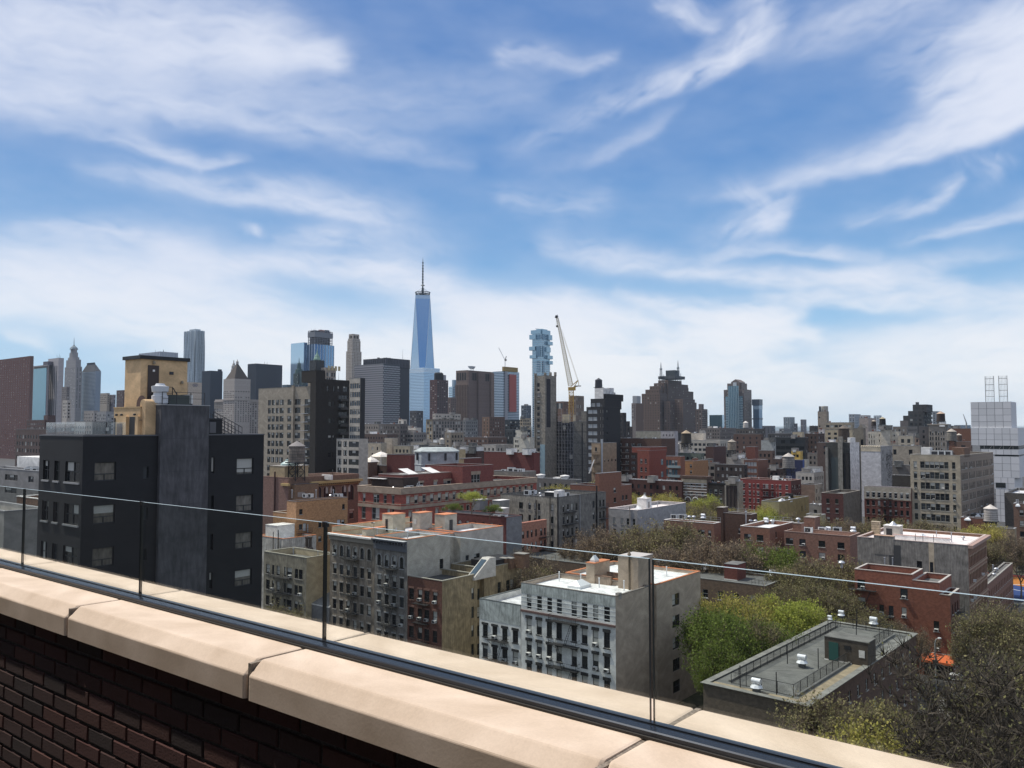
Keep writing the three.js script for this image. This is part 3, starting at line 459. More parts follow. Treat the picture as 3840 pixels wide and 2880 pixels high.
// ---------------------------------------------------------------- near buildings
const BR={red: mat([0.21,0.075,0.052],'brick'),dark: mat([0.085,0.042,0.036],'brick'),brown: mat([0.15,0.095,0.07],'brick'),orange: mat([0.36,0.20,0.10],'brick'),purple: mat([0.19,0.12,0.105],'brick'),project: mat([0.19,0.105,0.08],'brick'),maroon: mat([0.10,0.035,0.035],'brick'),pink: mat([0.33,0.17,0.125],'brick'),tan: mat([0.34,0.27,0.19],'brick')};
const PL={white: mat([0.72,0.76,0.8],'plaster'),grey: mat([0.30,0.30,0.29],'streaks'),lightgrey: mat([0.47,0.47,0.45],'plaster'),darkgrey: mat([0.16,0.16,0.16],'streaks'),cream: mat([0.55,0.49,0.36],'plaster'),tan: mat([0.44,0.385,0.33],'plaster'),khaki: mat([0.30,0.255,0.17],'streaks'),beige: mat([0.46,0.41,0.33],'plaster'),black: mat([0.012,0.013,0.016],'plaster',0.75),slate: mat([0.06,0.065,0.075],'plaster'),concrete: mat([0.27,0.265,0.25],'streaks'),bluegrey: mat([0.20,0.215,0.24],'plaster'),brownish: mat([0.27,0.235,0.20],'streaks')};

{ // A black stucco building with the concrete shaft and yellow bulkhead
 const t=building({label: 'black stucco building with a grey concrete shaft behind the glass railing',x: [150,312,990],y: 1637,d: 60,wall: PL.black,par: 0.5,roof: MT.tarlight,cope: mat([0.10,0.10,0.105],null,0.5),
 front: [{px: [[165,188],[207,226],[248,302]],rows: 6,h: 1.5,top: 1.85,pitch: 3.09,type: 'pair',lod: 2,frame: MT.frameDark,stone: mat([0.25,0.25,0.25],null)}],
 right: [{px: [[358,438]],rows: 6,h: 1.36,top: 1.9,pitch: 3.12,type: 'wide',sill: false,glass: mat([0.17,0.165,0.15],'streaks',0.15)},{px: [[540,560]],rows: 6,h: 0.9,top: 2.35,pitch: 3.12,sill: false,type: 'fixed'},{px: [[795,806]],rows: 6,h: 1.3,top: 1.8,pitch: 3.12,sill: false,type: 'fixed'},{px: [[890,952]],rows: 6,h: 1.36,top: 1.95,pitch: 3.12,type: 'wide',sill: false,glass: mat([0.2,0.2,0.19],'streaks',0.15)}]});
 const H=t.H,z0=rightZ(t,594,1640),z1=rightZ(t,775,1640),top=heightAt(t,0,z0,1519);
 const gc=new Geo(); gc.box(-3.6,0,z1,0.32,top,z0,'b'); part(t,'concrete_shaft',gc,mat([0.085,0.09,0.105],'streaks',0.8));
 for (let k=1; k<9; k++) part(t,'shaft_joint',new Geo().box(0.321,top - k*2.6,z1,0.328,top - k*2.6 + 0.02,z0),mat([0.045,0.048,0.055],null));
 part(t,'shaft_cap',new Geo().box(-3.7,top,z1 - 0.05,0.38,top + 0.05,z0 + 0.05),mat([0.42,0.42,0.42],null));
 const zs=rightZ(t,832,1640); block(t,'stair_enclosure',PL.black,-3,zs,0.02,z1 - 0.01,H - 0.5,heightAt(t,0,zs,1573),MT.darksteel);
 part(t,'louvre_panel',new Geo().box(0.03,H + 0.2,zs + 0.6,0.07,H + 1.1,z1 - 0.2),mat([0.12,0.12,0.125],null));
 {const a=rightZ(t,812,1600),b=rightZ(t,920,1640),y1=heightAt(t,0,a,1545),y2=H,g=new Geo(); for (const x of [-0.5,-1.5]){for (const k of [0,0.55,1.05]) g.bar([x,y1 + k - 1,a],[x,y2 + k - 0.4,b],0.035); for (let i=0; i<9; i++){const f=i / 8; g.bar([x,lerp(y1,y2 + 0.6,f) - 1,lerp(a,b,f)],[x,lerp(y1,y2 + 0.6,f) + 0.05,lerp(a,b,f)],0.025);}}for (let i=0; i<14; i++){const f=i / 13,z=lerp(a,b,f),y=lerp(y1,y2 + 0.6,f) - 1.05; g.box(-1.5,y,z - 0.15,-0.5,y + 0.04,z + 0.15);}part(t,'roof_stair',g,MT.darksteel);}
 railing(t,[[-0.1,z0 - 0.3],[-0.1,z1 + 0.2]],top + 0.05,1.0,MT.darksteel,1.2);
 block(t,'equipment_cabinet',mat([0.045,0.055,0.05],null,0.5),-1.6,rightZ(t,722,1500),-0.4,rightZ(t,645,1500),top + 0.05,top + 0.85);
 hvac(t,-1.2,top + 0.05,rightZ(t,728,1500),0.7);
 {const zc=rightZ(t,600,1480,-0.8),g=new Geo(); g.lathe(-0.8,zc,[[0.5,top + 0.1],[0.62,top + 0.2],[0.62,top + 0.75],[0.5,top + 0.8],[0.48,top + 1.0],[0.6,top + 1.06],[0.66,top + 1.5],[0.4,top + 1.55],[0.3,top + 1.72],[0,top + 1.74]],14); part(t,'cooling_unit',g,mat([0.55,0.56,0.57],null,0.5));}
 // yellow bulkhead: tall tower, lower wing with arch, rounded stack
 const Y=mat([0.62,0.46,0.28],'plaster',0.9),Yd=mat([0.52,0.39,0.23],'plaster',0.9),D2=mat([0.05,0.035,0.03],null,0.6);
 const b=building({name: 'rooftop_bulkhead',label: 'yellow stucco rooftop bulkhead with a brown door and black parapet band',category: 'bulkhead',x: [470,529,696],y: 1345,d: 66,wall: Y,y0: H - 0.5,par: 0.3,cope: MT.black,copeH: 0.28,copeW: 0.16});
 const by=(x,z,py)=>heightAt(b,x,z,py);
 {const za=rightZ(b,553,1430),zb=rightZ(b,594,1430); part(b,'door',new Geo().box(0.01,by(0,za,1502),zb,0.07,by(0,za,1369),za),D2); part(b,'door_notice',new Geo().box(0.07,by(0,za,1393),lerp(za,zb,0.62),0.078,by(0,za,1385),lerp(za,zb,0.42)),MT.white);
 const ly=by(0,za,1500); part(b,'landing',new Geo().box(0,ly - 0.15,rightZ(b,622,1480),1.1,ly,rightZ(b,545,1480)),MT.darksteel);
 railing(b,[[1.1,rightZ(b,545,1480)],[1.1,rightZ(b,620,1480)]],ly,1.05,MT.iron,0.6);
 const zc=rightZ(b,622,1480),zd=rightZ(b,684,1480),g=new Geo(); for (const k of [0,1.0]) g.bar([1.1,ly + k,zc],[1.1,H - 0.4 + k,zd - 0.6],0.04); for (let i=0; i<10; i++){const f=i / 9; g.box(0.1,lerp(ly,H - 0.4,f) - 0.05,lerp(zc,zd - 0.6,f) - 0.14,1.1,lerp(ly,H - 0.4,f),lerp(zc,zd - 0.6,f) + 0.14);}part(b,'stair_flight',g,MT.darksteel);
 part(b,'louvre_vent',new Geo().box(0.01,by(0,0,1399),rightZ(b,650,1400),0.05,by(0,0,1388),rightZ(b,635,1400)),MT.darksteel);
 for (const [p,y] of [[575,1357],[680,1427]]) part(b,'flood_lamp',new Geo().lathe(0.12,rightZ(b,p,y),[[0,by(0,0,y) - 0.12],[0.13,by(0,0,y) - 0.1],[0.09,by(0,0,y) + 0.12],[0,by(0,0,y) + 0.13]],8),mat([0.22,0.18,0.12],null,0.5));}
 const w=building({name: 'rooftop_wing',label: 'low yellow stucco rooftop wing with an arched opening under the bulkhead',category: 'bulkhead',x: [428,527,545],y: 1529,d: 64.4,wall: Y,y0: H - 0.5,par: 0.25,cope: Yd});
 {const X0=frontX(w,477,1500),X1=frontX(w,515,1500),Yb=heightAt(b,0,0,1538),r=(X1 - X0) / 2,cx=(X0 + X1) / 2,g=new Geo(),zb=b.position.z;
 const az=(()=>{const dx=b.position.x - w.position.x,dz=b.position.z - w.position.z,c=Math.cos(GRID),s=Math.sin(GRID); return [dx*c - dz*s,dx*s + dz*c];})()[1] + 0.02;
 const n=12,yt=heightAt(b,0,0,1483) - r; for (let i=0; i<n; i++){const p=(k)=>[cx - Math.cos(Math.PI*k / n)*r,yt + Math.sin(Math.PI*k / n)*r,az]; g.tri(p(i),[cx,yt,az],p(i + 1));}g.quad([X0,Yb,az],[X1,Yb,az],[X1,yt,az],[X0,yt,az]); part(w,'arched_opening',g,mat([0.10,0.06,0.05],null));
 part(w,'arch_sill',new Geo().box(X0 - 0.1,Yb - 0.12,az,X1 + 0.1,Yb,az + 0.12),Yd);
 const yb=H - 0.45; part(w,'doorway',new Geo().box(frontX(w,487,1600),yb,0.01,frontX(w,514,1600),heightAt(w,-1,0,1563),0.06),MT.black); part(w,'door',new Geo().box(frontX(w,440,1600),yb,0.01,frontX(w,459,1600),heightAt(w,-3,0,1588),0.05),mat([0.11,0.07,0.05],null)); part(w,'doorway',new Geo().box(frontX(w,428.5,1600),yb,0.01,frontX(w,433,1600),heightAt(w,-3,0,1567),0.04),MT.black);
 for (const p of [472,516]) part(w,'pilaster',new Geo().box(frontX(w,p,1600),yb,0.01,frontX(w,p + 10,1600),heightAt(w,-1,0,1562),0.22),Y);
 for (const p of [446,465,514]) part(w,'wall_lantern',new Geo().lathe(frontX(w,p,1554),0.2,[[0,heightAt(w,-1,0,1559)],[0.13,heightAt(w,-1,0,1558)],[0.1,heightAt(w,-1,0,1552)],[0,heightAt(w,-1,0,1550)]],8),MT.iron);}
 {const s=thing('rooftop_stack','yellow stucco stack with a rounded top beside the concrete shaft','chimney',[0,0,0]),zk=rightZ(t,571,1600,-0.9),p=world(t,-0.9,0,zk),g=new Geo(); s.position.set(...p); s.rotation.y=GRID;
 const yt=heightAt(t,-0.9,zk,1518),r=0.42; for (let i=0; i<10; i++){const a=Math.PI*i / 10,c=Math.PI*(i + 1) / 10,P=(k,z)=>[-Math.cos(k)*r,yt + Math.sin(k)*r,z]; g.quad(P(a,0.8),P(c,0.8),P(c,-0.8),P(a,-0.8)); g.tri([0,yt,0.8],P(c,0.8),P(a,0.8)).tri([0,yt,-0.8],P(a,-0.8),P(c,-0.8));}g.box(-r,H - 0.5,-0.8,r,yt,0.8,'bt'); part(s,'stack',g,Y); part(s,'base',new Geo().box(-0.7,H - 0.5,-0.9,-r,yt - 0.9,0.6),Y); part(s,'conduit',new Geo().bar([-0.6,H + 1.1,0.95],[-0.6,yt - 1,0.95],0.03).bar([-0.6,yt - 1.2,0.95],[0.2,yt - 1.2,0.95],0.03),MT.darksteel);}
 {const g=new Geo(),pg=thing('roof_glass_rail','pale glass railing along the edge of the black building roof','railing',t.position.toArray(),GRID),gm=new THREE.MeshPhysicalMaterial({color: new THREE.Color(0.93,0.95,0.95),transmission: 0.96,thickness: 0,roughness: 0.02});
 const line=[[-t.W + 0.3,-0.3],[-0.3,-0.3],[-0.3,z0 + 2.4]]; for (let i=0; i<2; i++){const [a,c]=[line[i],line[i + 1]],n=Math.round(Math.hypot(c[0] - a[0],c[1] - a[1]) / 1.5); for (let k=0; k<n; k++){const f0=(k + 0.03) / n,f1=(k + 0.97) / n,p=(f)=>[lerp(a[0],c[0],f),lerp(a[1],c[1],f)],A=p(f0),B=p(f1),dx=i?0.012 : 0,dz=i?0 : 0.012; part(pg,'glass_pane',new Geo().box(Math.min(A[0],B[0]) - dx,H + 0.12,Math.min(A[1],B[1]) - dz,Math.max(A[0],B[0]) + dx,H + 1.05,Math.max(A[1],B[1]) + dz),gm);}}}
}
{ // D the two grey tenements with cornices and arched top windows, E the brick one beside them, A the white ones: one street wall
 const fe=(t,o)=>o;
 const d1=building({name: 'tenement',label: 'brownish grey tenement with a white cornice and arched top windows',x: [1238,1405,1406],deep: 21,y: 2030,h: 22.6,d: 145.6,wall: mat([0.26,0.235,0.205],'streaks'),roof: MT.silver,cope: MT.tile,lod: 2,
 front: [{n: 6,rows: 1,w: 0.95,h: 2.0,top: 2.0,pitch: 3,m0: 0.5,m1: 0.4,arch: true,surround: true,frame: MT.frameDark,stone: mat([0.36,0.33,0.29],null),ac: 0.2},{n: 6,rows: 6,w: 0.95,h: 1.75,top: 5.5,pitch: 3.15,m0: 0.5,m1: 0.4,head: 0.22,stone: mat([0.33,0.30,0.27],null),ac: 0.18}]});
 const d2=building({name: 'tenement',label: 'blue grey tenement with a dark bracketed cornice and pale grey side wall',x: [1405.5,1527,1688],y: 2024,d: 140,wall: mat([0.215,0.215,0.215],'streaks'),side: PL.lightgrey,roof: MT.silver,cope: MT.tile,lod: 2,
 front: [{n: 4,rows: 1,w: 0.95,h: 2.0,top: 3.0,pitch: 3,m0: 0.3,m1: 0.3,arch: true,surround: true,stone: mat([0.30,0.30,0.30],null),ac: 0.2},{n: 4,rows: 6,w: 0.95,h: 1.75,top: 6.5,pitch: 3.15,m0: 0.3,m1: 0.3,head: 0.22,stone: mat([0.30,0.30,0.30],null),ac: 0.18}],
 right: [{px: [[1649,1663]],py: 2080,rows: 3,h: 2.0,top: 4.2,pitch: 3.15,ac: 0.2,sill: false}]});
 const q2=d2.fit,rec=rightZ(d2,1690,2050),r2=rightZ(d2,1727,2050),end=rightZ(d2,1887,2000);
 mass(d2,{wall: PL.lightgrey,roof: MT.silver,cope: MT.tile,lod: 2,y: 2020,right: [{px: [[1683,1689]],py: 2080,rows: 2,h: 2,top: 4,pitch: 3.15,sill: false}]},d2.W - 1.6,rec - r2 + 0.4,d2.H - 0.4,-1.6,rec + 0.2,q2);
 mass(d2,{wall: PL.lightgrey,roof: MT.silver,cope: MT.tile,lod: 2,y: 2020,right: [{px: [[1746,1759],[1777,1800]],py: 2060,rows: 4,h: 2.0,top: 4.3,pitch: 3.15,sill: false,ac: 0.25}]},d2.W,r2 - end,d2.H - 0.1,0,r2,q2);
 block(d1,'cornice',MT.white,-d1.W - 0.3,-0.3,0.02,0.85,d1.H - 0.25,d1.H + 0.02); block(d1,'cornice_frieze',mat([0.3,0.265,0.22],null),-d1.W,0.01,0,0.35,d1.H - 1.1,d1.H - 0.25);
 const cm=mat([0.11,0.115,0.13],null); block(d2,'cornice',cm,-d2.W,0.01,0.05,0.9,d2.H - 0.55,d2.H - 0.3); part(d2,'cornice_flashing',new Geo().box(-d2.W,d2.H - 0.3,0.02,0.06,d2.H - 0.26,0.95),mat([0.55,0.56,0.57],null,0.5)); block(d2,'cornice_frieze',cm,-d2.W,0.01,0,0.3,d2.H - 2.1,d2.H - 0.55);
 for (let i=0; i<12; i++) part(d2,'bracket',new Geo().box(-d2.W + 0.3 + i*(d2.W - 0.6) / 11 - 0.07,d2.H - 1.1,0.3,-d2.W + 0.3 + i*(d2.W - 0.6) / 11 + 0.07,d2.H - 0.55,0.7),cm);
 for (const [t,w] of [[d1,3.6],[d2,3.4]]){const f=[0,1,2,3,4,5].map((k)=>t.H - (t===d1?4.15 : 5.15) - k*3.15 + 0.0); fireEscape(t,-t.W*0.48,w,f,{dp: 1.1});}
 // roof structures: stair and water bulkheads with orange tile copings
 const R=22.6 - 0.9,P=PL.beige,Pg=mat([0.40,0.395,0.36],'plaster');
 const bx=(t,name,m,l,r,py,dep,h,cap=MT.tile)=>{const a=local(t,l,py,R),b=local(t,r,py,R); const X0=a[0],X1=a[0] + (b[2]<1e9?Math.abs(dep[0]) : 0); block(t,name,m,X0,a[1] - dep[1],X0 + dep[0],a[1],R,R + h,cap); return [X0,a[1]];};
 let c=bx(d1,'roof_bulkhead',mat([0.50,0.50,0.42],'plaster'),1433,1490,2005,[2.9,3.2],3.9,MT.tile); part(d1,'bulkhead_door',new Geo().box(c[0] + 0.9,R + 0.7,c[1] + 0.01,c[0] + 1.5,R + 3.0,c[1] + 0.05),MT.iron);
 c=bx(d2,'roof_bulkhead',Pg,1546,1612,2010,[2.0,3.2],4.3,MT.tile); part(d2,'bulkhead_window',new Geo().box(c[0] + 0.4,R + 2.2,c[1] + 0.01,c[0] + 1.1,R + 3.2,c[1] + 0.05),MT.blind);
 c=bx(d2,'roof_bulkhead',Pg,1630,1710,2000,[2.6,3.4],3.6,MT.tile); part(d2,'bulkhead_door',new Geo().box(c[0] + 2.61,R + 0.5,c[1] - 2.2,c[0] + 2.65,R + 2.6,c[1] - 1.3),MT.black);
 c=bx(d1,'chimney',mat([0.5,0.47,0.4],'plaster'),1357,1380,2015,[1.2,5.5],1.5,MT.tile);
 block(d1,'party_wall',PL.cream,-d1.W + 0.02,-20,-d1.W + 0.32,-0.35,R,d1.H + 1.1,MT.tile);
 pipe(d1,-6,R,-6); pipe(d1,-3,R,-8); pipe(d2,-4,R,-4,1.3);
 {const dg=new Geo(); dg.bar([0,0,0],[0,1.3,0],0.03); dg.lathe(0,0.25,[[0,1.25],[0.25,1.28],[0.42,1.42]],12); part(d1,'satellite_dish',dg,MT.darksteel,[c[0] + 3,R + 1.5,c[1] - 0.2]);}
 // E
 const e=building({name: 'tenement',label: 'dark red brick tenement with a khaki stained side wall',x: [1522,1658,1790],y: 2180,d: 135.2,wall: mat([0.13,0.062,0.048],'brick'),side: PL.khaki,roof: MT.tar,cope: mat([0.32,0.30,0.25],null),lod: 2,
 front: [{px: [[1534,1552],[1567,1583],[1591,1610],[1623,1640]],py: 2230,rows: 5,h: 1.9,top: 1.9,pitch: 3.1,head: 0.3,stone: mat([0.19,0.10,0.075],null),ac: 0.3,glass: MT.glass}],right: [{px: [[1768,1778]],py: 2250,rows: 4,h: 1.9,top: 2.2,pitch: 3.1,sill: false}]});
 const e2=rightZ(e,1792,2150),e3=rightZ(e,1820,2150),e4=rightZ(e,1960,2130);
 mass(e,{wall: PL.khaki,roof: MT.tar,cope: mat([0.32,0.3,0.25],null),lod: 2,y: 2150,right: [{px: [[1800,1812]],py: 2230,rows: 4,h: 1.9,top: 2.4,pitch: 3.1,sill: false}]},e.W - 1.2,e2 - e3 + 0.3,e.H - 0.5,-1.2,e2 + 0.2,e.fit);
 mass(e,{wall: PL.khaki,roof: MT.tar,cope: mat([0.32,0.3,0.25],null),lod: 2,y: 2140,right: [{px: [[1866,1879],[1898,1912],[1914,1928]],py: 2210,rows: 4,h: 1.9,top: 2.9,pitch: 3.1,sill: false}]},e.W - 0.5,e3 - e4,e.H + 0.6,-0.2,e3,e.fit);
 fireEscape(e,-e.W*0.52,3.2,[0,1,2,3].map((k)=>e.H - 4.1 - k*3.1));
 {const a=local(e,1775,2160,e.H - 0.5),g=new Geo(),X=a[0],Z=a[1],w=1.7; const pr=[[-1.4,0],[4.2,0],[4.2,3.2],[2.6,3.3],[-1.4,0.5]]; for (let i=1; i + 1<pr.length; i++){const q=(p,x)=>[x,p[1],-p[0]]; g.tri(q(pr[0],w),q(pr[i],w),q(pr[i + 1],w)).tri(q(pr[0],0),q(pr[i + 1],0),q(pr[i],0));}pr.forEach((p,i)=>{const n=pr[(i + 1) % pr.length]; g.quad([0,p[1],-p[0]],[w,p[1],-p[0]],[w,n[1],-n[0]],[0,n[1],-n[0]]);}); part(e,'stair_bulkhead',g,mat([0.52,0.53,0.54],'plaster',0.6),[X - 0.2,e.H - 0.9,Z]); part(e,'bulkhead_skylight',new Geo().quad([0.3,0.75,1.15],[1.4,0.75,1.15],[1.4,2.97,-2.0],[0.3,2.97,-2.0]),MT.glassblue,[X - 0.2,e.H - 0.84,Z]);}
 for (const [px,n] of [[1625,0],[1585,1]]){const a=local(e,px,2150,e.H - 0.9); block(e,'water_barrel',mat([0.02,0.025,0.022],null,0.6),a[0] - 0.9,a[1] - 1.2,a[0] + 0.9,a[1],e.H - 0.9,e.H + 0.5);}
 {const g=new Geo(),s=new Geo(); for (let i=0; i<40; i++){const x=-rr(0.8,4.2),z=-rr(0.6,2.2),y=e.H - 0.9,r=rr(0.12,0.3); g.lathe(x,z,[[0,y],[r*0.8,y],[r,y + r*1.6],[0,y + r*1.7]],6);}part(e,'potted_plants',g,mat([0.12,0.17,0.15],null,0.7)).userData.kind='stuff';}
 for (const px of [1890,1912]){const a=local(e,px,2125,e.H); block(e,'chimney',BR.brown,a[0] - 0.7,a[1] - 0.5,a[0] + 0.7,a[1] + 0.5,e.H - 0.3,e.H + 1.5,MT.grey);}{const a=local(e,1960,2110,e.H + 0.6); block(e,'chimney',BR.brown,a[0] - 1.4,a[1] - 0.8,a[0] + 0.9,a[1] + 0.8,e.H - 0.3,e.H + 2.2,MT.grey);}
 {const b=part(e,'black_tarp_shelter',new Geo().box(-5,e.H - 0.3,e4 + 1,-0.6,e.H + 1.5,e3 - 2),mat([0.015,0.015,0.02],'plaster',0.6));}
 // A: white pair
 const W1=mat([0.68,0.74,0.78],'plaster'),Wt=mat([0.46,0.53,0.56],'streaks'),hd=mat([0.03,0.03,0.03],null);
 const a1=building({name: 'tenement',label: 'lower white painted tenement with four dark hooded windows per floor',x: [1798,1953,1954],deep: 18,y: 2272,d: 124.7,wall: W1,roof: MT.silver,cope: mat([0.09,0.10,0.10],null),lod: 2,
 front: [{px: [[1810,1829],[1846,1865],[1883,1903],[1922,1943]],py: 2350,rows: 5,h: 1.85,top: 3.75,pitch: 3.1,head: 0.34,stone: hd,ac: 0.35,frame: MT.frameDark}]});
 part(a1,'fascia',new Geo().box(-a1.W + 0.02,a1.H - 3.0,0.005,-0.02,a1.H - 0.03,0.03),Wt);
 const a2=building({name: 'tenement',label: 'white painted tenement with dark hooded windows and fire escape above a tan side wall',x: [1954.5,2308,2440],y: 2238,d: 114.4,wall: W1,side: PL.tan,roof: MT.whiteroof,cope: mat([0.16,0.14,0.12],null),lod: 2,par: 0.55,
 front: [{px: [[1976,1993],[2014,2032],[2052,2070],[2088,2107],[2143,2163],[2182,2203],[2224,2244],[2265,2287]],py: 2290,rows: 1,h: 2.05,top: 1.55,pitch: 3,sill: false,ac: 0.12},{px: [[1974,1994],[2012,2032],[2050,2070],[2086,2107],[2143,2163],[2181,2203],[2222,2244],[2264,2287]],py: 2380,rows: 4,h: 2.15,top: 5.0,pitch: 3.25,head: 0.42,stone: hd,ac: 0.3}]});
 block(a2,'belt_course',mat([0.14,0.085,0.075],null),-a2.W,0.01,0,0.22,a2.H - 4.15,a2.H - 3.85); part(a2,'painted_fascia',new Geo().box(-a2.W + 0.02,a2.H - 1.45,0.005,-0.02,a2.H - 0.03,0.03),Wt);
 for (let j=0; j<3; j++) part(a2,'stripe',new Geo().box(-a2.W + 0.02,a2.H - 2.05 - j*0.62,0.005,-0.02,a2.H - 1.97 - j*0.62,0.02),mat([0.72,0.74,0.72],null));
 fireEscape(a2,frontX(a2,2125,2330),4.6,[0,1,2,3].map((k)=>a2.H - 4.5 - 3.25*k),{dp: 1.2}); fireEscape(a1,frontX(a1,1872,2390),3.8,[0,1,2].map((k)=>a1.H - 5.7 - 3.1*k));
 const w2=rightZ(a2,2442,2240),w3=rightZ(a2,2462,2240),w4=rightZ(a2,2627,2210);
 mass(a2,{wall: PL.tan,roof: MT.whiteroof,par: 0.5,cope: MT.tile,lod: 2,y: 2220},a2.W - 2,w2 - w3 + 0.4,a2.H - 0.5,-1.6,w2 + 0.2,a2.fit);
 mass(a2,{wall: PL.tan,roof: MT.whiteroof,par: 0.5,cope: MT.tile,lod: 2,y: 2210,right: [{px: [[2521,2548]],py: 2240,rows: 6,h: 1.85,top: 2.2,pitch: 3.25,sill: false}]},a2.W,w3 - w4,a2.H - 0.1,0,w3,a2.fit);
 const RR=a2.H - 0.55,tb=mat([0.43,0.37,0.31],'plaster');
 {const p=local(a2,2318,2205,RR); block(a2,'water_bulkhead',tb,p[0],p[1] - 4.3,p[0] + 3.4,p[1],RR,RR + 4.7,mat([0.42,0.39,0.36],null)); const g=new Geo(); g.lathe(p[0] + 2.1,p[1] + 0.3,[[0.16,RR],[0.16,RR + 5.0],[0.24,RR + 5.0],[0.3,RR + 5.15],[0.05,RR + 5.6],[0,RR + 5.6]],10); part(a2,'flue',g,mat([0.2,0.17,0.13],'streaks',0.6,0.3));}
 {const p=local(a2,2198,2185,RR); block(a2,'stair_bulkhead',tb,p[0],p[1] - 4.4,p[0] + 1.5,p[1],RR,RR + 3.0,MT.tile); block(a2,'light_well_wall',mat([0.36,0.30,0.25],'streaks'),p[0] + 1.5,p[1] - 0.6,p[0] + 4.2,p[1] - 0.2,RR,RR + 1.2,mat([0.2,0.12,0.08],null)); block(a2,'light_well_wall',mat([0.36,0.30,0.25],'streaks'),p[0] + 1.5,p[1] - 4.0,p[0] + 4.2,p[1] - 3.6,RR,RR + 1.2,mat([0.2,0.12,0.08],null)); skylight(a2,p[0] + 0.75,RR + 3.0,p[1] - 1.2,0.9,1.2);}
 for (const [px,py] of [[2097,2180],[2178,2190],[2340,2215],[2247,2205],[2500,2160]]){const p=local(a2,px,py,RR); pipe(a2,p[0],RR,p[1],0.9,mat([0.7,0.7,0.7],null,0.5));}
 skylight(a2,frontX(a2,2110,2200) - 0.5,RR,-5,2.2,3); block(a2,'chimney',MT.grey,-0.5,-1.6,0.02,-0.8,RR,a2.H + 0.35);
 for (let i=0; i<5; i++){const p=local(a2,2470 + i*25,2135,RR),g=new Geo(); g.bar([0,0,0],[0,1.2,0],0.03).lathe(0,0.2,[[0,1.1],[0.22,1.14],[0.36,1.27]],10); part(a2,'satellite_dish',g,MT.darksteel,[p[0],RR,p[1]]);}
}
{ // C low cream and grey building in front of the tan house, white one behind, grey shed
 const c=building({label: 'small grey stucco building with fire escape and cream side wall left of the railing joint',x: [990,1150,1262],y: 2093,d: 155,wall: mat([0.27,0.26,0.22],'streaks'),side: mat([0.50,0.45,0.33],'plaster'),roof: MT.tarlight,cope: mat([0.33,0.31,0.25],null),par: 1.2,lod: 2,
 front: [{px: [[998,1012],[1020,1028],[1037,1049],[1065,1073],[1075,1095],[1105,1118],[1120,1135]],py: 2140,rows: 4,h: 1.8,top: 2.3,pitch: 3.0,ac: 0.25,type: 'dh'}]});
 fireEscape(c,-c.W*0.55,6,[0,1,2].map((k)=>c.H - 4.25 - 3*k)); for (const px of [1150,1163]){const p=local(c,px,2075,c.H - 1.2); part(c,'vent_stack',new Geo().lathe(0,0,[[0.55,0],[0.6,0.9],[0.28,1.2],[0.28,2.6],[0.4,3.0],[0,3.1]],10),mat([0.09,0.07,0.06],null),[p[0],c.H - 1.2,p[1]]).scale.setScalar(1.1);}
 {const p=local(c,1153,2040,c.H - 1.2); part(c,'flue',new Geo().lathe(0,0,[[0.14,0],[0.14,4.3],[0,4.3]],8),MT.steel,[p[0],c.H - 1.2,p[1]]);}pipe(c,-3,c.H - 1.2,-5); pipe(c,-8,c.H - 1.2,-3,1.2);
 const w=building({label: 'whitewashed building with orange tile coping behind the grey stucco building',x: [960,1062,1186],y: 2022,d: 172,wall: mat([0.55,0.56,0.57],'streaks'),roof: MT.whiteroof,cope: MT.tile});
 block(w,'stair_bulkhead',PL.white,-w.W + 1.2,-6,-w.W + 5.2,-1.5,w.H - 0.9,w.H + 2.2,MT.white); part(w,'wall_pipe',new Geo().bar([-1.5,w.H - 6,0.15],[-1.5,w.H + 1.8,0.15],0.1).bar([-3.2,w.H - 6,0.15],[-3.2,w.H + 1.3,0.15],0.08),MT.darksteel);
 const s=building({name: 'shed',label: 'low grey shed roof with white ridge flashing by the cream wall',category: 'shed',x: [1120,1235,1330],y: 2280,h: 9,wall: PL.bluegrey,roof: MT.tarlight,cope: MT.white,copeH: 0.18});
 {const g=new Geo(); g.quad([-s.W,s.H + 0.2,0],[0,s.H + 0.2,0],[0,s.H + 1.6,-4],[-s.W,s.H + 1.6,-4]).quad([0,s.H + 0.2,-8],[-s.W,s.H + 0.2,-8],[-s.W,s.H + 1.6,-4],[0,s.H + 1.6,-4]).tri([0,s.H + 0.2,0],[0,s.H + 0.2,-8],[0,s.H + 1.6,-4]).tri([-s.W,s.H + 0.2,-8],[-s.W,s.H + 0.2,0],[-s.W,s.H + 1.6,-4]); part(s,'pitched_roof',g,mat([0.2,0.22,0.24],'plaster')); part(s,'ridge_flashing',new Geo().bar([0.05,s.H + 0.25,0],[0.05,s.H + 1.65,-4],0.09).bar([0.05,s.H + 1.65,-4],[0.05,s.H + 0.25,-8],0.09),MT.white);}
}
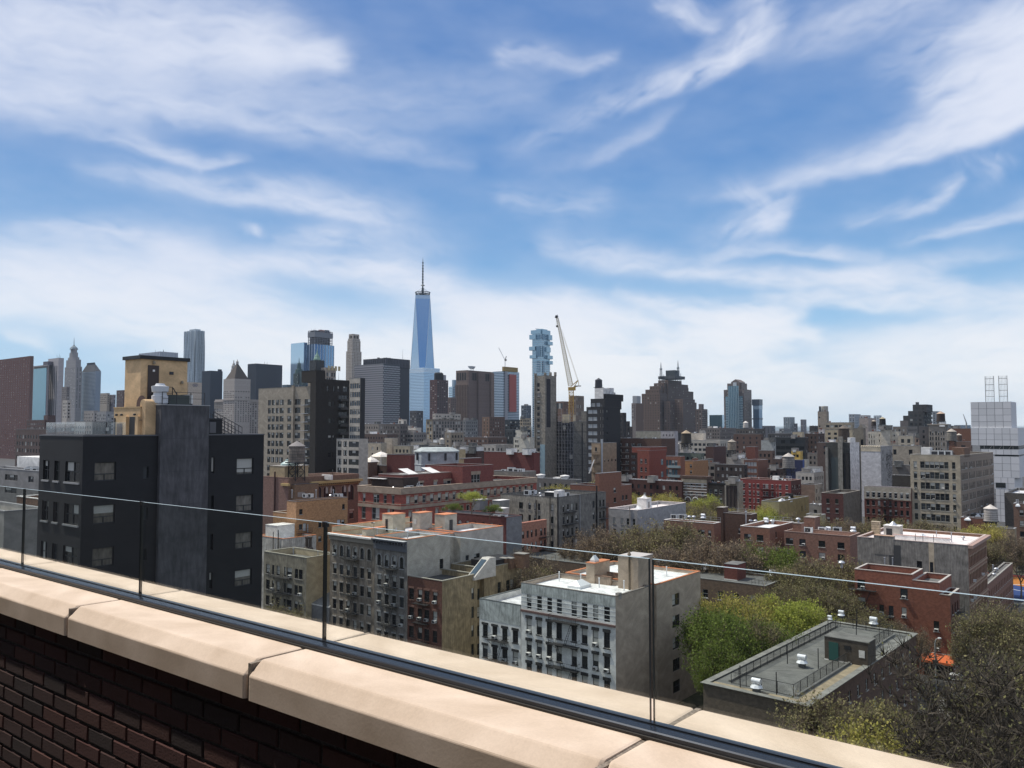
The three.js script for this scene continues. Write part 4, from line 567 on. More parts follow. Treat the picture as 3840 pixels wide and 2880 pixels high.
{ // F orange brick house
 const f=building({label: 'tan orange brick house with a blank long wall and small dark windows',x: [1076,1111,1304],y: 1882,d: 180,wall: mat([0.42,0.26,0.15],'brick'),side: mat([0.38,0.225,0.12],'brick'),roof: MT.tarlight,cope: mat([0.13,0.11,0.10],null),lod: 2,
 right: [{px: [[1122,1135]],py: 1910,rows: 1,h: 1.15,top: 1.65,pitch: 3},{px: [[1283,1293]],py: 1905,rows: 1,h: 1.1,top: 1.45,pitch: 3},{px: [[1121,1134],[1194,1206],[1214,1225],[1280,1292]],py: 1965,rows: 3,h: 1.15,top: 4.9,pitch: 3.1},{px: [[1136,1150],[1264,1278]],py: 1965,rows: 1,h: 1.7,top: 4.8,pitch: 3.1,type: 'fixed',glass: mat([0.5,0.5,0.5],null),sill: false}]});
 for (const p of [1136,1270]){const z=-rightZ(f,p,1980); fireEscape(f,z,3.6,[f.H - 6.8,f.H - 9.9],{right: true,dp: 0.9,m: mat([0.07,0.03,0.025],null)});}
 const x1=-f.W; mass(f,{wall: mat([0.37,0.225,0.12],'brick'),roof: MT.tarlight,cope: mat([0.42,0.36,0.28],null),par: 1,y: 1925},5.2,6,f.H - 2.7,x1 - 0.01,-0.2,f.fit);
 for (const [px,k] of [[1095,'p'],[1145,'h'],[1165,'h'],[1185,'p'],[1240,'v'],[1250,'p'],[1265,'h'],[1275,'h']]){const p=local(f,px,1868,f.H - 0.9); k==='p'?pipe(f,p[0],f.H - 0.9,p[1],1.2) : k==='h'?hvac(f,p[0],f.H - 0.9,p[1],0.9) : vent(f,p[0],f.H - 0.9,p[1]);}
}

// ---------------------------------------------------------------- the blocks across the park and along it
{ // G italianate building with arches, water tank on top
 const ochre=mat([0.42,0.30,0.13],null);
 const t=building({label: 'brown italianate building with a yellow bracketed cornice over arched windows',x: [984,1082,1346],y: 1793,d: 215,wall: BR.purple,side: mat([0.17,0.115,0.09],'brick'),roof: MT.whiteroof,cope: mat([0.20,0.12,0.09],null),lod: 2,
 right: [{px: [[1186,1205],[1212,1232],[1238,1257],[1280,1300],[1305,1326]],py: 1850,rows: 1,h: 4.2,top: 2.8,pitch: 4,arch: true,surround: true,sill: false,stone: mat([0.28,0.2,0.14],null),type: 'pair'},{px: [[1310,1325]],py: 1930,rows: 2,h: 2.2,top: 10,pitch: 4.2,head: 0.4,stone: PL.tan}]});
 const zc=rightZ(t,1160,1800); part(t,'cornice',new Geo().box(0,t.H - 1.9,-t.D - 0.6,1.0,t.H - 1.3,zc).box(0,t.H - 2.5,-t.D,0.45,t.H - 1.9,zc),ochre);
 for (let i=0; i<26; i++) part(t,'bracket',new Geo().box(0.45,t.H - 2.3,-t.D + 0.3 + i*(zc + t.D - 0.6) / 25 - 0.12,0.9,t.H - 1.9,-t.D + 0.3 + i*(zc + t.D - 0.6) / 25 + 0.12),mat([0.2,0.14,0.07],null));
 block(t,'side_pavilion',mat([0.20,0.14,0.095],'brick'),-0.5,rightZ(t,1182,1840),1.4,rightZ(t,1094,1840),t.H - 9,t.H - 1.7,mat([0.10,0.09,0.085],null)); part(t,'patched_render',new Geo().box(1.4,t.H - 4.9,rightZ(t,1130,1845),1.45,t.H - 3.7,rightZ(t,1104,1845)),MT.grey);
 part(t,'cornice_return',new Geo().box(-2.5,t.H - 2.0,-0.1,0.6,t.H - 1.4,0.6),ochre);
 part(t,'downpipe',new Geo().bar([frontX(t,1032,1850),t.H - 14,0.2],[frontX(t,1032,1850),t.H + 1.5,0.2],0.22),mat([0.06,0.03,0.025],null));
 block(t,'stair_bulkhead',mat([0.36,0.30,0.2],'plaster'),frontX(t,1006,1780),-8,frontX(t,1062,1780),-0.4,t.H - 0.9,t.H + 2.9,MT.grey); part(t,'domed_skylight',new Geo().lathe(frontX(t,1036,1740),-4,[[2.2,t.H + 3.0],[2.1,t.H + 3.5],[0.9,t.H + 4.2],[0.9,t.H + 4.6],[0,t.H + 4.7]],10),mat([0.35,0.45,0.42],null,0.4));

 const p=world(t,frontX(t,1112,1790,-3),t.H - 0.9,-3); waterTank('large grey wooden water tank on a black stand above the italianate building',p,1.12,mat([0.19,0.175,0.16],'streaks'),mat([0.22,0.20,0.19],null),4.2);
 block(t,'wall_white',MT.white,-1,-12,3.0,-11.5,t.H - 0.9,t.H + 0.4);
}
{ // H ornate red building
 const tan=mat([0.34,0.285,0.235],'plaster'),red=mat([0.29,0.085,0.068],'brick'),red2=mat([0.18,0.06,0.055],'brick');
 const w={stone: tan,frame: MT.frameWhite,head: 0.25,lod: 1};
 const t=building({label: 'long ornate red brick building with tan stone bands and arched windows',x: [1344,1504,2012],y: 1832,d: 205,wall: red,roof: MT.tar,cope: tan,copeW: 0.3,lod: 1,
 front: [{px: [[1360,1370],[1400,1422],[1438,1450],[1469,1479]],py: 1870,rows: 1,h: 2.2,top: 1.9,pitch: 4,...w},{px: [[1356,1371],[1394,1423],[1452,1462],[1468,1478]],py: 1920,rows: 2,h: 3.1,top: 5.1,pitch: 4.6,...w}],
 right: [{n: 19,m0: 1,m1: 1,w: 1.25,h: 2.0,rows: 1,top: 2.1,pitch: 4,...w},{n: 22,m0: 2,m1: 1,w: 1.15,h: 3.0,rows: 2,top: 5.8,pitch: 4.6,arch: true,surround: true,skip: (i)=>i % 4===3,...w}]});
 const band=(y0,y1,m,o=0.1,nm='stone_band')=>part(t,nm,new Geo().box(-t.W,y0,0,o,y1,o,'k').box(0,y0,-t.D,o,y1,0,'lf'),m);
 band(t.H - 1.5,t.H - 0.05,tan,0.3,'parapet_band'); band(t.H - 5.2,t.H - 4.4,tan,0.16); band(t.H - 4.05,t.H - 3.9,tan,0.1);
 for (let i=0; i<18; i++) part(t,'stone_panel',new Geo().box(0.012,t.H - 3.7,-(1 + (t.D - 2)*(i + 1) / 19) - 0.75,0.09,t.H - 2.3,-(1 + (t.D - 2)*(i + 1) / 19) + 0.75),tan);
 const z=(px)=>rightZ(t,px,1790),m=(o,a,b,h,x1,deep)=>mass(t,{wall: red2,roof: MT.tar,cope: mat([0.24,0.2,0.18],null),y0: t.H - 1,y: 1800,lod: 1,...o},deep,z(a) - z(b),t.H + h,x1,z(a),t.fit);
 m({right: [{px: [[1767,1800]],py: 1790,rows: 1,h: 2.9,top: 2.4,pitch: 4,type: 'triple',head: 0.9,stone: tan,frame: MT.frameWhite,y: 1790}]},1734,1848,4.6,0.06,14);
 m({right: [{px: [[1558,1588],[1626,1640],[1664,1692]],py: 1800,rows: 1,h: 1.6,top: 2.2,pitch: 4,head: 0.5,stone: tan,frame: MT.frameWhite}],par: 0.2,wall: mat([0.20,0.075,0.065],'brick')},1552,1733,2.9,-4,9);
 for (const px of [1618,1702]){const zz=z(px); part(t,'skylight',new Geo().quad([-6,t.H + 2.9,zz + 2.2],[-6,t.H + 2.9,zz - 1.2],[-10,t.H + 4.2,zz - 1.2],[-10,t.H + 4.2,zz + 2.2]).box(-10,t.H + 2.7,zz - 1.2,-6,t.H + 2.88,zz + 2.2),MT.white);}
 block(t,'skylight_roof',MT.tarlight,-12,z(1731),-5,z(1570),t.H + 2.5,t.H + 2.86);
 {const a=local(t,1424,1760,t.H),b=local(t,1500,1772,t.H); mass(t,{wall: mat([0.13,0.045,0.045],'brick'),roof: MT.tar,y0: t.H - 1,par: 0.3,y: 1780},12,9,t.H + 5.5,b[0] - 3,b[1] - 8,t.fit); block(t,'penthouse',mat([0.05,0.035,0.032],'plaster'),-t.W + 1,-9,-3,-3.5,t.H - 0.9,t.H + 2.2,mat([0.05,0.03,0.03],null)); part(t,'awning',new Geo().box(-t.W + 0.6,t.H + 1.8,-4,-t.W + 7,t.H + 1.95,-2.4),MT.white);}
 clutter(t,16,[0.05,0.05,0.9,0.2],'hpv'); railing(t,[[-0.3,z(1852)],[-0.3,-t.D + 1]],t.H,1.1,mat([0.2,0.08,0.06],null),2);
}
{ // I weathered grey
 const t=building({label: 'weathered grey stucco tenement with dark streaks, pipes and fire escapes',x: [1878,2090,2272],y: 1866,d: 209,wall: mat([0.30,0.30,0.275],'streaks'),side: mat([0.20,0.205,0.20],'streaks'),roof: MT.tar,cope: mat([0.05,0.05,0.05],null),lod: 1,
 front: [{px: [[1946,1961],[1981,1991],[2002,2008],[2017,2026],[2065,2075]],py: 1900,rows: 5,h: 1.7,top: 1.8,pitch: 3.05,ac: 0.15}],right: [{px: [[2110,2117],[2126,2133],[2142,2150],[2158,2166],[2222,2230],[2247,2254],[2260,2267]],py: 1900,rows: 6,h: 1.8,top: 2.0,pitch: 3.05,ac: 0.12,sill: false}]});
 for (const [a,b] of [[2108,2155],[2245,2272]]){const z0=rightZ(t,a,1900),z1=rightZ(t,b,1900); fireEscape(t,-(z0 + z1) / 2,z0 - z1,[0,1,2,3].map((k)=>t.H - 4 - k*3.05),{right: true});}
 for (const [px,h] of [[2089,1],[2235,2]]) part(t,'downpipe',new Geo().bar([0.25,2,rightZ(t,px,1890)||-0.2],[0.25,t.H + h,rightZ(t,px,1890)||-0.2],0.2),MT.black); part(t,'downpipe',new Geo().bar([0.2,t.H - 9,rightZ(t,2172,1900)],[0.2,t.H,rightZ(t,2172,1900)],0.12),MT.steel); part(t,'downpipe',new Geo().bar([frontX(t,2012,1900),2,0.2],[frontX(t,2012,1900),t.H - 1,0.2],0.14).bar([frontX(t,2064,1900),2,0.2],[frontX(t,2064,1900),t.H,0.2],0.1),MT.black);
 block(t,'stair_bulkhead',MT.white,-1.6,-3.5,1.0 - 1.2,-0.8,t.H - 0.9,t.H + 1.7); block(t,'water_closet',MT.black,-4.6,-3.2,-1.7,-0.9,t.H - 0.9,t.H + 1.1,MT.white); clutter(t,10,[0.1,0.1,0.95,0.6],'vph');
 // roof garden house in front
 const g=building({label: 'dark red building with a planted roof terrace and blue grey side wall',x: [1645,1899,1957],y: 1941,d: 187,wall: mat([0.12,0.04,0.038],'brick'),side: PL.bluegrey,roof: MT.tar,cope: mat([0.11,0.05,0.045],null),front: [{auto: true,rows: 5,top: 1.5,sp: 2.5,h: 1.8,arch: 0,glass: MT.glass}]});
 const R=g.H - 0.9; for (const [a,b,py,d,h,m] of [[1772,1806,1912,3.2,2.6,PL.bluegrey],[1846,1894,1912,4,2.4,mat([0.26,0.28,0.28],'plaster')],[1858,1900,1932,2.2,1.7,mat([0.45,0.46,0.45],'plaster')]]){const p=local(g,a,py,R),q=local(g,b,py,R); block(g,'roof_shed',m,p[0],p[1] - d,p[0] + Math.max(2.4,(q[0] - p[0])*0.8),p[1],R,R + h,MT.white);}
 for (const px of [1728,1752,1760,1820]){const p=local(g,px,1925,R); block(g,'planter',MT.iron,p[0] - 0.9,p[1] - 0.5,p[0] + 0.9,p[1] + 0.5,R,R + 0.5,mat([0.03,0.05,0.02],null));}hvac(g,-1.8,R,-1.4,1.1); hvac(g,-4,R,-1.6,1);
 const k=building({label: 'pink brick house with a white roof beside the blue grey wall',x: [1945,1957,2050],y: 1963,d: 196,wall: BR.pink,roof: MT.whiteroof,cope: mat([0.45,0.2,0.14],null),lod: 1,right: [{px: [[1958,1966],[1975,1983],[1991,1998],[2007,2014],[2026,2034],[2040,2047]],py: 2000,rows: 4,h: 1.7,top: 1.9,pitch: 2.9,sill: false}]});
 {const z0=rightZ(k,2020,1990),z1=rightZ(k,2050,1990); fireEscape(k,-(z0 + z1) / 2,z0 - z1,[0,1,2].map((q)=>k.H - 4 - q*2.9),{right: true});}
}
{ // J pale blue grey with white roof
 const t=building({label: 'pale blue grey building with a white roof and blank long side wall',x: [2282,2390,2572],y: 1914,d: 230,wall: mat([0.33,0.35,0.38],'plaster'),side: mat([0.33,0.35,0.38],'plaster'),roof: MT.pinkroof,cope: mat([0.62,0.55,0.52],null),lod: 1,front: [{px: [[2298,2309],[2327,2338],[2349,2359],[2372,2382]],py: 1945,rows: 4,h: 1.8,top: 2.4,pitch: 3.1,type: 'dh',frame: MT.frameWhite}]});
 const p=local(t,2394,1912,t.H - 0.9); block(t,'stair_bulkhead',MT.white,p[0] - 0.4,p[1] - 3,p[0] + 2.6,p[1],t.H - 0.9,t.H + 2.4,MT.white); part(t,'bulkhead_skylight',new Geo().lathe(p[0] + 1.1,p[1] - 1.5,[[1.3,t.H + 2.5],[0.15,t.H + 3.3],[0.2,t.H + 3.5],[0,t.H + 3.55]],4),MT.white); part(t,'bulkhead_door',new Geo().box(p[0] + 2.61,t.H - 0.6,p[1] - 1.9,p[0] + 2.65,t.H + 1.5,p[1] - 1.0),MT.grey); clutter(t,4,[0.1,0.3,0.9,0.9],'pk');
 part(t,'downpipe',new Geo().bar([frontX(t,2363,1940),2,0.2],[frontX(t,2363,1940),t.H + 1,0.2],0.15),MT.grey);
}
{ // K the brick housing blocks with white roofs
 const f={h: 1.45,top: 1.75,pitch: 2.75,rows: 5,frame: MT.frameDark,stone: mat([0.42,0.40,0.36],null),ac: 0.15},cope=mat([0.55,0.53,0.5],null);
 const k1=building({name: 'apartment_block',label: 'brown brick apartment block with a white roof left of the dark stair tower',x: [2490,2677,2692],y: 1964,d: 208,wall: BR.project,roof: MT.whiteroof,cope,lod: 2,front: [{px: [[2544,2554],[2567,2591],[2617,2642],[2655,2666]],py: 1975,...f}]});
 const k2=building({name: 'apartment_block',label: 'brown brick apartment block with a white roof right of the dark stair tower',x: [2776,2886,2978],y: 1981,d: 198,wall: mat([0.21,0.11,0.08],'brick'),roof: MT.whiteroof,cope,lod: 2,front: [{px: [[2790,2816],[2837,2862]],py: 1995,...f}],right: [{px: [[2908,2913],[2953,2959]],py: 1990,...f,rows: 2,top: 1.2}]});
 const ks=building({name: 'stair_tower',label: 'dark brown brick stair tower block between two white roofed apartment blocks',category: 'tower',x: [2690,2816,2834],y: 1930,d: 214,wall: mat([0.075,0.045,0.035],'brick'),roof: MT.whiteroof,cope: mat([0.3,0.28,0.26],null),lod: 1,front: [{px: [[2768,2779]],py: 1940,...f,rows: 3,top: 3.6}]});
 block(ks,'chimney_shaft',mat([0.065,0.04,0.032],'brick'),-ks.W - 0.02,-3,-ks.W + 1.7,0.12,0,ks.H + 1.3,MT.grey); railing(ks,[[-ks.W + 2,-3],[-0.3,-3]],ks.H,1.1,MT.steel,2);
 const k3=building({name: 'apartment_block',label: 'brown brick apartment block with paired windows and many roof vents above the olive trees',x: [2940,3187,3226],y: 2012,d: 190,wall: mat([0.205,0.12,0.095],'brick'),roof: MT.whiteroof,cope: mat([0.25,0.18,0.15],null),lod: 2,front: [{px: [[2947,2974],[2997,3021],[3069,3094],[3140,3166]],py: 2020,...f,top: 1.5}]});
 for (let i=0; i<4; i++) part(k3,'brick_band',new Geo().box(-k3.W,k3.H - 3.0 - i*2.75,0.01,-0.01,k3.H - 1.5 - i*2.75,0.02),mat([0.15,0.085,0.07],'brick')).visible=false;
 for (const [k,l] of [[k1,[[2530,'h'],[2560,'h'],[2585,'v'],[2602,'v'],[2637,'o'],[2640,'v']]],[k2,[[2798,'p'],[2815,'v'],[2833,'v'],[2873,'o'],[2895,'v'],[2900,'v']]],[k3,[[3003,'o'],[3012,'v'],[3030,'v'],[3032,'h'],[3085,'h'],[3107,'o'],[3200,'o'],[3140,'h']]]]) for (const [px,c] of l){const p=local(k,px,k===k3?2001 : k===k2?1966 : 1950,k.H - 0.9); c==='h'?hvac(k,p[0],k.H - 0.9,p[1],1.3) : c==='o'?hood(k,p[0],k.H - 0.9,p[1],1.1) : c==='v'?vent(k,p[0],k.H - 0.9,p[1],1.3) : pipe(k,p[0],k.H - 0.9,p[1],2);}
 for (const k of [k1,k2]) railing(k,[[-k.W + 0.3,-k.D*0.9 - 1],[-0.3,-k.D*0.9 - 1]],k.H,1.1,MT.steel,2.5);
 block(k3,'stair_bulkhead',BR.project,frontX(k3,3015,1990,-8),-12,frontX(k3,3055,1990,-8),-8,k3.H - 0.9,k3.H + 2.8,MT.grey); block(k3,'chimney',BR.project,-k3.W + 1.6,-3.5,-k3.W + 3.6,-1.5,k3.H - 0.9,k3.H + 1.9,MT.grey); vent(k3,-k3.W + 2.6,k3.H + 1.9,-2.5,1.4);
}
{ // L the long low block and M the near one with the fenced roof
 const f={w: 1.15,h: 1.6,top: 2.0,pitch: 2.85,rows: 4,m0: 1,m1: 1,stone: mat([0.5,0.48,0.44],null),frame: MT.frameWhite,ac: 0.1};
 const t=building({name: 'apartment_block',label: 'long low brick apartment block with a fenced grey roof and red bulkhead',x: [1855,2870,2957],y: 2199,h: 12.3,wall: mat([0.15,0.11,0.085],'brick'),roof: mat([0.13,0.13,0.125],'roof'),cope: mat([0.20,0.20,0.19],null),par: 0.35,lod: 2,front: [{n: 20,...f}],right: []});
 part(t,'red_brick_band',new Geo().box(-t.W,0,0.005,0,t.H - 3.9,0.012),BR.red).visible=false;
 const R=t.H - 0.35,at2=(px,py)=>local(t,px,py,R);
 {const p=at2(2716,2172); block(t,'stair_bulkhead',mat([0.15,0.05,0.042],'brick'),p[0],p[1] - 4.2,p[0] + 2.7,p[1],R,R + 3,mat([0.16,0.16,0.15],'roof')); part(t,'bulkhead_flashing',new Geo().box(p[0] - 0.05,R,p[1],p[0] + 2.75,R + 0.15,p[1] + 0.08),MT.white);}
 for (const [px,py] of [[2643,2145],[2898,2172],[2208,2086],[1905,2049],[2472,2110],[2935,2130]]){const p=at2(px,py); hood(t,p[0],R,p[1],1.2);}
 railing(t,[[-t.W + 1,-t.D + 0.8],[-1,-t.D + 0.8]],R,1.9,MT.iron,2.5); railing(t,[[-t.W + 1,-1.6],[-t.W*0.32,-1.6]],R,1.3,MT.iron,2.5); railing(t,[[-3.2,-3],[-3.2,-1.4],[-0.4,-1.4]],R,1.1,MT.iron,1.4);
 for (const [px,py] of [[2192,2097],[2234,2090],[2635,2150],[2670,2142],[2877,2180],[2905,2170]]){const p=at2(px,py); part(t,'clothesline_post',new Geo().bar([p[0],R,p[1]],[p[0],R + 2.6,p[1]],0.06),MT.black);}
 const ROT=-40.7*Math.PI / 180;
 const m=building({name: 'apartment_block',label: 'nearest low brick apartment block with a fenced grey roof and green door bulkhead',x: [2638,3030,3441],y: 2647,h: 12.2,rot: ROT,wall: mat([0.105,0.09,0.072],'brick'),side: mat([0.10,0.062,0.048],'brick'),roof: mat([0.155,0.155,0.14],'roof',0.85),cope: mat([0.24,0.235,0.21],'roof'),par: 0.12,copeH: 0.06,copeW: 0.25,lod: 2,right: [{n: 12,w: 0.85,h: 1.35,top: 1.5,pitch: 2.85,rows: 4,m0: 2,m1: 1.5,frame: MT.frameWhite,stone: mat([0.35,0.33,0.3],null)}]});
 const R2=m.H - 0.12,lm=(px,py)=>local(m,px,py,R2),dirt=mat([0.32,0.26,0.17],'roof'),patch=mat([0.21,0.205,0.185],'roof');
 const corners=[[2711,2556],[2997,2618],[3395,2378],[3165,2335]].map(([x,y])=>lm(x,y)),inset=[[-m.W + 2.4,-m.D + 2.2],[-m.W + 2.4,-2.3],[-2.5,-2.3],[-2.5,-m.D + 2.2],[-m.W + 2.4,-m.D + 2.2]];
 {const fence=thing('roof_fence','black chain link fence around the nearest grey roof','fence',m.position.toArray(),ROT),net=mat([0.02,0.02,0.02],null,0.6);
 for (let i=0; i + 1<inset.length; i++){const [a,b]=[inset[i],inset[i + 1]],L=Math.hypot(b[0] - a[0],b[1] - a[1]),n=Math.round(L / 2.0),P=(f)=>[lerp(a[0],b[0],f),lerp(a[1],b[1],f)];
 for (let k=0; k<n; k++){const p=P(k / n); part(fence,'post',new Geo().bar([p[0],R2,p[1]],[p[0],R2 + 1.35,p[1]],0.04),MT.iron);}
 const g=new Geo(); g.bar([a[0],R2 + 1.32,a[1]],[b[0],R2 + 1.32,b[1]],0.03).bar([a[0],R2 + 0.08,a[1]],[b[0],R2 + 0.08,b[1]],0.02); const s=0.16; for (let q=-1.3; q<L; q +=s) for (const d of [1,-1]){let q0=d>0?q : q + 1.25,q1=d>0?q + 1.25 : q,y0=0.06,y1=1.3; if (q0<0||q1<0||q0>L||q1>L) continue; const A=P(q0 / L),B=P(q1 / L); g.bar([A[0],R2 + y0,A[1]],[B[0],R2 + y1,B[1]],0.0075,3);}part(fence,'chain_link',g,net);}}
 {const p=lm(3093,2472),bd=mat([0.075,0.065,0.055],'brick'); block(m,'stair_bulkhead',bd,p[0],p[1] - 3.0,p[0] + 5.4,p[1],R2,R2 + 2.9,mat([0.17,0.165,0.15],'roof')); part(m,'green_door',new Geo().box(p[0] + 0.55,R2 + 0.1,p[1] + 0.01,p[0] + 1.75,R2 + 2.35,p[1] + 0.06),mat([0.015,0.075,0.062],null,0.6)); part(m,'wall_sign',new Geo().box(p[0] + 4.3,R2 + 1.0,p[1] + 0.01,p[0] + 5.0,R2 + 1.9,p[1] + 0.05),MT.white); part(m,'bulkhead_window',new Geo().box(p[0] + 2.5,R2 + 1.7,p[1] + 0.01,p[0] + 3.3,R2 + 2.2,p[1] + 0.05),MT.black); part(m,'bulkhead_flashing',new Geo().box(p[0] + 1.8,R2,p[1] + 0.01,p[0] + 3.4,R2 + 0.12,p[1] + 0.1).box(p[0] - 0.02,R2,p[1] + 0.01,p[0] + 0.5,R2 + 0.1,p[1] + 0.1),MT.white);}
 for (const [px,py,s] of [[2837,2596,1.02],[3008,2502,1.02],[3276,2352,1.0],[3155,2318,0.8],[3112,2330,0.6]]){const p=lm(px,py); hood(m,p[0],R2,p[1],s);}
 for (const [px,py] of [[2776,2578],[2912,2605],[2953,2490],[3069,2508],[3106,2383],[3212,2395],[3214,2350]]){const p=lm(px,py); part(m,'clothesline_post',new Geo().bar([p[0],R2,p[1]],[p[0],R2 + 2.5,p[1]],0.06),MT.black);}
 part(m,'ballast_strip',new Geo().box(-m.W + 0.4,R2,-1.7,-0.5,R2 + 0.012,-0.5).box(-1.8,R2,-m.D*0.48,-0.5,R2 + 0.012,-1.72),dirt);
 part(m,'roof_kerb',new Geo().box(-m.W + 1.9,R2,-m.D + 2.6,-m.W + 2.2,R2 + 0.25,-2.6).box(-2.3,R2,-m.D + 2.6,-2.05,R2 + 0.25,-2.6),patch);
 for (let i=0; i<7; i++){const p=lm([2975,2990,3060,3330,3350,3380,2900][i],[2470,2500,2440,2420,2405,2385,2560][i]),n=7,g=new Geo(),c=[]; for (let k=0; k<n; k++){const a=k / n*6.283,r=rr(0.5,1.1); c.push([p[0] + Math.cos(a)*r*1.8,R2 + 0.01,p[1] - Math.sin(a)*r]);}for (let k=0; k<n; k++) g.tri([p[0],R2 + 0.01,p[1]],c[k],c[(k + 1) % n]); part(m,'roof_patch',g,pick([patch,MT.tarlight,mat([0.10,0.10,0.09],'roof')]));}
}
{ // N stepped red brick, O tall grey walled tenement, P low brick
 const red=mat([0.215,0.085,0.058],'brick'),cope=mat([0.40,0.37,0.33],null),f={h: 1.7,pitch: 3.0,ac: 0.35,stone: mat([0.42,0.4,0.37],null),frame: MT.frameDark};
 const t=building({name: 'tenement',label: 'stepped red brick corner building with an orange awning at its foot',x: [3523,3563,3598],y: 2234,d: 140,wall: red,side: mat([0.13,0.055,0.042],'brick'),roof: MT.pinkroof,cope,lod: 2,par: 1.0,front: [{px: [[3530.5,3532]],py: 2280,rows: 0,...f,top: 99}],right: [{auto: true,sp: 2.2,rows: 4,w: 0.9,...f,top: 1.7}]});
 const q=t.fit,xm=frontX(t,3523,2200),x1=frontX(t,3421,2150),x0=frontX(t,3205,2150);
 mass(t,{wall: red,roof: MT.tarlight,cope,lod: 2,y: 2180,front: [{px: [[3500,3521]],py: 2300,rows: 4,...f,top: 6.4,h: 1.75,pitch: 3.15}]},xm - x1,t.D + 2,15.7,xm,0.0,q);
 mass(t,{wall: red,roof: MT.tarlight,cope,lod: 2,par: 1.2,y: 2150,front: [{px: [[3215,3244]],py: 2190,rows: 2,...f,top: 1.75,h: 1.6,pitch: 3.1},{px: [[3375,3403]],py: 2190,rows: 1,...f,top: 2.5,h: 1.7},{px: [[3297,3314],[3332,3350],[3380,3399]],py: 2260,rows: 3,...f,top: 5.7}]},x1 - x0,t.D,16.6,x1,0.02,q);
 fireEscape(t,frontX(t,3238,2200),4.6,[16.6 - 3.45,16.6 - 6.6],{dp: 1.1}); fireEscape(t,frontX(t,3312,2280),3.4,[16.6 - 7.6,16.6 - 10.6],{dp: 1.0}); fireEscape(t,t.D*0.6,3.2,[t.H - 3.6,t.H - 6.6,t.H - 9.6],{right: true});
 const e=heightAt(t,-1,0,2455);{const g=new Geo(),a=frontX(t,3455,2460),b=frontX(t,3580,2460); g.quad([a,e - 1.0,1.6],[b,e - 1.0,1.6],[b,e,0.03],[a,e,0.03]).quad([a,e - 1.35,1.6],[b,e - 1.35,1.6],[b,e - 1.0,1.6],[a,e - 1.0,1.6]).tri([a,e - 1,1.6],[a,e,0.03],[a,e - 1,0.03]).tri([b,e - 1,1.6],[b,e - 1,0.03],[b,e,0.03]); const w=thing('awning','orange shop awning at the foot of the red brick corner building','awning',t.position.toArray(),t.rotation.y); part(w,'canopy',g,mat([0.62,0.13,0.035],null,0.8)); part(w,'frame_bar',new Geo().bar([a,e + 0.05,0.08],[b,e + 0.05,0.08],0.05),MT.white); part(t,'shop_front',new Geo().box(a + 0.4,0.2,0.01,b - 0.3,e - 1.3,0.06),MT.glass);}
 for (const px of [3318,3348]){const p=local(t,px,2130,15.4); pipe(t,p[0],15.4,p[1],1.2);}{const p=local(t,3216,2100,16.6); vent(t,p[0],16.4,-1,1.4);}
 const gm=mat([0.22,0.22,0.215],'streaks');
 const o=building({name: 'tenement',label: 'six storey tenement with blank grey stucco wall and brick street front',x: [3215,3630,3700],y: 2046,d: 152,wall: gm,side: mat([0.20,0.12,0.085],'brick'),roof: MT.pinkroof,cope: mat([0.45,0.36,0.32],null),lod: 2,par: 0.5,front: [{px: [[3437,3457],[3486,3499]],py: 2090,rows: 3,...f,top: 3.6,pitch: 3.2,h: 2.0,ac: 0.3,sill: false}],right: [{auto: true,sp: 1.5,w: 0.75,rows: 6,...f,top: 2.2,pitch: 3.1,h: 1.9,ac: 0.1,head: 0.25,stone: mat([0.34,0.24,0.17],null)}]});
 part(o,'painted_strip',new Geo().box(frontX(o,3483,2080),0,0.004,frontX(o,3486,2080),o.H,0.02).box(frontX(o,3499,2080),0,0.004,frontX(o,3503,2080),o.H,0.02),PL.beige);{const g=new Geo(),x0=frontX(o,3486,2080),x1=frontX(o,3499,2080); for (let i=0; i<4; i++){const y1=i?o.H - 5.6 - 3.2*(i - 1) : o.H,y0=o.H - 3.6 - 3.2*i; g.box(x0,y0,0.004,x1,y1,0.02);}part(o,'painted_strip',g,PL.beige);}
 {const a=frontX(o,3334,2060),b=frontX(o,3377,2060); block(o,'wall_recess',mat([0.05,0.05,0.05],null),a,0.004,b,0.03,6,o.H - 1.0); block(o,'party_chimney',gm,frontX(o,3277,2015),-1.2,frontX(o,3350,2015),0.05,o.H - 3,o.H + 0.55,mat([0.4,0.26,0.18],null));}
 const RO=o.H - 0.5;{const p=local(o,3314,2012,RO); block(o,'stair_bulkhead',PL.lightgrey,p[0],p[1] - 2.6,p[0] + 3.0,p[1],RO,RO + 2.2,MT.white); part(o,'bulkhead_door',new Geo().box(p[0] + 0.5,RO,p[1] + 0.01,p[0] + 1.6,RO + 1.7,p[1] + 0.05),MT.black); part(o,'bulkhead_dome',new Geo().lathe(p[0] + 1.5,p[1] - 1.3,[[0.9,RO + 2.3],[0.15,RO + 3.0],[0,RO + 3.05]],8),MT.steel);}
 {const p=local(o,3268,2003,RO); block(o,'block_chimney',mat([0.42,0.36,0.27],'brick'),p[0],p[1] - 1.2,p[0] + 1.5,p[1],RO,RO + 2.5,PL.beige); for (let i=1; i<5; i++) part(o,'chimney_joint',new Geo().box(p[0] - 0.01,RO + i*0.5,p[1] - 1.21,p[0] + 1.51,RO + i*0.5 + 0.05,p[1] + 0.01),mat([0.15,0.12,0.09],null));}
 block(o,'roof_wall',MT.white,-o.W*0.72,-5,-o.W*0.2,-4.7,RO,RO + 0.9,mat([0.5,0.33,0.28],null)); for (const px of [3433,3461,3501]) part(o,'roof_post',new Geo().bar([frontX(o,px,2020,-3),RO,-3],[frontX(o,px,2020,-3),RO + 1.6,-3],0.06),MT.black); clutter(o,5,[0.05,0.2,0.6,0.8],'pvk',RO);
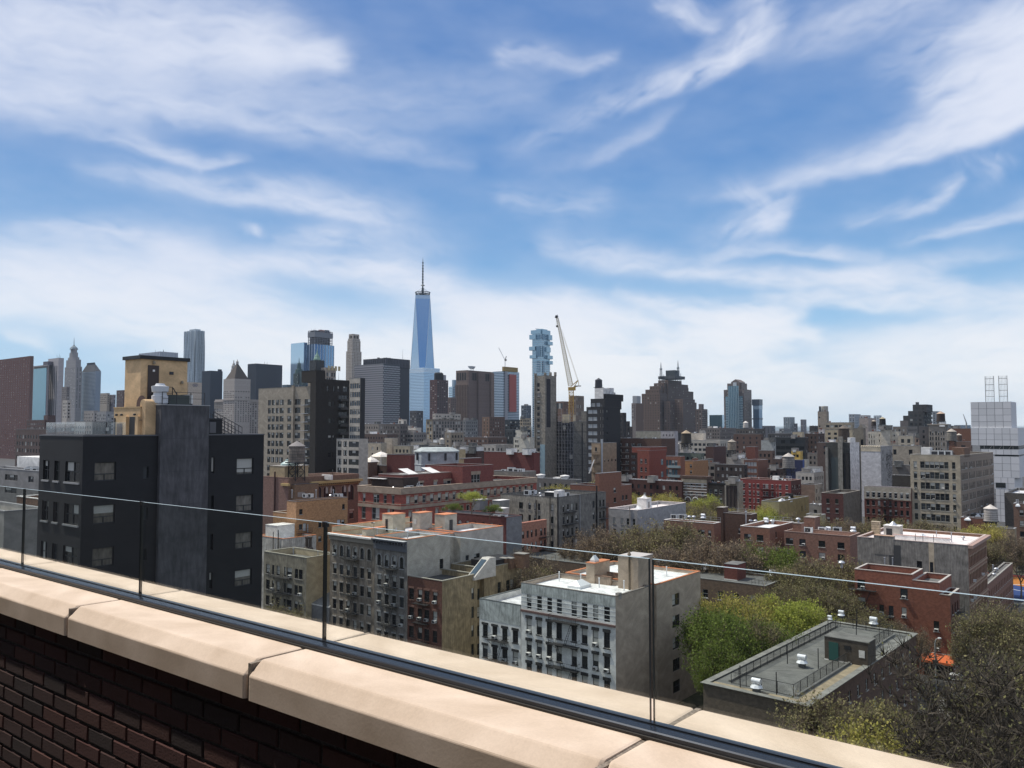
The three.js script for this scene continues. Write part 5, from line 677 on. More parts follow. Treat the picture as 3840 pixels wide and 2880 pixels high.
 block(o,'cornice',mat([0.33,0.22,0.18],null),0.005,-o.D - 0.2,0.8,0.1,o.H - 0.5,o.H + 0.05); for (let i=0; i<5; i++) part(o,'stone_band',new Geo().box(0.004,o.H - 4.6 - i*3.1,-o.D,0.12,o.H - 4.35 - i*3.1,0),mat([0.34,0.24,0.17],null));
 const p=building({name: 'apartment_block',label: 'low brick apartment block with a fenced roof behind the six storey tenement',x: [3660,3697,3800],y: 2198,d: 170,wall: BR.project,roof: mat([0.17,0.165,0.15],'roof'),cope: mat([0.26,0.25,0.22],null),par: 0.2,lod: 1,right: [{auto: true,sp: 2.2,w: 0.8,rows: 4,h: 1.5,top: 1.6,pitch: 2.8}]});
 railing(p,[[-1.5,-0.5],[-1.5,-p.D + 1]],p.H - 0.2,1.4,MT.iron,2); clutter(p,3,[0.2,0.1,0.9,0.8],'vp',p.H - 0.2);
}
{ // Q grey loft building, R the stacked mesh boxes
 const rot=-41.5*Math.PI / 180,f={h: 2.35,pitch: 3.72,rows: 8,sill: true,stone: mat([0.42,0.40,0.36],null),frame: mat([0.16,0.17,0.16],null),ac: 0.12};
 const t=building({label: 'seven storey grey loft building with wide window bands and brick side',x: [3412,3600,3724],y: 1708,d: 290,rot,wall: mat([0.36,0.335,0.28],'plaster'),side: mat([0.22,0.19,0.165],'brick'),roof: MT.tar,cope: mat([0.42,0.39,0.33],null),lod: 1,
 front: [{px: [[3425,3438],[3450,3467],[3468,3485],[3486,3503],[3504,3521],[3522,3539],[3540,3556],[3569,3582]],py: 1720,top: 2.4,...f}],right: [{auto: true,sp: 1.75,w: 1.0,...f,top: 2.6,m: 1.2,skip: (i)=>i % 6===5}]});
 block(t,'bulkhead',BR.brown,-4,-14,1 - 1,-6,t.H - 0.9,t.H + 2.6); block(t,'bulkhead',MT.white,-t.W + 3,-6,-t.W + 6,-3,t.H - 0.9,t.H + 2.6); for (const [x,z] of [[-9,-4],[-7,-4.5],[-5,-5]]) hvac(t,x,t.H - 0.9,z,2); clutter(t,8,[0.1,0.1,0.9,0.8],'hvp');
 const mesh=mat([0.60,0.59,0.59],null,0.7),mesh2=mat([0.55,0.545,0.545],null,0.7),dark=mat([0.03,0.035,0.035],null,0.2);
 const D=365,q=fit({x: [3641,3793,3822],y: 1507,d: D}),m=thing('museum','tall museum of stacked offset boxes clad in pale metal mesh','museum',q.pos,GRID); Object.assign(m,q);
 const hy=(py)=>EYE + ray(3793,py)[1]*D,boxes=[[3641,3793,3822,1605,1507],[3640,3817,3868,1672,1605.5],[3677,3817,3868,1706,1687],[3722,3819,3868,1792,1713.5],[3722,3799,3868,1836,1792.5],[3727,3775,3868,1960,1836.5]];
 boxes.forEach(([l,c,r,b,tp],k)=>{const x1=frontX(m,c,1600),x0=frontX(m,l,1600),y0=k===5?0 : hy(b),y1=hy(tp),dep=[16,24,24,24,24,24][k],nx=Math.max(3,Math.round((x1 - x0) / 2.9)),ny=Math.max(1,Math.round((y1 - y0) / 2.9)),z1=k===0?-0.5 : 0;
 part(m,'box_core',new Geo().box(x0 + 0.1,y0,z1 - dep,x1 - 0.1,y1 - 0.08,z1 - 0.1),mat([0.16,0.16,0.17],null));
 for (let i=0; i<nx; i++) for (let j=0; j<ny; j++) part(m,'mesh_panel',new Geo().box(lerp(x0,x1,i / nx) + 0.07,lerp(y0,y1,j / ny) + 0.06,z1 - 0.1,lerp(x0,x1,(i + 1) / nx) - 0.07,lerp(y0,y1,(j + 1) / ny) - 0.06,z1 + rr(0,0.02)),rnd()<0.5?mesh : mesh2);
 const nz2=Math.round(dep / 3); for (let i=0; i<nz2; i++) part(m,'mesh_panel',new Geo().box(x1 - 0.1,y0,z1 - dep*(i + 1) / nz2 + 0.045,x1,y1,z1 - dep*i / nz2 - 0.045),mesh);
 part(m,'box_rim',new Geo().box(x0,y1,z1 - dep,x1,y1 + 0.15,z1),mat([0.62,0.62,0.62],null));});
 {const x1=frontX(m,3816,1600),g=(a,b,l)=>part(m,'window_band',new Geo().box(frontX(m,l,1600),hy(b),-18,x1,hy(a),-0.7),dark); g(1672,1687,3672); g(1706,1713.5,3726); for (let i=0; i<7; i++) part(m,'strut',new Geo().bar([frontX(m,3690 + i*18,1680),hy(1687),-0.6],[frontX(m,3690 + i*18 + (i % 2?12 : 0),1680),hy(1672),-0.6],0.12),MT.grey); part(m,'window_band',new Geo().box(frontX(m,3734,1820),hy(1831),0.03,frontX(m,3771,1820),hy(1812),0.08),dark);}
 for (const [l,r] of [[3695,3727],[3746,3777]]){const g=new Geo(),a=frontX(m,l,1450,-4),b=frontX(m,r,1450,-4),y0=hy(1507),y1=hy(1406); for (let i=0; i<=6; i++){const x=lerp(a,b,i / 6); g.bar([x,y0,-4],[x,y1,-4],i % 6?0.06 : 0.17);}for (let j=0; j<=4; j++) g.bar([a,lerp(y0,y1 - 1.2,j / 4),-4],[b,lerp(y0,y1 - 1.2,j / 4),-4],0.13); part(m,'roof_lattice',g,mat([0.16,0.16,0.165],null,0.5));}
}

// ---------------------------------------------------------------- the far skyline
const GL={blue: mat([0.20,0.30,0.42],null,0.12,0.85),pale: mat([0.42,0.54,0.63],null,0.12,0.85),teal: mat([0.16,0.25,0.30],null,0.15,0.7),navy: mat([0.018,0.026,0.042],null,0.25,0.2),deep: mat([0.12,0.20,0.30],null,0.15,0.7),steelblue: mat([0.30,0.38,0.45],null,0.25,0.6)};
const bandsOf=(t,n,y0,y1,thick,proud,m,name='spandrel_band',x1=0,z1=0,W=t.W,D=t.D)=>{const g=new Geo(); for (let i=0; i<n; i++){const y=lerp(y0,y1,i / n); g.box(x1 - W,y,z1,x1 + proud,y + thick,z1 + proud,'kl').box(x1,y,z1 - D,x1 + proud,y + thick,z1,'lf');}const p=part(t,name,g,m); p.userData.kind='stuff';};
const finsOf=(t,nf,nr,y0,y1,w,proud,m,name='pier',x1=0,z1=0,W=t.W,D=t.D)=>{const g=new Geo(); for (let i=0; nf&&i<=nf; i++){const x=x1 - W + W*i / nf; g.box(x - w / 2,y0,z1,x + w / 2,y1,z1 + proud,'kb');}for (let i=0; nr&&i<=nr; i++){const z=z1 - D*i / nr; g.box(x1,y0,z - w / 2,x1 + proud,y1,z + w / 2,'lb');}const p=part(t,name,g,m); p.userData.kind='stuff';};
const A=(o={})=>({auto: true,sp: 4,w: 1.7,h: 1.9,pitch: 3.6,top: 3,...o});
const tower=(label,x,y,d,o={})=>building({label,x,y,d,par: 0.6,lod: 0,category: 'tower',name: 'tower',...o});
const antenna=(t,x,z,y,h,r=0.5,m=MT.darksteel)=>part(t,'antenna',new Geo().bar([x,y,z],[x,y + h,z],r,5,r*0.3),m);
{
 const mar=mat([0.115,0.058,0.058],'brick');
 const t1=tower('dark maroon high rise with many small windows at the left edge',[-70,114,123],1335,1050,{wall: mar,side: mat([0.16,0.11,0.11],'brick'),front: A({n: 22,m0: 1,m1: 1,w: 1.7,h: 1.6,pitch: 3.0,top: 2.4,rows: 42,lit: 0.12}),roof: MT.tar,cope: mat([0.06,0.05,0.05],null)});
 tower('lower dark brick tower beside the maroon high rise',[100,168,203],1575,800,{wall: mat([0.085,0.055,0.055],'brick'),front: A({rows: 12,lit: 0.3}),right: A({rows: 12,lit: 0.3})}); block(scene.children[scene.children.length - 1],'bulkhead',mat([0.09,0.06,0.06],'brick'),-10,-10,-1,-3,44,53);
 let t=tower('glass fronted tower with a teal curtain wall beside the maroon high rise',[112,176,181],1368,1500,{wall: mat([0.30,0.29,0.32],'plaster'),roof: MT.tar});
 part(t,'curtain_wall',new Geo().box(frontX(t,124,1500),42,0.02,frontX(t,172,1500),EYE + ray(150,1382)[1]*1520,0.7),mat([0.16,0.33,0.40],null,0.2,0.5)); part(t,'plant_screen',new Geo().box(frontX(t,126,1500),t.H - 8,0.02,frontX(t,174,1500),t.H - 2,0.5),MT.tar); block(t,'plant_room',mat([0.12,0.11,0.13],null),-26,-16,-6,-4,t.H,t.H + 7); finsOf(t,8,1,0,50,2.4,1.2,mat([0.36,0.35,0.38],null));
 t=tower('pale limestone tower with tall dark vertical strips',[181,220,240],1342,1500,{wall: mat([0.42,0.42,0.46],'plaster')});{const g=new Geo(); for (let i=0; i<5; i++){const x=-t.W*(0.14 + i*0.18); g.box(x - 0.8,0,0.02,x + 0.8,t.H - 14,0.35);}part(t,'window_strip',g,mat([0.03,0.035,0.045],null,0.6)).userData.kind='stuff';}for (let i=0; i<4; i++) antenna(t,-4 - i*5,-5,t.H,5 + (i % 2)*3,0.25);
 { // slender spired tower
 t=tower('slender grey tower with stepped shoulders and a pointed spire',[243,285,308],1374,2200,{wall: mat([0.27,0.28,0.31],'plaster'),front: A({sp: 6,w: 2.4,rows: 30}),right: A({sp: 6,w: 2.4,rows: 30})});
 const hy=(py)=>EYE + ray(276,py)[1]*2200,m=mat([0.27,0.28,0.31],'plaster'),cx=-t.W*0.5,cz=-t.D*0.5; [[1374,1347,0.86],[1347,1338,0.66],[1338,1320,0.5],[1320,1306,0.38]].forEach(([a,b,s])=>part(t,'setback',new Geo().box(cx - t.W*s / 2,hy(a),cz - t.D*s / 2,cx + t.W*s / 2,hy(b),cz + t.D*s / 2),m)); part(t,'spire_roof',new Geo().lathe(cx,cz,[[t.W*0.17,hy(1307)],[t.W*0.13,hy(1300)],[t.W*0.06,hy(1294)],[1,hy(1288)],[0.3,hy(1262)]],8),mat([0.22,0.26,0.28],null));}
 {t=tower('blue glass tower with a dark sloping hipped roof',[306,360,379],1392,2200,{wall: GL.steelblue,side: mat([0.20,0.25,0.31],null,0.4,0.3)}); bandsOf(t,36,60,t.H,1.6,0.4,mat([0.24,0.28,0.33],null)); const h=ray(340,1357)[1]*2200 + EYE; part(t,'hipped_roof',new Geo().quad([-t.W,t.H,0],[0,t.H,0],[-t.W*0.28,h,-8],[-t.W*0.78,h,-8]).quad([0,t.H,0],[0,t.H,-t.D],[-t.W*0.28,h,-t.D + 8],[-t.W*0.28,h,-8]).quad([-t.W*0.78,h,-8],[-t.W*0.28,h,-8],[-t.W*0.28,h,-t.D + 8],[-t.W*0.78,h,-t.D + 8]).quad([-t.W,t.H,-t.D],[-t.W,t.H,0],[-t.W*0.78,h,-8],[-t.W*0.78,h,-t.D + 8]),mat([0.06,0.065,0.075],null));}
 // low jumble between the left towers and the yellow bulkhead
 [[[232,250,262],1450,1400,[0.2,0.19,0.2],'small dark block between the striped tower and the spired tower'],[[235,252,256],1500,900,[0.45,0.44,0.43],'narrow white building below the striped tower'],[[376,402,412],1474,1500,[0.36,0.34,0.31],'beige office block right of the hipped roof tower'],[[410,426,434],1480,1500,[0.2,0.2,0.24],'grey block with a small pinnacle left of the yellow bulkhead'],[[437,462,480],1463,1300,[0.12,0.085,0.085],'brown block touching the yellow bulkhead'],[[315,352,368],1540,900,[0.33,0.33,0.34],'pale low block at the foot of the hipped roof tower'],[[362,398,432],1543,850,[0.28,0.30,0.33],'grey office block with many windows left of the yellow bulkhead'],[[200,262,300],1590,600,[0.12,0.09,0.085],'low brown block behind the black building roof'],[[280,345,400],1580,560,[0.3,0.3,0.3],'low grey block with a pale roof line behind the black building roof'],[[348,390,410],1582,450,[0.02,0.02,0.025],'black box penthouse behind the black building roof'],[[60,180,215],1610,420,[0.10,0.075,0.075],'broad dark brick block behind the black building left part']].forEach(([x,y,d,c,l])=>tower(l,x,y,d,{name: 'building',category: 'building',wall: mat(c,'plaster'),roof: MT.silver,front: A({rows: 5,sp: 3.5}),right: A({rows: 5,sp: 3.5})}));
 t=tower('grey office slab with vertical stripes behind the yellow bulkhead',[523,600,666],1318,2300,{wall: mat([0.33,0.36,0.40],null,0.5)}); finsOf(t,14,12,60,t.H,2.2,1.2,mat([0.44,0.46,0.5],null)); antenna(t,-40,-8,t.H,8); antenna(t,0,-10,t.H,6,1.2);
 { // rippled steel tower
 t=thing('tower','tall rippled silver tower rising behind the yellow bulkhead','tower'); const d=1850,q=fit({x: [690,735,768],y: 1238,d}); t.position.set(...q.pos); t.rotation.y=GRID; Object.assign(t,q); const m=mat([0.44,0.54,0.64],'plaster',0.4,0.3),wn=GL.navy;
 const face=(len,P,n)=>{const g=new Geo(),wg=new Geo(),ny=64; const f=(s,y)=>Math.max(0,Math.sin(s*n*Math.PI*2 + Math.sin(y*0.022 + s*4)*1.6))*2.6; for (let i=0; i<n*8; i++) for (let j=0; j<ny; j++){const s0=i / (n*8),s1=(i + 1) / (n*8),y0=110 + (q.H - 110)*j / ny,y1=110 + (q.H - 110)*(j + 1) / ny; g.quad(P(s0*len,y0,f(s0,y0)),P(s1*len,y0,f(s1,y0)),P(s1*len,y1,f(s1,y1)),P(s0*len,y1,f(s0,y1))); if (i % 2&&j<ny - 1){const e=0.12; wg.quad(P(lerp(s0,s1,0.15)*len,lerp(y0,y1,0.25),f(s0,y0) + e),P(lerp(s0,s1,0.85)*len,lerp(y0,y1,0.25),f(s1,y0) + e),P(lerp(s0,s1,0.85)*len,lerp(y0,y1,0.75),f(s1,y1) + e),P(lerp(s0,s1,0.15)*len,lerp(y0,y1,0.75),f(s0,y1) + e));}}part(t,'rippled_wall',g,m); part(t,'windows',wg,wn).userData.kind='stuff';};
 face(q.W,(s,h,n)=>[s - q.W,h,n],3); face(q.D,(s,h,n)=>[n,h,-s],3); part(t,'core',new Geo().box(-q.W,0,-q.D,-0.1,q.H - 3,-0.1),m); block(t,'crown',m,-q.W*0.7,-q.D*0.8,-q.W*0.2,-q.D*0.2,q.H - 3,q.H + 4); part(t,'podium',new Geo().box(-q.W - 6,0,-q.D - 6,8,108,8),mat([0.32,0.27,0.27],'brick')); part(t,'setback',new Geo().box(-q.W*0.8,108,0,6,126,6),mat([0.32,0.30,0.31],'brick'));}
 tower('cream rooftop plant block at the foot of the rippled tower',[695,706,757],1433,1250,{wall: mat([0.30,0.24,0.16],'plaster'),side: mat([0.5,0.45,0.4],'plaster')});
 {const t=scene.children[scene.children.length - 1]; const z=rightZ(t,732,1446),g=new Geo(); for (const [s,m] of [[1,0]]) for (let i=0; i<20; i++){const a=i / 20*6.283,b=(i + 1) / 20*6.283,y=EYE + ray(732,1446)[1]*1270,P=(w,r)=>[0.3,y + Math.sin(w)*r*2.5,z - Math.cos(w)*r*4.6]; g.quad(P(a,0.82),P(b,0.82),P(b,1),P(a,1)).quad(P(b,0.82),P(a,0.82),P(a,1),P(b,1));}for (let k=0; k<4; k++) g.box(0.2,EYE + ray(732,1449)[1]*1270,z - 2.2 + k*1.2,0.32,EYE + ray(732,1443)[1]*1270,z - 1.6 + k*1.2); part(t,'oval_logo_sign',g,mat([0.12,0.13,0.2],null));}
 t=tower('dark navy slab tower right of the rippled tower',[759,790,834],1390,1700,{wall: mat([0.018,0.026,0.042],null,0.35)}); block(t,'plant_room',mat([0.03,0.035,0.05],null),-3,-26,-0.5,-18,t.H - 1,t.H + 4); finsOf(t,10,16,40,t.H,0.8,0.4,mat([0.045,0.06,0.085],null));
 t=tower('broad dark navy office tower right of the ornate stone tower',[930,960,1058],1363,1900,{wall: mat([0.016,0.022,0.034],null,0.35)}); finsOf(t,8,28,40,t.H,0.7,0.5,mat([0.05,0.06,0.08],null)); bandsOf(t,40,40,t.H,0.8,0.3,mat([0.04,0.05,0.068],null)); antenna(t,-10,-30,t.H,7); antenna(t,-6,-34,t.H,6);
 { // ornate stone tower and pyramid
 const st=mat([0.40,0.385,0.38],'plaster'),d=1500,P=(py,px=900)=>EYE + ray(px,py)[1]*d;
 t=tower('pale stone courthouse tower with a tall brown pyramid roof',[838,880,940],1420,d,{wall: st,front: A({sp: 5,w: 2,rows: 16,top: 22}),right: A({sp: 5,w: 2,rows: 16,top: 22,skip: (i,j)=>j===1||j===2}),par: 0.2});
 const cx=-t.W / 2,cz=-t.D / 2,R=Math.min(t.W,t.D)*0.5; part(t,'pyramid_roof',new Geo().lathe(cx,cz,[[R*1.28,t.H + 0.3],[R*1.2,t.H + 1.5],[2.2,P(1362)],[1.2,P(1360)]],4).build().rotateY(0),mat([0.075,0.06,0.05],null)); t.children[t.children.length - 1].position.set(cx,0,cz); t.children[t.children.length - 1].geometry.translate(-cx,0,-cz).rotateY(Math.PI / 4); part(t,'finial',new Geo().lathe(cx,cz,[[2.4,P(1362)],[2.4,P(1352)],[1,P(1350)],[0.3,P(1344)]],8),st); block(t,'window_band',st,-t.W - 1,-t.D - 1,1,1,P(1500),P(1496));
 t=tower('broad stone municipal building with colonnade wings behind the pyramid tower',[806,872,986],1496,1540,{wall: mat([0.37,0.36,0.36],'plaster'),front: A({sp: 6,w: 2.4,h: 2.6,rows: 14,pitch: 4.4,top: 8}),right: A({sp: 6,w: 2.4,h: 2.6,rows: 14,pitch: 4.4,top: 8})}); finsOf(t,20,0,t.H - 18,t.H - 6,1.2,0.7,mat([0.36,0.355,0.35],'plaster'),'column'); bandsOf(t,1,t.H - 5,t.H,2,1.6,st,'cornice');
 t=tower('tiered stone cupola with a statue finial left of the pyramid',[866,876,886],1400,1640,{wall: mat([0.37,0.37,0.37],'plaster'),front: A({sp: 4,rows: 5})}); const Q=(py)=>EYE + ray(876,py)[1]*1640; part(t,'drum',new Geo().lathe(-t.W / 2,-t.D / 2,[[5.4,t.H],[5.4,Q(1385)],[4.4,Q(1384)],[4.2,Q(1372)],[3,Q(1369)],[2.2,Q(1362)],[1,Q(1360)],[0.8,Q(1352)],[0.2,Q(1349)]],12),mat([0.36,0.37,0.38],'plaster'));
 t=tower('small stone corner turret with a conical roof',[845,849,854],1450,1600,{wall: st}); part(t,'cone_roof',new Geo().lathe(-t.W / 2,-t.D / 2,[[3.4,t.H],[0.2,t.H + 16]],8),mat([0.3,0.33,0.33],null));}
 t=tower('pale blue mirror glass tower with a flat top',[1091,1140,1153],1284,2350,{wall: mat([0.50,0.62,0.70],null,0.08,0.9),side: GL.blue});
 {t=tower('glass tower with bare concrete upper floors under construction',[1152,1180,1252],1290,2350,{wall: GL.deep,side: mat([0.16,0.29,0.44],null,0.1,0.85)}); finsOf(t,3,7,60,t.H,1.6,1,mat([0.45,0.52,0.6],null,0.4)); const hy=(py)=>EYE + ray(1200,py)[1]*2350,x0=-t.W + 0,g=new Geo(),cm=mat([0.15,0.15,0.17],null); for (let i=0; i<9; i++){const y=t.H + 2 + i*4.6; g.box(-t.W + 1,y,-t.D + 4,-1,y + 1.1,-1);}for (let i=0; i<8; i++) for (let k=0; k<3; k++){const z=-2 - (t.D - 7)*i / 7; g.box(-2.5 - k*(t.W - 5) / 2,t.H,z - 0.7,-1.2 - k*(t.W - 5) / 2,hy(1238),z + 0.7);}part(t,'floor_slabs',g,cm).userData.kind='stuff'; part(t,'core',new Geo().box(-t.W + 4,t.H,-t.D + 10,-6,hy(1241),-6),mat([0.08,0.085,0.10],null)); part(t,'screen_wall',new Geo().box(-t.W + 1,hy(1262),-t.D + 3,-0.6,hy(1243),-0.6),mat([0.17,0.175,0.19],null)); for (let i=0; i<14; i++) antenna(t,-rr(1,t.W),-rr(1,t.D - 3),hy(1242),rr(4,12),0.4); block(t,'site_shed',mat([0.3,0.16,0.13],null),-12,-38,-4,-22,hy(1243),hy(1233)); block(t,'site_shed',mat([0.06,0.07,0.1],null),-12,-56,-4,-42,hy(1243),hy(1232));}
 {t=tower('dark green gothic tower with pinnacle in front of the mirror glass tower',[1100,1118,1142],1400,1750,{wall: mat([0.045,0.075,0.08],'plaster'),front: A({rows: 10}),right: A({rows: 10})}); part(t,'stepped_crown',new Geo().lathe(-t.W / 2,-t.D / 2,[[9,t.H],[7.5,t.H + 9],[5,t.H + 10],[3.4,t.H + 22],[1,t.H + 24],[0.3,t.H + 34]],8),mat([0.05,0.09,0.09],null)); block(t,'tower_wing',mat([0.05,0.08,0.085],null),2,-12,14,-2,0,t.H + 4);}
 {t=tower('dark octagonal block with a green copper pinnacle',[1161,1185,1217],1350,1500,{wall: mat([0.028,0.032,0.036],'plaster'),front: A({rows: 6,lit: 0})}); const hy=(py)=>EYE + ray(1187,py)[1]*1500; part(t,'copper_pinnacle',new Geo().lathe(-t.W*0.5,-t.D*0.5,[[6.5,t.H],[6.2,hy(1343)],[4.4,hy(1338)],[4.4,hy(1335)],[1.6,hy(1322)],[1.2,hy(1318)],[0.2,hy(1305)]],8),mat([0.22,0.33,0.25],null));}
 t=tower('cream stone block with yellow lit attic below the green pinnacle',[1200,1222,1260],1378,1500,{wall: mat([0.33,0.29,0.25],'plaster'),front: A({rows: 8}),right: A({sp: 6,w: 3.4,h: 7,pitch: 9,rows: 3,top: 9})}); for (let i=0; i<4; i++) part(t,'attic_bay',new Geo().box(0.1,t.H - 5,-4 - i*8 - 4.6,1.2,t.H + 3.5,-4 - i*8),mat([0.5,0.44,0.27],'plaster'));
 {const m=mat([0.42,0.395,0.37],'plaster'),hy=(py)=>EYE + ray(1328,py)[1]*2000; t=tower('tall cream stone tower with chamfered stepped crown',[1298,1320,1356],1316,2000,{wall: m,front: A({sp: 5,w: 1.8,rows: 34}),right: A({sp: 5,w: 1.8,rows: 34})});
 [[1316,1276,0.86],[1276,1268,0.78],[1268,1251,0.68]].forEach(([a,b,s],k)=>{const W=t.W*s,D=t.D*s,x1=-t.W*(1 - s) / 2,z1=-t.D*(1 - s) / 2; mass(t,{wall: m,y0: hy(a),par: 0.3,lod: 0,y: 1300,front: k===2?A({n: 2,m0: 2,m1: 2,w: 4,h: 9,top: 4,pitch: 20,rows: 1}) : A({sp: 5,rows: 9}),right: k===2?A({n: 2,m0: 2,m1: 2,w: 5,h: 9,top: 4,pitch: 20,rows: 1}) : A({sp: 5,rows: 9})},W,D,hy(b),x1,z1,t.fit);});}
 { // grid slab
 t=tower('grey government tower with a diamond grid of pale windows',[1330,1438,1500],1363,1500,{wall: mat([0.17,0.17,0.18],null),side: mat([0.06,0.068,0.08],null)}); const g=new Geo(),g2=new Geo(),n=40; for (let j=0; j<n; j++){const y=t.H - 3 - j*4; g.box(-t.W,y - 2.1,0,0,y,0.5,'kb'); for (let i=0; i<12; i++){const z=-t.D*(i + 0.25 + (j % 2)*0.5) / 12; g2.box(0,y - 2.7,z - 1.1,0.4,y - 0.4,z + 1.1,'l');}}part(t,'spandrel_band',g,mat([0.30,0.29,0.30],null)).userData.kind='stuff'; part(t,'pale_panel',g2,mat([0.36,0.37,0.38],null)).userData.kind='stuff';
 t=tower('dark rooftop block of the government tower with rows of vents',[1364,1447,1536],1342,1540,{wall: mat([0.05,0.052,0.06],null),side: mat([0.05,0.055,0.065],null)}); finsOf(t,12,16,t.H - 16,t.H,1,0.8,mat([0.10,0.10,0.115],null)); clutter(t,14,[0.05,0.05,0.95,0.5],'hb',t.H); antenna(t,-2,-45,t.H,20,0.3); bandsOf(t,1,t.H - 17,t.H,1,1,mat([0.03,0.03,0.035],null));}
}
{ // the tallest tower: a square that turns into one set at 45 degrees on its way up
 const d=2350,base=at(1583,1500,d),t=thing('skyscraper','tallest tapering blue glass skyscraper with a needle mast','skyscraper',[base.x,0,base.z],GRID),hy=(py)=>EYE + ray(1583,py)[1]*d,y0=56,y1=hy(1124),b=30.5,tp=29.5,B=[[b,b],[b,-b],[-b,-b],[-b,b]],T=[[tp,0],[0,-tp],[-tp,0],[0,tp]];
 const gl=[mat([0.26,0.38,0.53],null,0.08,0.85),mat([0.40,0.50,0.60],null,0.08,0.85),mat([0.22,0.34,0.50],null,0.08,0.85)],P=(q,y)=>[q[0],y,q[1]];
 part(t,'podium',new Geo().box(-b,0,-b,b,y0,b),mat([0.4,0.45,0.5],null,0.4));
 const r45=(q)=>[q[0],q[1]];
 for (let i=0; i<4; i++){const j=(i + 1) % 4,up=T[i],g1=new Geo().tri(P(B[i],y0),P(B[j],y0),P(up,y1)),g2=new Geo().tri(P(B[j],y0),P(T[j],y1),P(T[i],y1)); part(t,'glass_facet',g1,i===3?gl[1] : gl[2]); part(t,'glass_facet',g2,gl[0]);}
 {const g=new Geo(); for (let i=0; i<4; i++){const j=(i + 1) % 4; g.bar(P(B[i],y0),P(T[i],y1),0.5).bar(P(B[j],y0),P(T[i],y1),0.5);}part(t,'corner_trim',g,mat([0.55,0.6,0.65],null,0.3,0.5));}
 part(t,'parapet',new Geo().prism(T.map((q)=>q).reverse(),y1,y1 + 10),mat([0.42,0.5,0.6],null,0.2,0.6)); const y2=y1 + 10,dk=mat([0.04,0.055,0.065],null,0.5);
 for (const [h,r] of [[2,19],[6,21],[10,22]]) part(t,'ring',new Geo().lathe(0,0,[[r - 2,y2 + h],[r,y2 + h],[r,y2 + h + 1.6],[r - 2,y2 + h + 1.6]],20),dk);{const g=new Geo(); for (let i=0; i<14; i++){const a=i / 14*6.283; g.bar([Math.cos(a)*19,y2,Math.sin(a)*19],[Math.cos(a)*21,y2 + 12,Math.sin(a)*21],0.5);}part(t,'ring_strut',g,dk);}
 const yt=hy(966); part(t,'mast',new Geo().lathe(0,0,[[3.6,y2],[3.2,hy(1080)],[2,hy(1079)],[1.7,hy(1010)],[0.9,hy(980)],[0.2,yt]],8),dk); for (let i=0; i<9; i++) part(t,'mast_collar',new Geo().lathe(0,0,[[0,hy(1072 - i*10.5)],[i?2.7 : 6.2,hy(1072 - i*10.5) + 0.6],[i?2.7 : 4.4,hy(1072 - i*10.5) + 2.6],[0,hy(1072 - i*10.5) + 3]],8),dk);{const g=new Geo(); for (let i=0; i<4; i++){const a=i*1.57 + 0.4; g.bar([0,hy(1078),0],[Math.cos(a)*19,y2 + 12,Math.sin(a)*19],0.35,3);}part(t,'guy_cable',g,dk);}
}
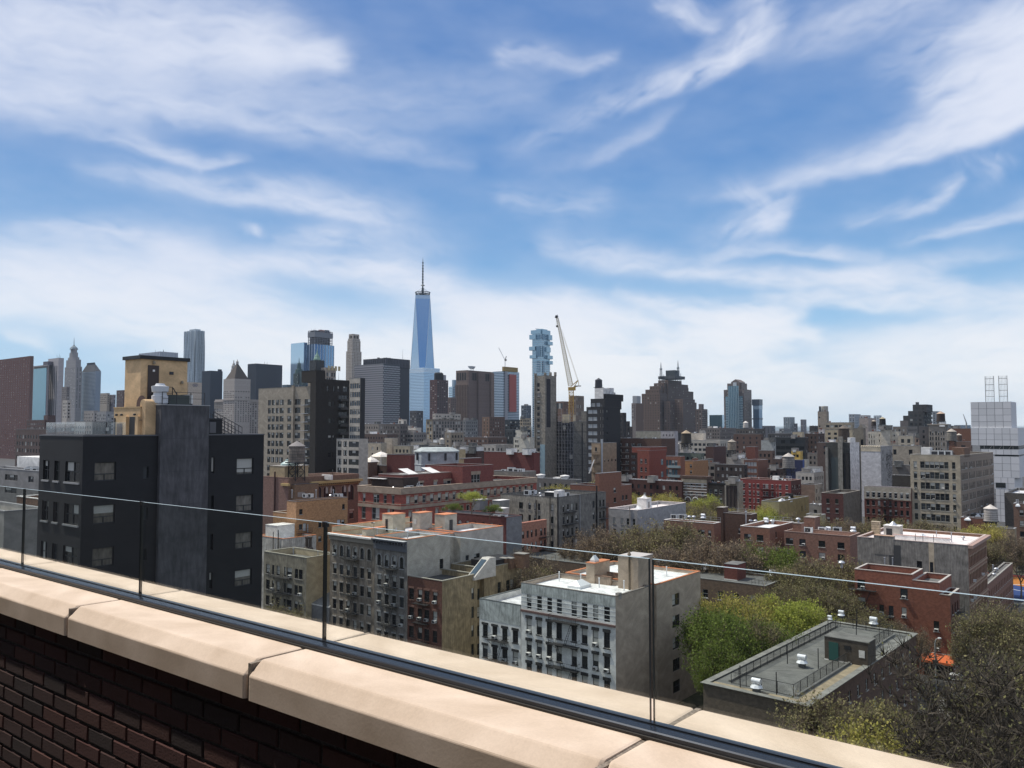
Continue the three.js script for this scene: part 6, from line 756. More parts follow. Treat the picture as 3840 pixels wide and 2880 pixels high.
{
 let t=tower('light blue banded glass tower at the foot of the tallest skyscraper',[1536,1590,1649],1378,2200,{wall: mat([0.40,0.53,0.66],null,0.1,0.85),side: mat([0.33,0.48,0.64],null,0.1,0.85)}); bandsOf(t,42,30,t.H,1.5,0.5,mat([0.20,0.29,0.40],null,0.3,0.3)); bandsOf(t,3,t.H - 12,t.H,2,0.9,mat([0.62,0.68,0.73],null,0.4));
 tower('dark grey low towers in front of the banded glass tower',[1536,1562,1587],1540,1100,{wall: mat([0.08,0.085,0.10],'plaster'),front: A({rows: 4}),right: A({rows: 4})});
 t=tower('dark red brick apartment tower with a black rooftop tank',[1612,1638,1681],1424,1400,{wall: mat([0.10,0.05,0.05],'brick'),side: mat([0.075,0.05,0.055],'brick'),front: A({sp: 5,w: 3,rows: 40,pitch: 3,h: 1.5}),right: A({sp: 5,w: 3,rows: 40,pitch: 3,h: 1.5})}); part(t,'roof_tank',new Geo().lathe(-7,-12,[[8,t.H],[8,t.H + 11],[6,t.H + 13],[0,t.H + 13]],12),mat([0.018,0.02,0.024],null)); block(t,'plant_room',mat([0.3,0.3,0.32],null),-4,-24,0 - 1,-18,t.H,t.H + 9);
 t=tower('small stepped glass tower between the red brick and brown towers',[1683,1697,1714],1450,1900,{wall: GL.pale,side: GL.steelblue}); block(t,'setback',GL.steelblue,-t.W*0.6,-t.D,-0.2,-6,t.H - 1,t.H + 16); bandsOf(t,20,30,t.H,1.4,0.4,mat([0.25,0.3,0.34],null));
 tower('brown brick block below the stepped glass tower',[1680,1690,1712],1490,1300,{wall: mat([0.14,0.11,0.105],'brick'),front: A({rows: 8}),right: A({rows: 8})});
 {const m=mat([0.21,0.165,0.15],'streaks'),m2=mat([0.165,0.13,0.125],'streaks'); t=tower('massive windowless brown stone tower with vertical shafts',[1710,1752,1848],1388,1500,{wall: m,side: m2}); for (const [f0,f1] of [[0.0,0.12],[0.38,0.64]]) part(t,'shaft',new Geo().box(0,0,-t.D*f1,3.5,t.H - 2,-t.D*f0),m2); part(t,'shaft',new Geo().box(0,0,-t.D,3.5,t.H - 2,-t.D*0.88),m); finsOf(t,7,0,0,t.H - 26,1.5,1.6,m,'rib'); for (const [a,b] of [[0.14,0.36],[0.66,0.86]]) for (let i=0; i<3; i++) part(t,'vent_opening',new Geo().box(0.01,t.H - 18,-t.D*lerp(a,b,(i + 0.85) / 3),0.3,t.H - 4,-t.D*lerp(a,b,(i + 0.15) / 3)),mat([0.03,0.03,0.032],null)); for (let i=0; i<4; i++) part(t,'vent_opening',new Geo().box(-t.W*(0.9 - i*0.22),t.H - 18,0.01,-t.W*(0.76 - i*0.22),t.H - 4,0.3),mat([0.03,0.03,0.032],null)); for (const [x,z] of [[-3,-14],[-5,-22]]) part(t,'satellite_dish',new Geo().bar([x,t.H,z],[x,t.H + 4,z],0.6).lathe(x,z + 1,[[0,t.H + 3],[3.5,t.H + 4.4],[5.2,t.H + 8],[0,t.H + 5]],12),mat([0.55,0.58,0.6],null));}
 {t=tower('glass office tower with a red hoist strip and yellow top screens',[1848,1888,1947],1392,1900,{wall: mat([0.16,0.22,0.28],null,0.15,0.7),side: mat([0.22,0.30,0.38],null,0.15,0.7)}); bandsOf(t,40,20,t.H,1.3,0.5,mat([0.40,0.45,0.50],null,0.4)); const z0=rightZ(t,1907,1450),z1=rightZ(t,1933,1450),hy=(py)=>EYE + ray(1910,py)[1]*1900; part(t,'red_screen',new Geo().box(1,hy(1544),z1,3,hy(1402),z0),mat([0.36,0.085,0.07],null)); part(t,'yellow_screen',new Geo().box(-3,hy(1392),rightZ(t,1938,1450),3.4,hy(1375),1),mat([0.34,0.25,0.09],'streaks')); part(t,'hoist_mast',new Geo().box(1,0,rightZ(t,1900,1450),3,hy(1388),rightZ(t,1891,1450)),mat([0.30,0.30,0.32],null));
 const c=thing('tower_crane','small white luffing tower crane on the red striped glass tower','crane',world(t,-4,hy(1376),rightZ(t,1899,1400)),0),w=mat([0.5,0.5,0.5],null),k=1900 / F,gm=new Geo(); gm.bar([0,0,0],[0,27*k,0],1.0); part(c,'mast',gm,w); part(c,'jib',new Geo().bar([0,27*k,0],[-24*k,74*k,0],0.8),w); part(c,'counter_jib',new Geo().bar([0,27*k,0],[5*k,42*k,0],1.2).box(-2*k,24*k,-2,6*k,31*k,2),MT.grey);}
 { // jenga tower
 const g1=mat([0.26,0.38,0.46],null,0.12,0.75),g2=mat([0.11,0.19,0.26],null,0.12,0.6),slab=mat([0.42,0.48,0.52],null,0.5),d=1750; t=tower('slim stacked glass tower with boxes jutting out at the top',[1996,2030,2062],1250,d,{wall: g1,side: g1});
 const hy=(py)=>EYE + ray(2030,py)[1]*d,Z=(a)=>rightZ(t,a,1300),X=(a)=>frontX(t,a,1300); const bx=(a,b,y0,y1,o,m=g1)=>{const g=new Geo(),xa=Math.max(X(a),-t.W - 7),xb=X(Math.min(b,2029)); if (a<2028) g.box(xa,hy(y1),-4,xb,hy(y0),o,'k'); part(t,'jutting_box',g,m);},br=(a,b,y0,y1,o,m=g1)=>part(t,'jutting_box',new Geo().box(-4,hy(y1),Math.max(Z(b),-t.D - 8),o,hy(y0),Z(a)),m);
 bx(1988,2012,1253,1270,3); bx(1988,2010,1298,1312,4); bx(1989,2013,1330,1342,3); bx(1992,2029,1236,1250,1.5); br(2032,2062,1236,1252,1.5); br(2050,2064,1253,1272,5); br(2048,2066,1278,1291,5); br(2046,2066,1331,1344,5); br(2052,2066,1351,1364,5); br(2045,2061,1300,1318,3);
 for (const [a,b,y0,y1] of [[2032,2043,1253,1272],[2033,2040,1298,1338],[2034,2041,1352,1400]]) part(t,'dark_bay',new Geo().box(0.1,hy(y1),Z(b),1.2,hy(y0),Z(a)),g2); for (const [a,b,y0,y1] of [[2012,2026,1254,1272],[2011,2027,1298,1336],[2013,2025,1352,1395]]) part(t,'dark_bay',new Geo().box(X(a),hy(y1),0.1,X(b),hy(y0),1.2),g2); bandsOf(t,42,20,hy(1350),0.9,1.4,slab,'floor_slab'); bandsOf(t,14,hy(1345),t.H,0.7,0.4,slab,'floor_slab'); block(t,'crown',g1,-t.W*0.7,-t.D*0.8,-2,-4,t.H - 1,hy(1232)); part(t,'roof_crane',new Geo().bar([-4,hy(1233),-6],[-20,hy(1229),-6],0.7),MT.steel);}
 { // big stepped brown art deco block with two masts
 const m=mat([0.125,0.09,0.075],'brick'),ms=mat([0.085,0.066,0.062],'brick'),d=1650,hy=(py,px=2500)=>EYE + ray(px,py)[1]*d,W={sp: 6,w: 2.0,h: 2.2,pitch: 5,lit: 0.06};
 t=tower('massive stepped brown brick tower with two rooftop masts',[2406,2475,2640],1570,d,{wall: m,side: ms,front: A({rows: 6,...W}),right: A({rows: 6,...W})}); const q=t.fit; const st=(l,c,r,y,dz)=>{const z1=-dz,f={x: [l,c,r],y,d: d + dz*0.78},k=fit(f),x1=(()=>{const dx=k.pos[0] - t.position.x,dzz=k.pos[2] - t.position.z,cc=Math.cos(GRID),s=Math.sin(GRID); return [dx*cc - dzz*s,dx*s + dzz*cc];})(); mass(t,{wall: m,side: ms,y0: 30,par: 0.5,lod: 0,y,front: A({rows: 12,...W}),right: A({rows: 12,...W})},k.W,k.D,k.H,x1[0],x1[1],k);};
 st(2406,2474,2530,1475,6); st(2420,2472,2600,1460,14); st(2436,2478,2582,1447,22); st(2452,2490,2580,1436,30); st(2490,2512,2612,1505,2); st(2530,2560,2606,1496,10); st(2468,2505,2556,1425,38); const roof=hy(1425);{const c=world(t,0,0,0);}const lp=(px,dd)=>{const p=at(px,1425,dd),dx=p.x - t.position.x,dz=p.z - t.position.z,cc=Math.cos(GRID),s=Math.sin(GRID); return [dx*cc - dz*s,dx*s + dz*cc];}; const sc=mat([0.07,0.075,0.08],null);
 {const [x,z]=lp(2520,d + 40); block(t,'plant_deck',sc,x - 24,z - 30,x + 14,z + 14,roof + 4,roof + 10); block(t,'plant_room',mat([0.05,0.06,0.065],null),x - 12,z - 18,x + 8,z + 4,roof + 10,roof + 22); const g=new Geo(); for (let i=0; i<26; i++){const a=rr(-26,16),b=rr(-30,16); g.bar([x + a,roof,z + b],[x + a + rr(-3,3),roof + rr(6,16),z + b],0.5);}part(t,'roof_scaffold',g,mat([0.12,0.13,0.14],null)).userData.kind='stuff';}
 for (const [px,py] of [[2479,1352],[2543,1345]]){const [x,z]=lp(px,d + 40),g=new Geo(),y0=roof + 8,y1=hy(py,px); for (const [a,b] of [[-1,-1],[1,-1],[1,1],[-1,1]]) g.bar([x + a*2,y0,z + b*2],[x + a*1.2,lerp(y0,y1,0.6),z + b*1.2],0.4); for (let i=0; i<9; i++){const y=lerp(y0,y1,i*0.066),r=2 - i*0.08; g.box(x - r,y,z - r,x + r,y + 0.5,z + r);}g.lathe(x,z,[[2.6,lerp(y0,y1,0.5)],[2.8,lerp(y0,y1,0.56)],[1.2,lerp(y0,y1,0.62)],[0.9,lerp(y0,y1,0.8)],[0.2,y1]],6); part(t,'mast',g,mat([0.22,0.24,0.25],null,0.5));}
 tower('pale grey slab left of the stepped brown tower',[2368,2384,2412],1512,1500,{wall: mat([0.2,0.18,0.18],'plaster'),side: m,front: A({rows: 8})}); block(scene.children[scene.children.length - 1],'plant_room',mat([0.3,0.31,0.32],null),-10,-20,-1,-6,80,98);}
 t=tower('tower with stacked balconies right of the stepped brown tower',[2608,2632,2653],1534,1300,{wall: mat([0.10,0.08,0.075],'brick'),front: A({rows: 12}),right: A({rows: 12})}); bandsOf(t,16,20,t.H,0.5,2,mat([0.3,0.28,0.27],null),'balcony',0,0,0.1,t.D); block(t,'plant_room',mat([0.12,0.1,0.1],null),-6,-8,-0.5,-1,t.H,t.H + 8);
 tower('low teal glass office box left of the gabled glass tower',[2660,2708,2716],1556,1900,{wall: mat([0.18,0.30,0.34],null,0.12,0.8),side: GL.pale});
 {const br=mat([0.15,0.125,0.12],'plaster'),gl=mat([0.20,0.33,0.38],null,0.12,0.75),d=2000,hy=(py)=>EYE + ray(2760,py)[1]*d; t=tower('gabled tower with a teal glass centre and brown stone flanks',[2714,2790,2818],1460,d,{wall: br,side: mat([0.21,0.19,0.18],'plaster'),right: A({rows: 24,sp: 5,w: 2}),front: A({rows: 22,n: 14,m0: 1,m1: 1,w: 1.7})}); const X=(p)=>frontX(t,p,1500); part(t,'glass_bay',new Geo().box(X(2722),20,0.1,X(2786),hy(1486),2),gl); part(t,'glass_bay',new Geo().box(X(2734),20,2,X(2772),hy(1446),3.6),gl);{const g=new Geo(); for (let i=0; i<=6; i++) g.box(X(2734) + (X(2772) - X(2734))*i / 6 - 0.5,20,3.6,X(2734) + (X(2772) - X(2734))*i / 6 + 0.5,hy(1446),4.2); for (let i=0; i<22; i++) g.box(X(2722),lerp(24,hy(1490),i / 22),2,X(2734),lerp(24,hy(1490),i / 22) + 1.2,2.5).box(X(2772),lerp(24,hy(1490),i / 22),2,X(2786),lerp(24,hy(1490),i / 22) + 1.2,2.5); part(t,'mullion',g,mat([0.3,0.36,0.38],null)).userData.kind='stuff';}
 mass(t,{wall: br,side: mat([0.21,0.19,0.18],'plaster'),y0: t.H - 1,par: 0.3,y: 1440},t.W*0.72,t.D*0.7,hy(1436),-t.W*0.13,-3,t.fit); const gx0=X(2741),gx1=X(2776),gy=hy(1432),ga=hy(1421); part(t,'gable',new Geo().tri([gx0,gy,0],[gx1,gy,0],[(gx0 + gx1) / 2,ga,0]).quad([gx1,gy,0],[gx1,gy,-t.D*0.7],[(gx0 + gx1) / 2,ga,-t.D*0.7],[(gx0 + gx1) / 2,ga,0]).quad([(gx0 + gx1) / 2,ga,0],[(gx0 + gx1) / 2,ga,-t.D*0.7],[gx0,gy,-t.D*0.7],[gx0,gy,0]).box(gx0 + 1,t.H,-t.D*0.7,gx1 - 1,gy - 0.1,-0.2),br); part(t,'round_window',new Geo().box(X(2750),hy(1447),-0.1,X(2763),hy(1433),0.8),mat([0.45,0.47,0.48],null));}
 {t=tower('slim dark blue stacked glass tower right of the gabled tower',[2823,2846,2858],1500,2000,{wall: mat([0.10,0.17,0.25],null,0.15,0.7),side: GL.deep}); const hy=(py)=>EYE + ray(2840,py)[1]*2000; for (const [a,b] of [[1497,1520],[1568,1573]]) part(t,'dark_band',new Geo().box(-t.W - 2,hy(b),-t.D,1.2,hy(a),1.2),mat([0.045,0.06,0.085],null,0.2,0.4)); part(t,'pale_band',new Geo().box(-t.W,hy(1535),-t.D,0.8,hy(1522),0.8),GL.steelblue);}
 // small far ones along the right horizon
 [[[2938,2962,2980],1564,2400,[0.25,0.31,0.36],'blue grey residential tower left of two on the right horizon'],[[2978,2984,2991],1588,2400,[0.12,0.13,0.16],'narrow dark slab leaning against the blue grey tower'],[[3002,3012,3024],1573,2400,[0.17,0.17,0.2],'lone round cornered tower on the right horizon'],[[2858,2890,2907],1597,1500,[0.10,0.11,0.14],'low dark block right of the slim blue tower'],[[2922,2940,2970],1607,1800,[0.18,0.2,0.22],'low grey horizon block left of the blue grey tower'],[[3183,3206,3228],1553,1900,[0.28,0.33,0.40],'pale blue clustered towers above the beige factory'],[[3224,3248,3265],1557,1700,[0.42,0.43,0.46],'pale slab with a white roof right of the clustered towers'],[[3276,3298,3306],1558,1900,[0.46,0.55,0.64],'pale glass tower with a slanting top'],[[3496,3510,3530],1542,1600,[0.22,0.26,0.31],'grey blue slab behind the dark stepped building'],[[3545,3556,3567],1591,1300,[0.2,0.22,0.24],'small grey block left of the low blue horizon buildings'],[[3578,3605,3640],1594,1900,[0.2,0.27,0.36],'low blue building on the horizon left of the metal mesh museum']].forEach(([x,y,d,c,l])=>tower(l,x,y,d,{wall: mat(c,'plaster'),front: A({rows: 12,sp: 6,w: 3}),right: A({rows: 12,sp: 6,w: 3})}));
 {const p=at(3624,1590,1700),c=thing('tower_crane','distant pale luffing crane left of the metal mesh museum','crane',[p.x,0,p.z],0),k=1700 / F; part(c,'mast',new Geo().bar([0,0,0],[0,EYE + ray(3624,1586)[1]*1700,0],1.4),MT.grey); part(c,'jib',new Geo().bar([0,EYE + ray(3624,1586)[1]*1700,0],[-11*k,EYE + ray(3613,1553)[1]*1700,0],1.5,4,0.6),mat([0.5,0.5,0.48],null));}
 {const m=mat([0.055,0.06,0.068],'plaster'),o={wall: m,side: mat([0.05,0.055,0.062],'plaster'),front: A({sp: 4,w: 2,rows: 10,lit: 0.2}),right: A({rows: 8})}; t=tower('dark stepped apartment building with a tank house on top',[3405,3462,3493],1541,700,o); const hy=(py)=>EYE + ray(3450,py)[1]*700,X=(p)=>frontX(t,p,1550); mass(t,{...o,y0: t.H - 1,y: 1520,par: 0.3},X(3474) - X(3421),t.D*0.7,hy(1517),X(3474),-2,t.fit); block(t,'tank_house',mat([0.09,0.085,0.085],null),X(3430),-9,X(3438),-4,hy(1517),hy(1507)); block(t,'side_block',m,X(3384),-12,X(3404),-2,0,hy(1558)); block(t,'side_block',mat([0.13,0.125,0.13],'brick'),X(3374),-14,X(3410),-0.5,0,hy(1577));}
}

// ---------------------------------------------------------------- middle distance: between the park and the skyline
const c3=(r,g,b,tx='plaster')=>mat([r,g,b],tx);
const N=(n,o)=>({auto: true,n,m0: 0.6,m1: 0.6,...o});
const mid=(label,x,y,d,wall,side,o={})=>building({label,x,y,d,wall,side: side??wall,front:{auto: true,lit: 0.2,...(o.f??{})},right:{auto: true,lit: 0.2,...(o.r??{})},roof: o.roof??pick([MT.silver,MT.tarlight,MT.tar,MT.silver]),...o,...(o.blankR?{right: []}:{}),...(o.blankF?{front: []}:{})});
{ // grey and black apartment tower left of centre
 const g=c3(0.33,0.31,0.27),bk=c3(0.030,0.029,0.028,'brick'),wf={rows: 15,h: 2.0,pitch: 2.98,lod: 1,frame: MT.frameDark,sill: false};
 let t=building({name: 'apartment_block',label: 'pale grey wing of the apartment tower with rows of grouped windows',x: [970,1164,1168],y: 1449,d: 290,wall: g,roof: MT.tarlight,cope: c3(0.3,0.29,0.25),front: [{px: [[1005,1016],[1019,1031],[1035,1046],[1049,1064],[1078,1094],[1106,1127]],py: 1520,top: 4.3,...wf},{px: [[1142,1163]],py: 1520,top: 4.4,...wf,h: 2.2}]});
 part(t,'pilaster',new Geo().box(frontX(t,1098,1500),0,0.01,frontX(t,1105,1500),t.H + 0.6,0.6),g); for (let i=0; i<14; i++) part(t,'balcony',new Geo().box(frontX(t,1139,1500),t.H - 6.6 - i*2.98,0.01,0.6,t.H - 6.45 - i*2.98,1.3),MT.steel);
 block(t,'setback_cut',MT.glassblue,frontX(t,1041,1450),-9,frontX(t,1060,1450),-2,t.H,t.H + 1.2); pipe(t,-12,t.H - 0.5,-4); block(t,'chimney',g,-6,-5,-4.6,-3.5,t.H - 0.5,t.H + 4);
 const u=building({name: 'apartment_block',label: 'black brick wing of the apartment tower with recessed balconies',x: [1164,1185,1311],y: 1421,d: 286,wall: bk,roof: MT.tar,cope: MT.black,right: [{px: [[1226,1233],[1250,1256],[1266,1272],[1287,1304]],py: 1450,rows: 1,h: 1.9,top: 2.1,pitch: 3,sill: false,lod: 1,glass: MT.glass2},{px: [[1232,1243],[1249,1253],[1285,1300]],py: 1520,rows: 6,h: 1.7,top: 7.6,pitch: 5.96,sill: false,lod: 1},{px: [[1270,1303]],py: 1500,rows: 13,h: 1.7,top: 5.3,pitch: 2.98,sill: false,lod: 1,type: 'triple'}]});
 for (let i=0; i<11; i++) part(u,'balcony',new Geo().box(0.01,u.H - 7.6 - i*2.98,rightZ(u,1302,1500),1.2,u.H - 7.45 - i*2.98,rightZ(u,1270,1500)).box(1.15,u.H - 7.6 - i*2.98,rightZ(u,1302,1500),1.2,u.H - 6.6 - i*2.98,rightZ(u,1270,1500)),c3(0.07,0.07,0.07));
 mass(u,{wall: bk,roof: MT.tar,y0: u.H - 1,par: 0.3,y: 1400,lod: 1,cope: MT.black,right: [{px: [[1207,1214]],py: 1412,rows: 1,h: 1.6,top: 4.5,pitch: 3,sill: false}]},8,-rightZ(u,1220,1400),EYE + ray(1190,1393)[1]*292,0.02,0.02,u.fit); antenna(u,-1,rightZ(u,1277,1420),u.H,3,0.08);
 const s=building({name: 'apartment_block',label: 'glass corner wing with white spandrel bands beside the black brick wing',x: [1311,1351,1355],y: 1417,d: 282,wall: c3(0.42,0.42,0.40),side: MT.black,roof: MT.tar,deep: 2.2,front: [{px: [[1313,1320],[1321,1328],[1329,1336],[1337,1343],[1344,1350]],py: 1450,rows: 16,h: 1.75,top: 1.8,pitch: 2.96,sill: false,lod: 1,glass: MT.glassblue}]});
 const low=building({name: 'apartment_block',label: 'lower white framed wing with wide windows at the foot of the apartment tower',x: [1262,1346,1351],y: 1647,d: 276,wall: c3(0.42,0.42,0.40),roof: MT.tar,front: [{px: [[1266,1281],[1288,1302],[1308,1346]],py: 1660,rows: 4,h: 1.9,top: 0.8,pitch: 2.96,sill: false,lod: 1,type: 'triple'}],blank: 1});
}
{ // white tent roofs and red brick neighbours
 mid('wide brown brick building in front of the black brick apartment wing',[1232,1384,1390],1734,300,c3(0.135,0.088,0.072,'brick'),null,{blankF: 1,blankR: 1});{const t=scene.children[scene.children.length - 1]; clutter(t,5,[0.1,0.1,0.9,0.5],'vph'); for (const f of [0.2,0.55,0.8]) part(t,'wall_lamp',new Geo().lathe(-t.W*f,0.3,[[0,t.H - 4.3],[0.4,t.H - 4.1],[0.3,t.H - 3.5],[0,t.H - 3.4]],8),c3(0.25,0.14,0.1));}
 mid('beige low loft with few small windows behind the white canopies',[1366,1428,1445],1662,420,c3(0.42,0.385,0.32),null,{f:{sp: 4,rows: 4},blankR: 1}); mid('tall plain beige stair block behind the white canopies',[1442,1470,1477],1643,430,c3(0.44,0.40,0.34),null,{blankF: 1,blankR: 1}); mid('beige loft row with square windows right of the plain stair block',[1477,1538,1556],1672,420,c3(0.36,0.34,0.28),null,{f:{rows: 4,sp: 2.4,w: 1.4}});
 for (const [x0,x1,py,d,l] of [[1390,1468,1712,315,'large white pyramid canopy above the red brick roofs'],[1362,1422,1732,305,'smaller white canopy in front of the pyramid canopy']]){const p=at((x0 + x1) / 2,py,d),w=(x1 - x0) / F*d / 2*0.82,t=thing('canopy',l,'canopy',p.toArray(),GRID); part(t,'tent_roof',new Geo().lathe(0,0,[[w*1.3,0],[w*0.9,0.8],[0.15,1.9],[0.2,2.3],[0,2.35]],4).build().rotateY(Math.PI / 4),c3(0.8,0.8,0.78)); for (const [a,b] of [[-1,-1],[1,-1],[1,1],[-1,1]]) part(t,'leg',new Geo().bar([a*w*0.88,-p.y + 22,b*w*0.88],[a*w*0.88,0.05,b*w*0.88],0.08),MT.white);}
 mid('dark brick block under the white canopies',[1356,1468,1480],1748,300,c3(0.10,0.065,0.055,'brick'),null,{f:{rows: 3},blankR: 1});
 {const t=thing('tank_house','pale blue octagonal tank house with a hipped roof behind the red brick building','tank house',at(1638,1760,262).setY(0).toArray(),GRID),y0=24,y1=EYE + ray(1638,1693)[1]*262,m=c3(0.33,0.39,0.45),r=6.9; part(t,'drum',new Geo().lathe(0,0,[[r,0],[r,y1]],8),m); part(t,'hipped_roof',new Geo().lathe(0,0,[[r + 0.35,y1 - 0.1],[r + 0.3,y1 + 0.2],[r*0.72,y1 + 1.3],[0,y1 + 1.35]],8),c3(0.36,0.43,0.47)); const g=new Geo(); for (let i=0; i<8; i++){const a=(i + 0.5) / 8*6.283,q=[Math.sin(a)*(r - 0.25),Math.cos(a)*(r - 0.25)]; g.bar([q[0],y1 - 2.6,q[1]],[q[0],y1 - 0.4,q[1]],0.35,4);}part(t,'vent_slots',g,MT.darksteel); part(t,'band',new Geo().lathe(0,0,[[r,y1 - 4.2],[r + 0.12,y1 - 4.1],[r + 0.12,y1 - 3.9],[r,y1 - 3.8]],8),m);}
 mid('small cream stair block right of the pale blue tank house',[1688,1718,1721],1686,300,c3(0.45,0.38,0.25),null,{blankF: 1,blankR: 1}); mid('dark red block with a cream edge below the cream stair block',[1672,1716,1718],1721,270,c3(0.14,0.045,0.042,'brick'),c3(0.45,0.38,0.25),{blankF: 1,blankR: 1}); mid('low yellowish wall right of the dark red block',[1716,1740,1806],1720,268,c3(0.4,0.34,0.24),c3(0.13,0.05,0.045,'brick'),{blankF: 1,blankR: 1}); mid('brown shed row with white roof clutter right of the cream stair block',[1720,1790,1808],1692,320,c3(0.085,0.055,0.05,'brick'),null,{blankF: 1,blankR: 1}); clutter(scene.children[scene.children.length - 1],8,undefined,'hpb');
 mid('long windowless dark red wall left of the concrete construction tower',[1806,2003,2020],1698,350,c3(0.135,0.045,0.042,'brick'),null,{blankF: 1,blankR: 1,roof: MT.silver}); clutter(scene.children[scene.children.length - 1],8,[0,0,0.9,0.4],'hbv');
 {const t=mid('grey roof terrace with white air conditioning units right of the red brick tower block',[1852,1962,2010],1770,285,c3(0.24,0.235,0.22),null,{f:{rows: 2},blankR: 1,roof: MT.tarlight}); for (let i=0; i<9; i++) hvac(t,-t.W*rr(0.1,0.9),t.H - 0.9,-rr(1,5),rr(1.1,1.8));}
 const far=[
 ['beige ornate office block with arched upper windows below the red brick tower',[1598,1622,1738],1573,800,c3(0.36,0.31,0.23),c3(0.26,0.25,0.25),{f:{rows: 7,sp: 4,w: 2.2,h: 2.6},r:{rows: 7,sp: 4,w: 2.2,h: 2.6},cope: c3(0.4,0.36,0.3),copeW: 1}],
 ['pale grey attic on the beige ornate office block',[1622,1632,1728],1551,840,c3(0.45,0.44,0.42),null,{f:{rows: 3},r:{rows: 2,w: 2.2,sp: 4}}],
 ['blue grey stepped offices right of the beige ornate block',[1736,1746,1792],1574,760,c3(0.2,0.215,0.235),null,{f:{rows: 5},r:{rows: 5}}],
 ['crenellated grey brown block in front of the ornate offices',[1668,1690,1738],1622,560,c3(0.27,0.245,0.21),null,{f:{rows: 5,w: 1.6},r:{rows: 5,w: 1.6},cope: c3(0.42,0.41,0.38)}],
 ['narrow white topped stair block on the crenellated building',[1672,1691,1696],1614,565,c3(0.5,0.49,0.45),null,{blankF: 1,blankR: 1}],
 ['tall brown brick apartment tower with a white roof hatch',[1808,1835,1893],1563,780,c3(0.19,0.13,0.10,'brick'),c3(0.115,0.08,0.07,'brick'),{f:{rows: 16,sp: 3.2,pitch: 3},r:{rows: 16,sp: 3.4,pitch: 3}}],
 ['dark blue glass block right of the brown brick apartment tower',[1893,1912,1960],1574,900,c3(0.035,0.05,0.065),null,{f:{rows: 6,w: 2.4},r:{rows: 6,w: 2.4}}],
 ['dark glass terraces behind the white stepped wall',[1898,1925,1990],1612,620,c3(0.04,0.05,0.06),null,{f:{rows: 5},r:{rows: 5,w: 2.4}}],
 ['cream office block left of the construction tower',[1950,1960,1993],1568,850,c3(0.36,0.32,0.25),null,{f:{rows: 9,w: 2},r:{rows: 9,w: 2}}],
 ['blue grey glass block behind the stacked glass tower',[1954,1975,1992],1520,1200,c3(0.10,0.135,0.18),null,{f:{rows: 9,w: 2.6,sp: 4},r:{rows: 9}}],
 ['grey low office with ribbon windows left of the ornate offices',[1480,1552,1600],1622,640,c3(0.21,0.21,0.215),null,{f:{rows: 3,w: 2.6,sp: 3.2}}],
 ['white low block on the grey office left of the ornate offices',[1502,1560,1580],1604,660,c3(0.52,0.52,0.51),null,{blankF: 1,blankR: 1}],
 ['dark red brick loft left of centre behind the beige lofts',[1355,1450,1490],1628,560,c3(0.10,0.075,0.07,'brick'),null,{f:{rows: 4}}],
 ['grey stone block with narrow windows at the foot of the diamond grid tower',[1352,1420,1440],1590,620,c3(0.26,0.245,0.235),null,{f:{rows: 5}}],
 ['grey block with a small square belvedere at the foot of the diamond grid tower',[1434,1500,1530],1590,640,c3(0.13,0.125,0.13),null,{f:{rows: 3}}],
 ['small pale belvedere tower with square openings',[1494,1512,1521],1573,650,c3(0.42,0.41,0.39),null,{f:{n: 2,rows: 1,w: 1.6,h: 2.4,top: 1.2},r:{n: 1,rows: 1,w: 1.6,h: 2.4,top: 1.2}}],
 ['white roofed grey block left of the crenellated building',[1540,1640,1668],1660,470,c3(0.30,0.29,0.27),null,{f:{rows: 2},roof: MT.whiteroof}],
 ['dark terrace row with low windows right of the beige loft row',[1556,1640,1672],1672,400,c3(0.06,0.055,0.055),null,{f:{rows: 2,w: 2}}],
 ['white gabled roof sheds beside the dark terrace row',[1550,1578,1600],1684,360,c3(0.5,0.5,0.49),null,{blankF: 1,roof: MT.whiteroof}],
 ['white stepped party wall with small dark windows',[1926,1988,1993],1640,540,c3(0.56,0.57,0.53),null,{f:{n: 3,m0: 1,m1: 9,rows: 5,w: 0.9},blankR: 1}],
 ['tall part of the white stepped party wall',[1933,1964,1968],1612,545,c3(0.56,0.57,0.53),null,{f:{n: 2,m0: 0.5,m1: 8,rows: 5,w: 0.9},blankR: 1}],
 ['pale grey low houses with white roofs left of the white stepped wall',[1808,1860,1925],1668,480,c3(0.42,0.42,0.41),null,{f:{rows: 2},roof: MT.whiteroof}],
 ['white low house with cut out roof line below the brown brick tower',[1740,1788,1806],1672,470,c3(0.56,0.56,0.55),null,{f:{n: 3,rows: 1},roof: MT.whiteroof}],
 ['small white block left of the cut out white house',[1704,1728,1738],1668,480,c3(0.5,0.5,0.5),null,{blankF: 1,roof: MT.whiteroof}],
 ['brown brick row behind the pale low houses',[1740,1830,1900],1640,600,c3(0.12,0.085,0.075,'brick'),null,{f:{rows: 3}}]];
 for (const [l,x,y,d,w,s,o] of far){const t=mid(l,x,y,d,w,s,o); if (rnd()<0.75) clutter(t,3 + Math.floor(rnd()*4),[0.1,0.1,0.9,0.8],'bhpc');}
 {const p=at(1657,1672,470); waterTank('white water tank on the roof left of the crenellated building',[p.x,EYE + ray(1657,1672)[1]*470,p.z],0.75,c3(0.6,0.6,0.58),c3(0.6,0.6,0.58),1);}
}
